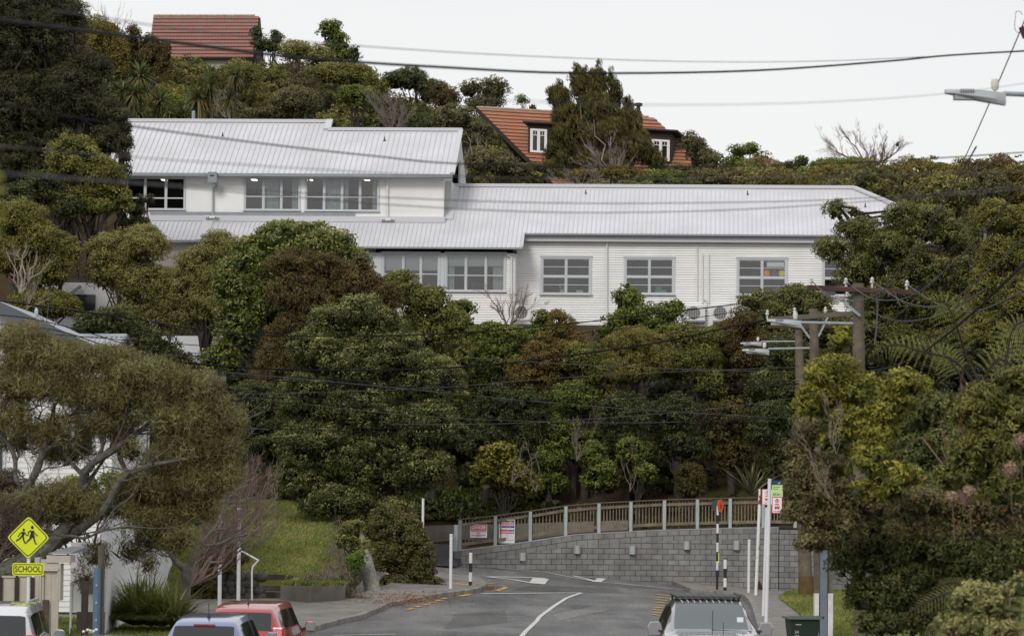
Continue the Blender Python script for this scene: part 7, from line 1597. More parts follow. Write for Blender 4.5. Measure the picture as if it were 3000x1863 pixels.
for i, (lab, lb, m_) in enumerate((("dark tree in the shade left of the multi stemmed trunks", ((1440, 1200, 70, 80), (1420, 1300, 70, 80)), DARK), ("dark tree above the yellowish shrub", ((1540, 1210, 80, 80), (1520, 1290, 70, 70)), DARK), ("dark leafy tree at the centre of the bank", ((1680, 1180, 90, 70), (1640, 1280, 80, 80), (1720, 1320, 80, 70)), MIDG), ("dark green tree with drooping sprays above the fence middle", ((1820, 1220, 90, 80), (1830, 1320, 90, 80), (1860, 1400, 60, 50)), DARK), ("dark tree behind the clipped round bush", ((1980, 1230, 90, 80), (1990, 1310, 90, 60)), DARK), ("bronze dark tree right of the clipped bush", ((2130, 1250, 80, 90), (2150, 1340, 70, 60)), leaf_mat("bronze dark foliage", [(0.0166, 0.0144, 0.0052), (0.0559, 0.0451, 0.0129), (0.1183, 0.0952, 0.0244), (0.1793, 0.1391, 0.0415)])), ("dark tree behind the bus stop signs", ((2260, 1260, 80, 90), (2300, 1360, 80, 70)), DARK), ("small yellow tipped shrub behind the top rail at the centre left", ((1600, 1350, 60, 60), (1620, 1420, 60, 40)), MIDG))):
    bt("bank_tree", lab, lb, 131.5 + (i % 3) * .7, m_, leaf=(.15, .07), cov=3.2, nb=12)
bt("shrub", "yellowish round leaved shrub at the left of the bank", ((1460, 1350, 70, 60), (1500, 1400, 70, 50), (1420, 1400, 50, 50), (1540, 1430, 50, 40)), 129.8, leaf_mat("round yellow green leaves", [(0.0242, 0.0303, 0.0052), (0.1042, 0.1074, 0.0183), (0.2586, 0.2257, 0.0415), (0.4355, 0.3465, 0.0683)]), leaf=(.17, .14), cr=.25, cat_="shrub", trunk_r=.05)
bt("shrub", "drooping glossy shrub right of centre behind the fence", ((1760, 1400, 60, 60), (1740, 1340, 50, 50)), 130.0, MIDG, leaf=(.16, .08), cr=.25, cat_="shrub", trunk_r=.05)
bt("shrub", "rounded leafy shrub left of the clipped bush", ((1850, 1330, 50, 60), (1890, 1390, 40, 40)), 130.3, MIDG, leaf=(.16, .09), cr=.25, cat_="shrub", trunk_r=.05)
bt("clipped_bush", "clipped round bush with small leaves behind the fence", ((2023, 1400, 52, 52), (2023, 1430, 54, 40)), 130.4, leaf_mat("clipped bush foliage", [(0.0196, 0.0189, 0.0061), (0.0612, 0.0537, 0.0139), (0.1183, 0.1000, 0.0281), (0.1793, 0.1476, 0.0488)]), leaf=(.07, .035), cr=.10, k=0, cat_="bush", trunk_r=.05, flat=1, spread=.06, tipb=.05, cov=4, sub=True)
rng = np.random.default_rng(77)
# leaning bare stems among the bank trees
STEM = mat("pale grey brown stems", (.15, .12, .10), .95, noise=.3, nscale=6)
for i, (b_, tp, lab) in enumerate((((1500, 1420), ((1540, 1290), (1590, 1310), (1570, 1350)), "slender leaning stems left of the bank centre"), ((1690, 1350), ((1680, 1220), (1700, 1230), (1730, 1210), (1760, 1220)), "fan of pale stems at the centre of the bank"), ((1570, 1440), ((1540, 1300), (1580, 1280)), "forked pale trunk above the fence left"), ((1845, 1440), ((1820, 1340), (1870, 1330), (1850, 1300)), "dark forked trunk under the drooping tree"))):
    bare("slender_tree", lab, b_, 128.9 + .2 * i, tp, STEM, .035, levels=2, spread=.22, seed=40 + i, group=BG, nsub=3, cat_="tree")
bare("bare_shrub", "leafless reddish shrub in front of the leftmost heat pump", (1490, 960), 143, ((1440, 880), (1420, 850), (1465, 860), (1500, 870), (1530, 840), (1560, 860), (1580, 880), (1525, 910)), BARKR, .04, levels=3, spread=.35, seed=50, nsub=5, cat_="shrub")
# pohutukawa on the right in front of the school
bt("pohutukawa_tree", "big pohutukawa with flat clumps hiding the right end of the school", ((2450, 620, 40, 40), (2520, 680, 80, 50), (2440, 740, 60, 50), (2640, 640, 80, 55), (2720, 650, 80, 50), (2780, 700, 70, 60), (2600, 740, 120, 70), (2520, 800, 90, 70), (2700, 800, 110, 80), (2820, 820, 60, 80), (2600, 880, 120, 70), (2740, 920, 110, 70), (2550, 960, 100, 70), (2660, 1020, 130, 80), (2455, 600, 14, 24), (2500, 625, 26, 22), (2690, 690, 70, 45), (2620, 690, 60, 40), (2840, 700, 50, 50, 3), (2850, 760, 50, 50, 3), (2815, 730, 40, 50, 2)), 141, leaf_mat("pohutukawa foliage", [(0.0196, 0.0257, 0.0076), (0.0730, 0.0837, 0.0215), (0.1684, 0.1732, 0.0439), (0.3172, 0.2940, 0.0891)], rough=.45), leaf=(.16, .065), cr=.36, k=6, trunk_r=.3, nb=40, inner_branches=24, bark=BARKD, cov=3.1, tipb=.24)
bt("pohutukawa_tree", "lower pohutukawa crown under the stars window", ((2230, 885, 75, 42), (2330, 868, 55, 40), (2260, 930, 90, 50), (2380, 900, 80, 60), (2420, 960, 80, 60), (2330, 980, 90, 60)), 138, leaf_mat("lower pohutukawa foliage", [(0.0220, 0.0279, 0.0083), (0.0783, 0.0881, 0.0246), (0.1793, 0.1818, 0.0500), (0.3367, 0.3038, 0.0976)]), leaf=(.16, .065), cr=.32, k=6, trunk_r=.2, nb=24, inner_branches=10, tipb=.22)
bt("pohutukawa_tree", "tall grey green tree at the right edge above the tree fern", ((2920, 640, 70, 60), (2990, 680, 80, 90), (2940, 760, 80, 80), (2980, 880, 90, 90), (2890, 860, 60, 90), (2900, 980, 90, 80)), 136, OLIVE, leaf=(.17, .065), cr=.36, k=6, trunk_r=.25, inner_branches=16, bark=BARK)
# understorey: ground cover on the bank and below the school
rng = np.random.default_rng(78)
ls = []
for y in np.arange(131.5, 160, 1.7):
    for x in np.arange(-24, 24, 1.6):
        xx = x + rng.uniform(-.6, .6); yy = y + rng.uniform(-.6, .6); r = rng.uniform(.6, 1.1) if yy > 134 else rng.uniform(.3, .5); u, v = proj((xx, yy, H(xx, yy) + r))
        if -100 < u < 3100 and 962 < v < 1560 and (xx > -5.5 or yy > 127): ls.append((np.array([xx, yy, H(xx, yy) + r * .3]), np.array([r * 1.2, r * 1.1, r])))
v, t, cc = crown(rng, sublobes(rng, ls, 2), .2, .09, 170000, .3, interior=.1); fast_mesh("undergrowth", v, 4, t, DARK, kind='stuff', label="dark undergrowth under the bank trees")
# strap leaved plants (agapanthus) left end of the bank
rng = np.random.default_rng(79); hd = []
for i in range(150):
    u = rng.uniform(1190, 1560); y = rng.uniform(130.4, 133.2); x = P(u, 1500, y).x; hd.append(((x, y, H(x, y) + .05), rng.uniform(.55, .9)))
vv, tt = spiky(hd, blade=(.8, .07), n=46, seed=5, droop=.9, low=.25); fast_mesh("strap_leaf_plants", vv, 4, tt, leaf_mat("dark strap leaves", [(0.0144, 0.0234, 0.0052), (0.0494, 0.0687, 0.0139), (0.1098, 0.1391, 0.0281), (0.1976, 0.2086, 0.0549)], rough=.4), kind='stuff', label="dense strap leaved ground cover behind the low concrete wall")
hd = []
for i in range(120):
    u = rng.uniform(1560, 2300); y = rng.uniform(130.9, 131.6); x = P(u, 1500, y).x; hd.append(((x, y, H(x, y)), rng.uniform(.25, .5)))
vv, tt = spiky(hd, blade=(.8, .05), n=30, seed=6, droop=.8, low=.2); fast_mesh("long_grass", vv, 4, tt, MIDG, kind='stuff', label="long grass behind the balustrade")
# flax with stiff blades by the bus stop
b = P(2200, 1452, 129); root = empty("flax_plant", b, "tall stiff bladed flax behind the fence near the beacon", "flax"); vv, tt = spiky([((0, 0, 0), 1)], blade=(1.75, .09), n=40, seed=8, droop=.15, low=.72); fast_mesh("leaves", vv, 4, tt, leaf_mat("grey green flax blades", [(0.0364, 0.0409, 0.0174), (0.0966, 0.0988, 0.0429), (0.1793, 0.1732, 0.0830), (0.2586, 0.2428, 0.1244)]), root)

# ================= left foreground =================
FG = "vegetation at the left side of the street"
KB = P(-70, 1700, 84); KB.z = .2
fl = ((60, 1010, 110, 50), (150, 1060, 150, 55), (300, 1070, 130, 45), (430, 1110, 140, 50), (560, 1150, 110, 55), (640, 1220, 70, 60), (100, 1150, 140, 60), (330, 1180, 140, 50), (520, 1250, 130, 60), (640, 1330, 70, 60), (30, 1230, 80, 60), (170, 1270, 70, 60), (420, 1450, 120, 55), (560, 1440, 100, 70), (300, 1500, 120, 50), (460, 1540, 110, 50), (600, 1500, 70, 60), (330, 1250, 70, 50), (680, 1250, 40, 40), (150, 1480, 120, 60), (250, 1170, 110, 60), (420, 1200, 110, 70), (560, 1330, 100, 70), (480, 1380, 90, 60), (380, 1330, 60, 40), (650, 1400, 60, 70), (120, 1060, 120, 60), (20, 1120, 80, 70), (560, 1220, 90, 60), (230, 1500, 120, 50), (60, 1500, 90, 50), (520, 1600, 70, 50), (60, 1300, 90, 55, 2), (200, 1340, 100, 50, 2), (320, 1260, 90, 60, 2))
kw = tree("feathery_tree", "sprawling feathery olive tree with dark twisting branches at the left", fl, 81, FEATH, leaf=(.22, .02), cov=3.3, cr=.34, base=KB, trunk_r=.34, bark=BARKD, group=FG, k=6, droop=.35, flat=1.2, nb=0, inner_branches=0, stem=False, interior=.04, ry=.6, spread=.2, tipb=.12, up=.15, low=-.3)
rng = np.random.default_rng(81); mb = MB()
def limb(uv, r0, r1, D=81, n=24, sub_=0, ups=.25):
    pts = smooth_path([P(u, v, D + dd) - KB for u, v, dd in uv], n); m_ = len(pts); mb.tube(pts, [.68 * (r0 + (r1 - r0) * i / (m_ - 1)) * (1 + .08 * rng.normal()) for i in range(m_)], 8, cap=False)
    for k in range(sub_):
        i = rng.integers(m_ // 4, m_); p = pts[i]; d = Vector((rng.normal(.35, .6), rng.normal(0, .4), abs(rng.normal(.5, .4)))).normalized(); L_ = rng.uniform(.5, 1.3); q = [p + d * L_ * s + Vector(rng.normal(0, .07, 3)) * s for s in (0, .3, .6, 1)]; mb.tube(q, [.03, .022, .014, .005], 5, cap=False)
        for j in range(3): d2 = (d + Vector(rng.normal(0, .6, 3))).normalized(); e = q[1 + j % 3]; mb.tube([e, e + d2 * L_ * .3, e + d2 * L_ * .55 + Vector((0, 0, .05))], [.012, .008, .003], 4, cap=False)
limb(((-60, 1720, 0), (100, 1640, -.2), (180, 1560, 0), (240, 1480, .3), (250, 1380, 0), (330, 1320, -.3), (400, 1270, 0), (470, 1210, 0)), .30, .05, sub_=14)
limb(((-60, 1690, .5), (60, 1640, .4), (200, 1570, .2), (300, 1500, -.5), (350, 1410, -.6), (420, 1370, -.6), (510, 1350, -.6), (620, 1330, 0)), .24, .03, sub_=14)
limb(((10, 1480, 0), (90, 1410, 0), (130, 1310, 0), (150, 1240, .2), (160, 1180, 0)), .17, .06, sub_=8)
limb(((250, 1400, 0), (190, 1330, .3), (180, 1270, 0), (140, 1240, 0), (100, 1220, .2)), .08, .03, sub_=8)
limb(((-20, 1240, 0), (40, 1330, .2), (50, 1410, 0), (110, 1470, 0), (200, 1520, .2)), .09, .07, sub_=8)
limb(((260, 1380, 0), (300, 1310, .1), (290, 1250, 0), (330, 1180, .1)), .10, .04, sub_=8)
limb(((380, 1400, -.2), (350, 1320, 0), (400, 1230, .1), (420, 1160, 0)), .10, .04, sub_=10)
limb(((150, 1585, -.6), (200, 1570, -.7), (250, 1575, -.7), (300, 1555, -.7), (380, 1540, -.7)), .06, .03, D=78, sub_=6)
limb(((430, 1320, 0), (520, 1290, .3), (580, 1250, 0), (640, 1270, .2), (700, 1240, .1)), .05, .015, sub_=12)
limb(((240, 1440, 0), (330, 1300, .5), (350, 1200, .5), (300, 1110, .4)), .07, .03, sub_=10)
limb(((100, 1330, 0), (60, 1200, .3), (90, 1100, .4), (140, 1030, .4)), .07, .03, sub_=10)
mb.build("trunk", BARKL, kw, smooth=True)
# street tree with feathery foliage above its forked trunk
BARKS = mat("street tree bark", (.12, .10, .085), .95, col2=(.20, .19, .165), nscale=7, bump=.6)
TB = P(517, 1850, 87); TB.z = .15
st = tree("street_tree", "street tree with forked lichen spotted trunk and feathery hanging foliage", ((540, 1400, 90, 60), (600, 1330, 80, 60), (470, 1500, 90, 60), (560, 1500, 80, 70), (380, 1620, 60, 50), (460, 1590, 70, 50), (620, 1420, 70, 60), (290, 1640, 50, 50), (255, 1700, 22, 25), (440, 1660, 40, 40), (640, 1240, 60, 40)), 82, FEATH, leaf=(.22, .022), cov=2.3, cr=.30, base=TB, group=FG, k=6, droop=.5, flat=1.3, stem=False, interior=.04, ry=.6, spread=.2, tipb=.1, up=0, low=-.3)
mb = MB(); KBs = KB; KB = TB
BARKL = BARKS; limb(((517, 1858, 0), (530, 1790, 0), (545, 1710, 0), (552, 1660, 0)), .29, .22, D=87, n=12)
limb(((552, 1668, 0), (520, 1650, 0), (498, 1610, 0), (510, 1570, 0), (480, 1540, 0), (470, 1480, 0)), .14, .06, D=87, sub_=6)
limb(((553, 1665, 0), (570, 1620, 0), (565, 1590, 0), (520, 1560, -.2), (500, 1500, 0), (540, 1420, 0)), .13, .05, D=87, sub_=8)
limb(((568, 1625, 0), (600, 1580, 0), (640, 1530, 0), (660, 1450, 0), (650, 1350, 0)), .09, .03, D=87, sub_=8)
limb(((562, 1600, 0), (600, 1598, 0), (650, 1590, 0), (700, 1560, 0)), .06, .03, D=87, sub_=4)
mb.build("trunk", BARKL, st, smooth=True); KB = KBs
# leafless pinkish tree
bs = bare("leafless_tree", "leafless tree with pinkish brown upswept twigs right of the feathery foliage", (560, 1715), 99, ((600, 1640), (650, 1600), (700, 1580), (760, 1560), (790, 1520), (800, 1460), (780, 1410), (740, 1400), (700, 1440), (680, 1450), (720, 1480), (650, 1500), (810, 1480), (700, 1430), (620, 1560), (760, 1470), (815, 1440), (650, 1460)), BARKR, .05, levels=3, spread=.42, seed=60, nsub=7, group=FG, up=.5, lenk=.40)
bare("leafless_shrub", "brown leafless shrub behind the feathery tree, left of the pink tree", (380, 1500), 92, ((330, 1440), (360, 1400), (400, 1380), (430, 1400), (460, 1420), (410, 1440), (440, 1460)), BARKR, .04, levels=3, spread=.4, seed=61, nsub=7, group=FG, cat_="shrub")
bare("leafless_shrub", "dense dark bare twigs behind the school sign at the left edge", (-30, 1660), 78, ((40, 1560), (90, 1540), (60, 1490), (120, 1510), (20, 1480), (-10, 1440), (80, 1590), (130, 1560)), mat("dark purple brown twigs", (.09, .06, .05), .9), .04, levels=3, spread=.4, seed=62, nsub=7, group=FG, cat_="shrub")
tree("shrub", "dusky purple brown twiggy shrub mass behind the school sign", ((60, 1520, 100, 60), (190, 1510, 90, 50), (20, 1600, 80, 60), (120, 1590, 80, 40), (20, 1430, 60, 60)), 86, leaf_mat("dusky purple brown leaves", [(0.0244, 0.0146, 0.0110), (0.0610, 0.0390, 0.0293), (0.1098, 0.0756, 0.0549), (0.1464, 0.1220, 0.0732)]), leaf=(.11, .035), cov=3.2, cr=.25, cat_="shrub", group=FG, stem=False)
# hedge with tiny white flowers, flax clump
tree("hedge", "dark reddish hedge dotted with tiny white flowers behind the tree trunk", ((590, 1700, 60, 55), (640, 1660, 50, 45), (570, 1745, 50, 30), (625, 1745, 45, 28), (690, 1640, 40, 30)), 104.0, REDB, leaf=(.07, .04), cov=3.8, cr=.2, stem=False, cat_="hedge", group=FG, spread=.12, tipb=.05, partname="foliage")
tree("hedge", "green bush behind the feathery tree at the left", ((230, 1440, 60, 50), (180, 1500, 70, 50), (330, 1420, 40, 40)), 90, MIDG, leaf=(.12, .06), cov=3, cr=.25, cat_="bush", group=FG, trunk_r=.06)
b = P(422, 1812, 86); b.z = .32; root = empty("flax_clump", b, "dense rounded clump of narrow green blades beside the white garage wall", "grass clump", FG); rng = np.random.default_rng(4)
hd = [((rng.normal(0, .36), rng.normal(0, .3), 0), rng.uniform(.7, 1.15)) for i in range(26)]; vv, tt = spiky(hd, blade=(1.45, .045), n=120, seed=9, droop=.55, low=.35); fast_mesh("blades", vv, 4, tt, FLAX, root)
b = P(218, 1850, 73); b.z = .1; root = empty("lily_plant", b, "broad leaved green plant at the foot of the gate", "plant", FG); vv, tt = spiky([((0, 0, .05), 1), ((.25, .1, 0), .8), ((-.15, 0, 0), .7)], blade=(.75, .2), n=16, seed=10, droop=.5, low=.35); fast_mesh("leaves", vv, 4, tt, MIDG, root)
rng = np.random.default_rng(12); mb = MB()
for i in range(7): mb.ball((rng.normal(0, .07), rng.normal(0, .04), rng.uniform(-.03, .05)), .035, .035, .03, 6, 4)
c = P(264, 1850, 70.5); tag(mb.build("white_flowers", mat("white petals", (.7, .7, .66), .8), None, loc=c), "cluster of small white flowers at the bottom beside the service pole", "flowers")
# ivy bank, shrubs and dry grass around the stump
tree("ivy_mound", "ivy and brown leaves smothering the bank right of the stump", ((1130, 1520, 55, 50), (1190, 1540, 50, 50), (1235, 1620, 45, 60), (1150, 1640, 60, 70), (1200, 1600, 60, 80), (1160, 1560, 70, 60), (1230, 1680, 55, 60), (1250, 1720, 50, 35), (1160, 1720, 60, 40), (1290, 1735, 40, 20), (1110, 1600, 40, 60)), 112, IVY, leaf=(.10, .07), cov=4, cr=.22, k=5, trunk_r=.1, cat_="ivy", group=FG)
tree("sapling", "small bright leaved sapling growing out of the stump", ((1035, 1560, 48, 40), (1060, 1610, 38, 40), (1000, 1590, 30, 25)), 108.5, leaf_mat("sapling foliage", [(0.0242, 0.0317, 0.0068), (0.0966, 0.1074, 0.0246), (0.2184, 0.2159, 0.0549), (0.4355, 0.3819, 0.1379)]), leaf=(.12, .055), cov=3, cr=.2, trunk_r=.05, cat_="sapling", group=FG, tipb=.25)
tree("sapling", "low vivid green sapling left of the stump", ((1040, 1660, 35, 40), (1020, 1690, 30, 25), (1055, 1640, 25, 25)), 107.5, leaf_mat("vivid sapling foliage", [(0.0189, 0.0378, 0.0052), (0.0698, 0.1224, 0.0139), (0.1586, 0.2257, 0.0342), (0.2379, 0.2940, 0.0549)]), leaf=(.11, .05), cov=3, cr=.18, trunk_r=.04, cat_="sapling", group=FG)
rng = np.random.default_rng(13); hd = []
for u, v, s_ in [(rng.normal(985, 22), rng.normal(1650, 25), .4) for i in range(16)] + [(rng.normal(1000, 28), rng.normal(1730, 12), .3) for i in range(24)] + [(rng.normal(940, 25), rng.normal(1690, 8), .3) for i in range(16)] + [(rng.normal(1040, 18), rng.normal(1760, 10), .35) for i in range(20)] + [(rng.normal(1000, 12), rng.normal(1590, 25), .4) for i in range(16)]:
    y = 105.0 + max(0, (1700 - v)) * .06; p = P(u, v, y); hd.append(((p.x, p.y, max(p.z, H(p.x, y) - .1)), s_ * .95))
vv, tt = spiky(hd, blade=(.95, .022), n=60, seed=14, droop=1.3, low=-.1); fast_mesh("dry_grass", vv, 4, tt, DRYG, kind='stuff', label="dry straw coloured grass tufts along the lawn edge")
# leaf litter on the left footpath
rng = np.random.default_rng(15); n = 1300; uu = rng.normal(1190, 75, n); vv_ = rng.normal(1752, 12, n); ps = []
for a, b_ in zip(uu, vv_):
    p = Gp(a, b_, .14)
    if 1700 < b_ < 1800: ps.append(p)
for i in range(300): ps.append(Gp(rng.normal(1430, 14), rng.normal(1722, 4), .03))
ps = np.array(ps); nr = np.tile([0, 0, 1.0], (len(ps), 1)) + rng.normal(0, .25, (len(ps), 3)); nr /= np.linalg.norm(nr, axis=1, keepdims=True)
fast_mesh("leaf_litter", leaf_quads(rng, ps, nr, .07, .05), 4, rng.uniform(0, 1, len(ps)), leaf_mat("brown fallen leaves", [(0.1225, 0.0484, 0.0174), (0.2791, 0.1149, 0.0429), (0.4355, 0.2257, 0.0976)]), kind='stuff', label="brown fallen leaves on the left footpath")
# big tree beside left lawn top (dark mass over the lawn)
tree("dark_tree", "dark tree overhanging the top of the lawn", ((780, 1300, 100, 90), (860, 1420, 80, 80), (740, 1200, 80, 90), (880, 1500, 60, 40)), 127, DARK, leaf=(.16, .07), cov=3.3, cr=.35, group=BG, trunk_r=.2)

# ================= right foreground =================
RG = "foreground shrubs at the right"
NEARG = leaf_mat("near lemon green foliage", [(0.0253, 0.0317, 0.0066), (0.1138, 0.1214, 0.0198), (0.2783, 0.2640, 0.0418), (0.5060, 0.4488, 0.0880)], trans=.3)
NEARB = leaf_mat("near dusky foliage", [(0.0326, 0.0306, 0.0129), (0.1082, 0.0958, 0.0365), (0.2194, 0.1843, 0.0743), (0.3510, 0.2896, 0.1411)])
NEARD = leaf_mat("near dark foliage", [(0.0227, 0.0291, 0.0084), (0.0676, 0.0789, 0.0211), (0.1418, 0.1599, 0.0420), (0.2531, 0.2438, 0.0675)])
NEARM = leaf_mat("near mid green foliage", [(0.0239, 0.0299, 0.0069), (0.0897, 0.0987, 0.0207), (0.1868, 0.1868, 0.0414), (0.3588, 0.3289, 0.0862)])
def rt(name, label, lobes, D, m, **kw):
    kw.setdefault('leaf', (.10, .036)); kw.setdefault('cr', .17); kw.setdefault('cov', 4.2); kw.setdefault('trunk_r', .022); kw.setdefault('group', RG); kw.setdefault('cat_', "shrub"); kw.setdefault('k', 7); kw.setdefault('base', None); kw['stem'] = False
    if kw['base'] is None: kw['base'] = (P(lobes[0][0] + 60, 1800, D).x, D + 1.2, 0)
    return tree(name, label, lobes, D, m, **kw)
rt("lemon_green_shrub", "lemon green shrub with a pointed top in front of the poles", ((2460, 1010, 40, 50), (2440, 1100, 90, 60), (2400, 1180, 80, 70), (2520, 1150, 90, 60), (2480, 1260, 90, 80), (2600, 1200, 90, 70), (2640, 1130, 80, 50), (2560, 1290, 90, 80)), 46, NEARG, leaf=(.11, .034), spread=.2)
rt("dusky_shrub",  "dusky brown grey shrub leaning out over the footpath at bus stop height", ((2370, 1280, 55, 80), (2350, 1380, 60, 90), (2420, 1420, 90, 100), (2350, 1500, 60, 60), (2440, 1540, 100, 80), (2540, 1480, 100, 80), (2390, 1590, 60, 45), (2340, 1440, 45, 60), (2330, 1340, 35, 50)), 47, NEARB, leaf=(.09, .032), spread=.2)
rt("yellow_green_shrub", "yellow green leafy branch patch in the middle of the right shrubs", ((2560, 1360, 70, 60), (2600, 1430, 70, 55), (2540, 1450, 50, 40), (2650, 1400, 50, 40)), 45, NEARG, leaf=(.13, .045), spread=.22)
rt("dark_shrub",  "dark shrub mass filling the lower right behind the fern fronds", ((2500, 1640, 90, 80), (2600, 1600, 110, 90), (2720, 1600, 120, 90), (2560, 1740, 90, 80), (2680, 1720, 120, 90), (2820, 1640, 120, 90), (2940, 1650, 110, 90), (2580, 1830, 90, 60), (2860, 1740, 120, 80), (2720, 1820, 120, 70), (2470, 1580, 70, 60), (2620, 1500, 90, 70), (2860, 1560, 110, 70), (3000, 1600, 60, 100)), 48, NEARD, leaf=(.10, .04), k=7, cov=5)
rt("mixed_shrub",  "shrub dotted with small red leaves across the right middle", ((2700, 1480, 110, 60), (2820, 1500, 110, 60), (2940, 1490, 100, 70), (2680, 1560, 90, 40), (2880, 1560, 120, 40)), 46, NEARB, leaf=(.09, .03))
rt("leafy_shrub", "mid green shrub with brown dead flower heads at the right edge", ((2860, 1200, 90, 80), (2950, 1240, 100, 90), (2880, 1330, 110, 90), (2970, 1370, 90, 90), (2800, 1400, 80, 60), (2960, 1120, 70, 60), (2930, 1440, 100, 60)), 43, NEARM, leaf=(.12, .035), spread=.18)
rt("inner_shrub", "shadowed shrub behind the pinkish stems", ((2720, 1220, 90, 80), (2760, 1310, 90, 90), (2700, 1340, 90, 70)), 50, NEARD, leaf=(.11, .04))
rt("corner_shrub",  "pale grey green shrub in the bottom right corner", ((2850, 1760, 70, 60), (2930, 1790, 90, 70), (2990, 1720, 40, 50), (2880, 1850, 120, 50), (2800, 1840, 60, 50)), 36, leaf_mat("pale corner foliage", [(0.0364, 0.0431, 0.0151), (0.1310, 0.1374, 0.0483), (0.2769, 0.2696, 0.0976), (0.4758, 0.4160, 0.1659)]), leaf=(.09, .032), tipb=.25)
PINKST = mat("pinkish brown stems", (.20, .12, .10), .9, noise=.3, nscale=4)
bare("twiggy_shrub", "upright pinkish stems among the right shrubs", (2830, 1480), 44.5, ((2790, 1150), (2815, 1120), (2850, 1150), (2800, 1230), (2870, 1180), (2700, 1280), (2760, 1260)), PINKST, .025, levels=1, spread=.12, seed=70, nsub=4, group=RG, cat_="shrub")
bare("twiggy_shrub", "pale dry twigs on the left face of the lemon green shrub", (2450, 1330), 44.6, ((2420, 1200), (2440, 1220), (2470, 1200)), mat("pale dry twigs", (.20, .16, .12), .9), .0032, levels=2, spread=.25, seed=71, nsub=4, group=RG, cat_="shrub")
bare("twiggy_shrub", "dry twigs low in the dusky shrub above the footpath", (2450, 1480), 45.6, ((2360, 1330), (2340, 1290), (2400, 1340)), MATS["pale dry twigs"], .0035, levels=2, spread=.3, seed=72, nsub=4, group=RG, cat_="shrub")
rng = np.random.default_rng(16)
FLW = leaf_mat("brown flower heads", [(0.1407, 0.0880, 0.0558), (0.3432, 0.2253, 0.1487), (0.5350, 0.3840, 0.2610)])
for i, (u, v, r, lab) in enumerate(((2960, 1375, 30, "largest brown dead flower head at the right"), (2990, 1290, 24, "brown dead flower head touching the right edge"), (2840, 1440, 22, "smaller brown flower head above the red dotted shrub"), (2790, 1455, 20, "leftmost faded flower head"))):
    p = P(u, v, 41.6); q = r * 41.6 / FPX; d = rnd_dirs(rng, 500); ps = d * q * rng.uniform(.5, 1, (500, 1)); root = empty("flower_head", p, lab, "flower head", "dead flower heads on the right shrub"); fast_mesh("petals", leaf_quads(rng, ps, d, .03, .02), 4, rng.uniform(0, 1, 500), FLW, root); MB().tube([(0, 0, 0), (.05, .2, -.5)], .008, 5).build("stem", PINKST, root)
ps = np.array([P(rng.uniform(2640, 2990), rng.normal(1475, 40), 44.2) for i in range(22)]); fast_mesh("red_leaves", leaf_quads(rng, ps, rnd_dirs(rng, 22), .06, .035), 4, rng.uniform(0, 1, 22), leaf_mat("red leaf", [(0.3522, 0.0260, 0.0143), (0.7146, 0.1003, 0.0396)]), kind='stuff', label="scattered small red leaves on the right shrubs")
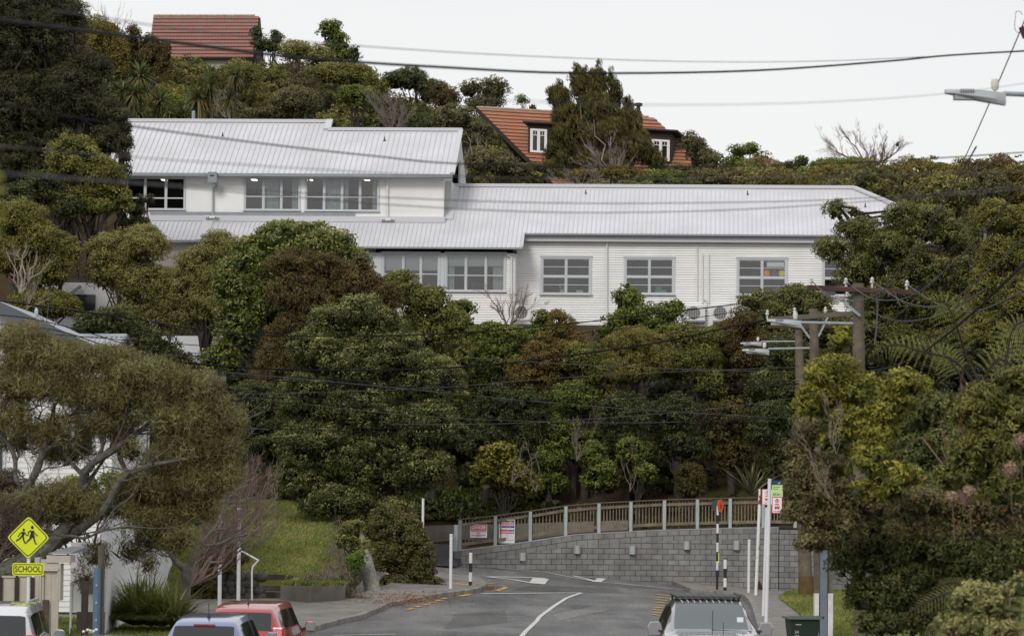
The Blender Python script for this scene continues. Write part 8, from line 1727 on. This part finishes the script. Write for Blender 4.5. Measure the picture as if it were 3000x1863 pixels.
# tree fern
FERN = leaf_mat("tree fern fronds", [(.06, .065, .014), (.13, .145, .035), (.22, .235, .06), (.33, .32, .11)], trans=.35)
def frond(uv, D, wid, parent, seed, dd=0, name="frond"):
    rng = np.random.default_rng(seed); pts = smooth_path([P(u, v, D + d_) for u, v, d_ in uv], 22); V = []; T = []; n = len(pts); c = parent.location
    MB().tube([p - c for p in pts], [.022 * (1 - .8 * i / n) + .003 for i in range(n)], 5, cap=False).build("frond_stalk", mat("dark frond stalk", (.03, .02, .014), .8), parent)
    for i in range(6, n):
        t = (pts[min(i + 1, n - 1)] - pts[i - 1]).normalized(); s_ = t.cross(Vector((0, -1, .25))).normalized(); prof = math.sin(math.pi * min(1, .12 + .88 * (i / n)) ** .8); L_ = wid * max(.12, prof)
        for sg in (-1, 1):
            dr = (s_ * sg + t * .45 + Vector((0, -.2 * rng.random(), 0))).normalized(); m_ = 11; base = pts[i]
            for j in range(m_):
                f = (j + .5) / m_; q = base + dr * L_ * f + Vector((0, 0, -L_ * .34 * f * f)); w_ = min(L_ * .16, .045) * (1 - f * .7); e1 = dr * (L_ / m_ * .75)
                up_ = Vector(rng.normal(0, .25, 3)); a = t * w_ + up_ * w_ * .4
                V += [q - e1 * .5, q + a * .8 + Vector((0, 0, -w_ * .3)), q + e1 * .5, q - a * .8 + Vector((0, 0, -w_ * .3))]; T.append(min(1, max(0, rng.normal(.5, .16))))
    V = np.array([tuple(p - c) for p in V]); fast_mesh(name, V, 4, np.array(T), FERN, parent)
fb = P(2880, 1150, 50.5); root = empty("tree_fern", P(2885, 1860, 50.5), "tree fern with arching fronds against the dark trees at the right", "tree fern", RG)
MB().tube([(0, 0, 0), tuple(fb - root.location)], [.06, .05], 10).build("trunk", mat("dark fern trunk", (.02, .014, .01), .95), root)
frond(((2875, 1130, 0), (2830, 1040, 0), (2800, 950, -.3), (2770, 890, -.4), (2720, 880, -.5)), 50, .44, root, 1)
frond(((2880, 1160, .2), (2800, 1060, .2), (2700, 1030, 0), (2620, 1010, 0), (2560, 1040, 0)), 50.4, .34, root, 2)
frond(((2930, 1130, 0), (2950, 1040, 0), (2970, 960, 0), (3030, 930, 0)), 50, .40, root, 3)
frond(((2860, 1180, .4), (2900, 1080, .3), (2990, 1010, .2), (3080, 1020, 0)), 50.4, .40, root, 4)
frond(((2850, 1150, .5), (2800, 1080, .5), (2760, 1030, .5), (2700, 1010, .5)), 50.8, .28, root, 5)
root = empty("ground_fern", P(2800, 1950, 38), "bright fern fronds spreading low at the bottom right", "fern", RG)
frond(((2860, 1750, 0), (2790, 1735, 0), (2720, 1760, 0), (2650, 1800, 0)), 38, .15, root, 6); frond(((2850, 1770, 0), (2790, 1800, 0), (2740, 1840, 0), (2690, 1880, 0)), 38, .15, root, 7); frond(((2830, 1800, 0), (2820, 1840, 0), (2790, 1880, 0)), 38, .12, root, 8); frond(((2870, 1740, 0), (2830, 1715, 0), (2780, 1705, 0), (2730, 1725, 0)), 38, .12, root, 9)
# out of focus leaves at the extreme left edge
ps = np.array([P(rng.normal(-6, 7), rng.uniform(500, 690), 9) for i in range(16)]); o = fast_mesh("near_leaves", leaf_quads(rng, ps, rnd_dirs(rng, 16), .05, .02), 4, rng.uniform(.3, 1, 16), YELG, kind='stuff', label="blurred yellow green leaves hanging at the left edge")
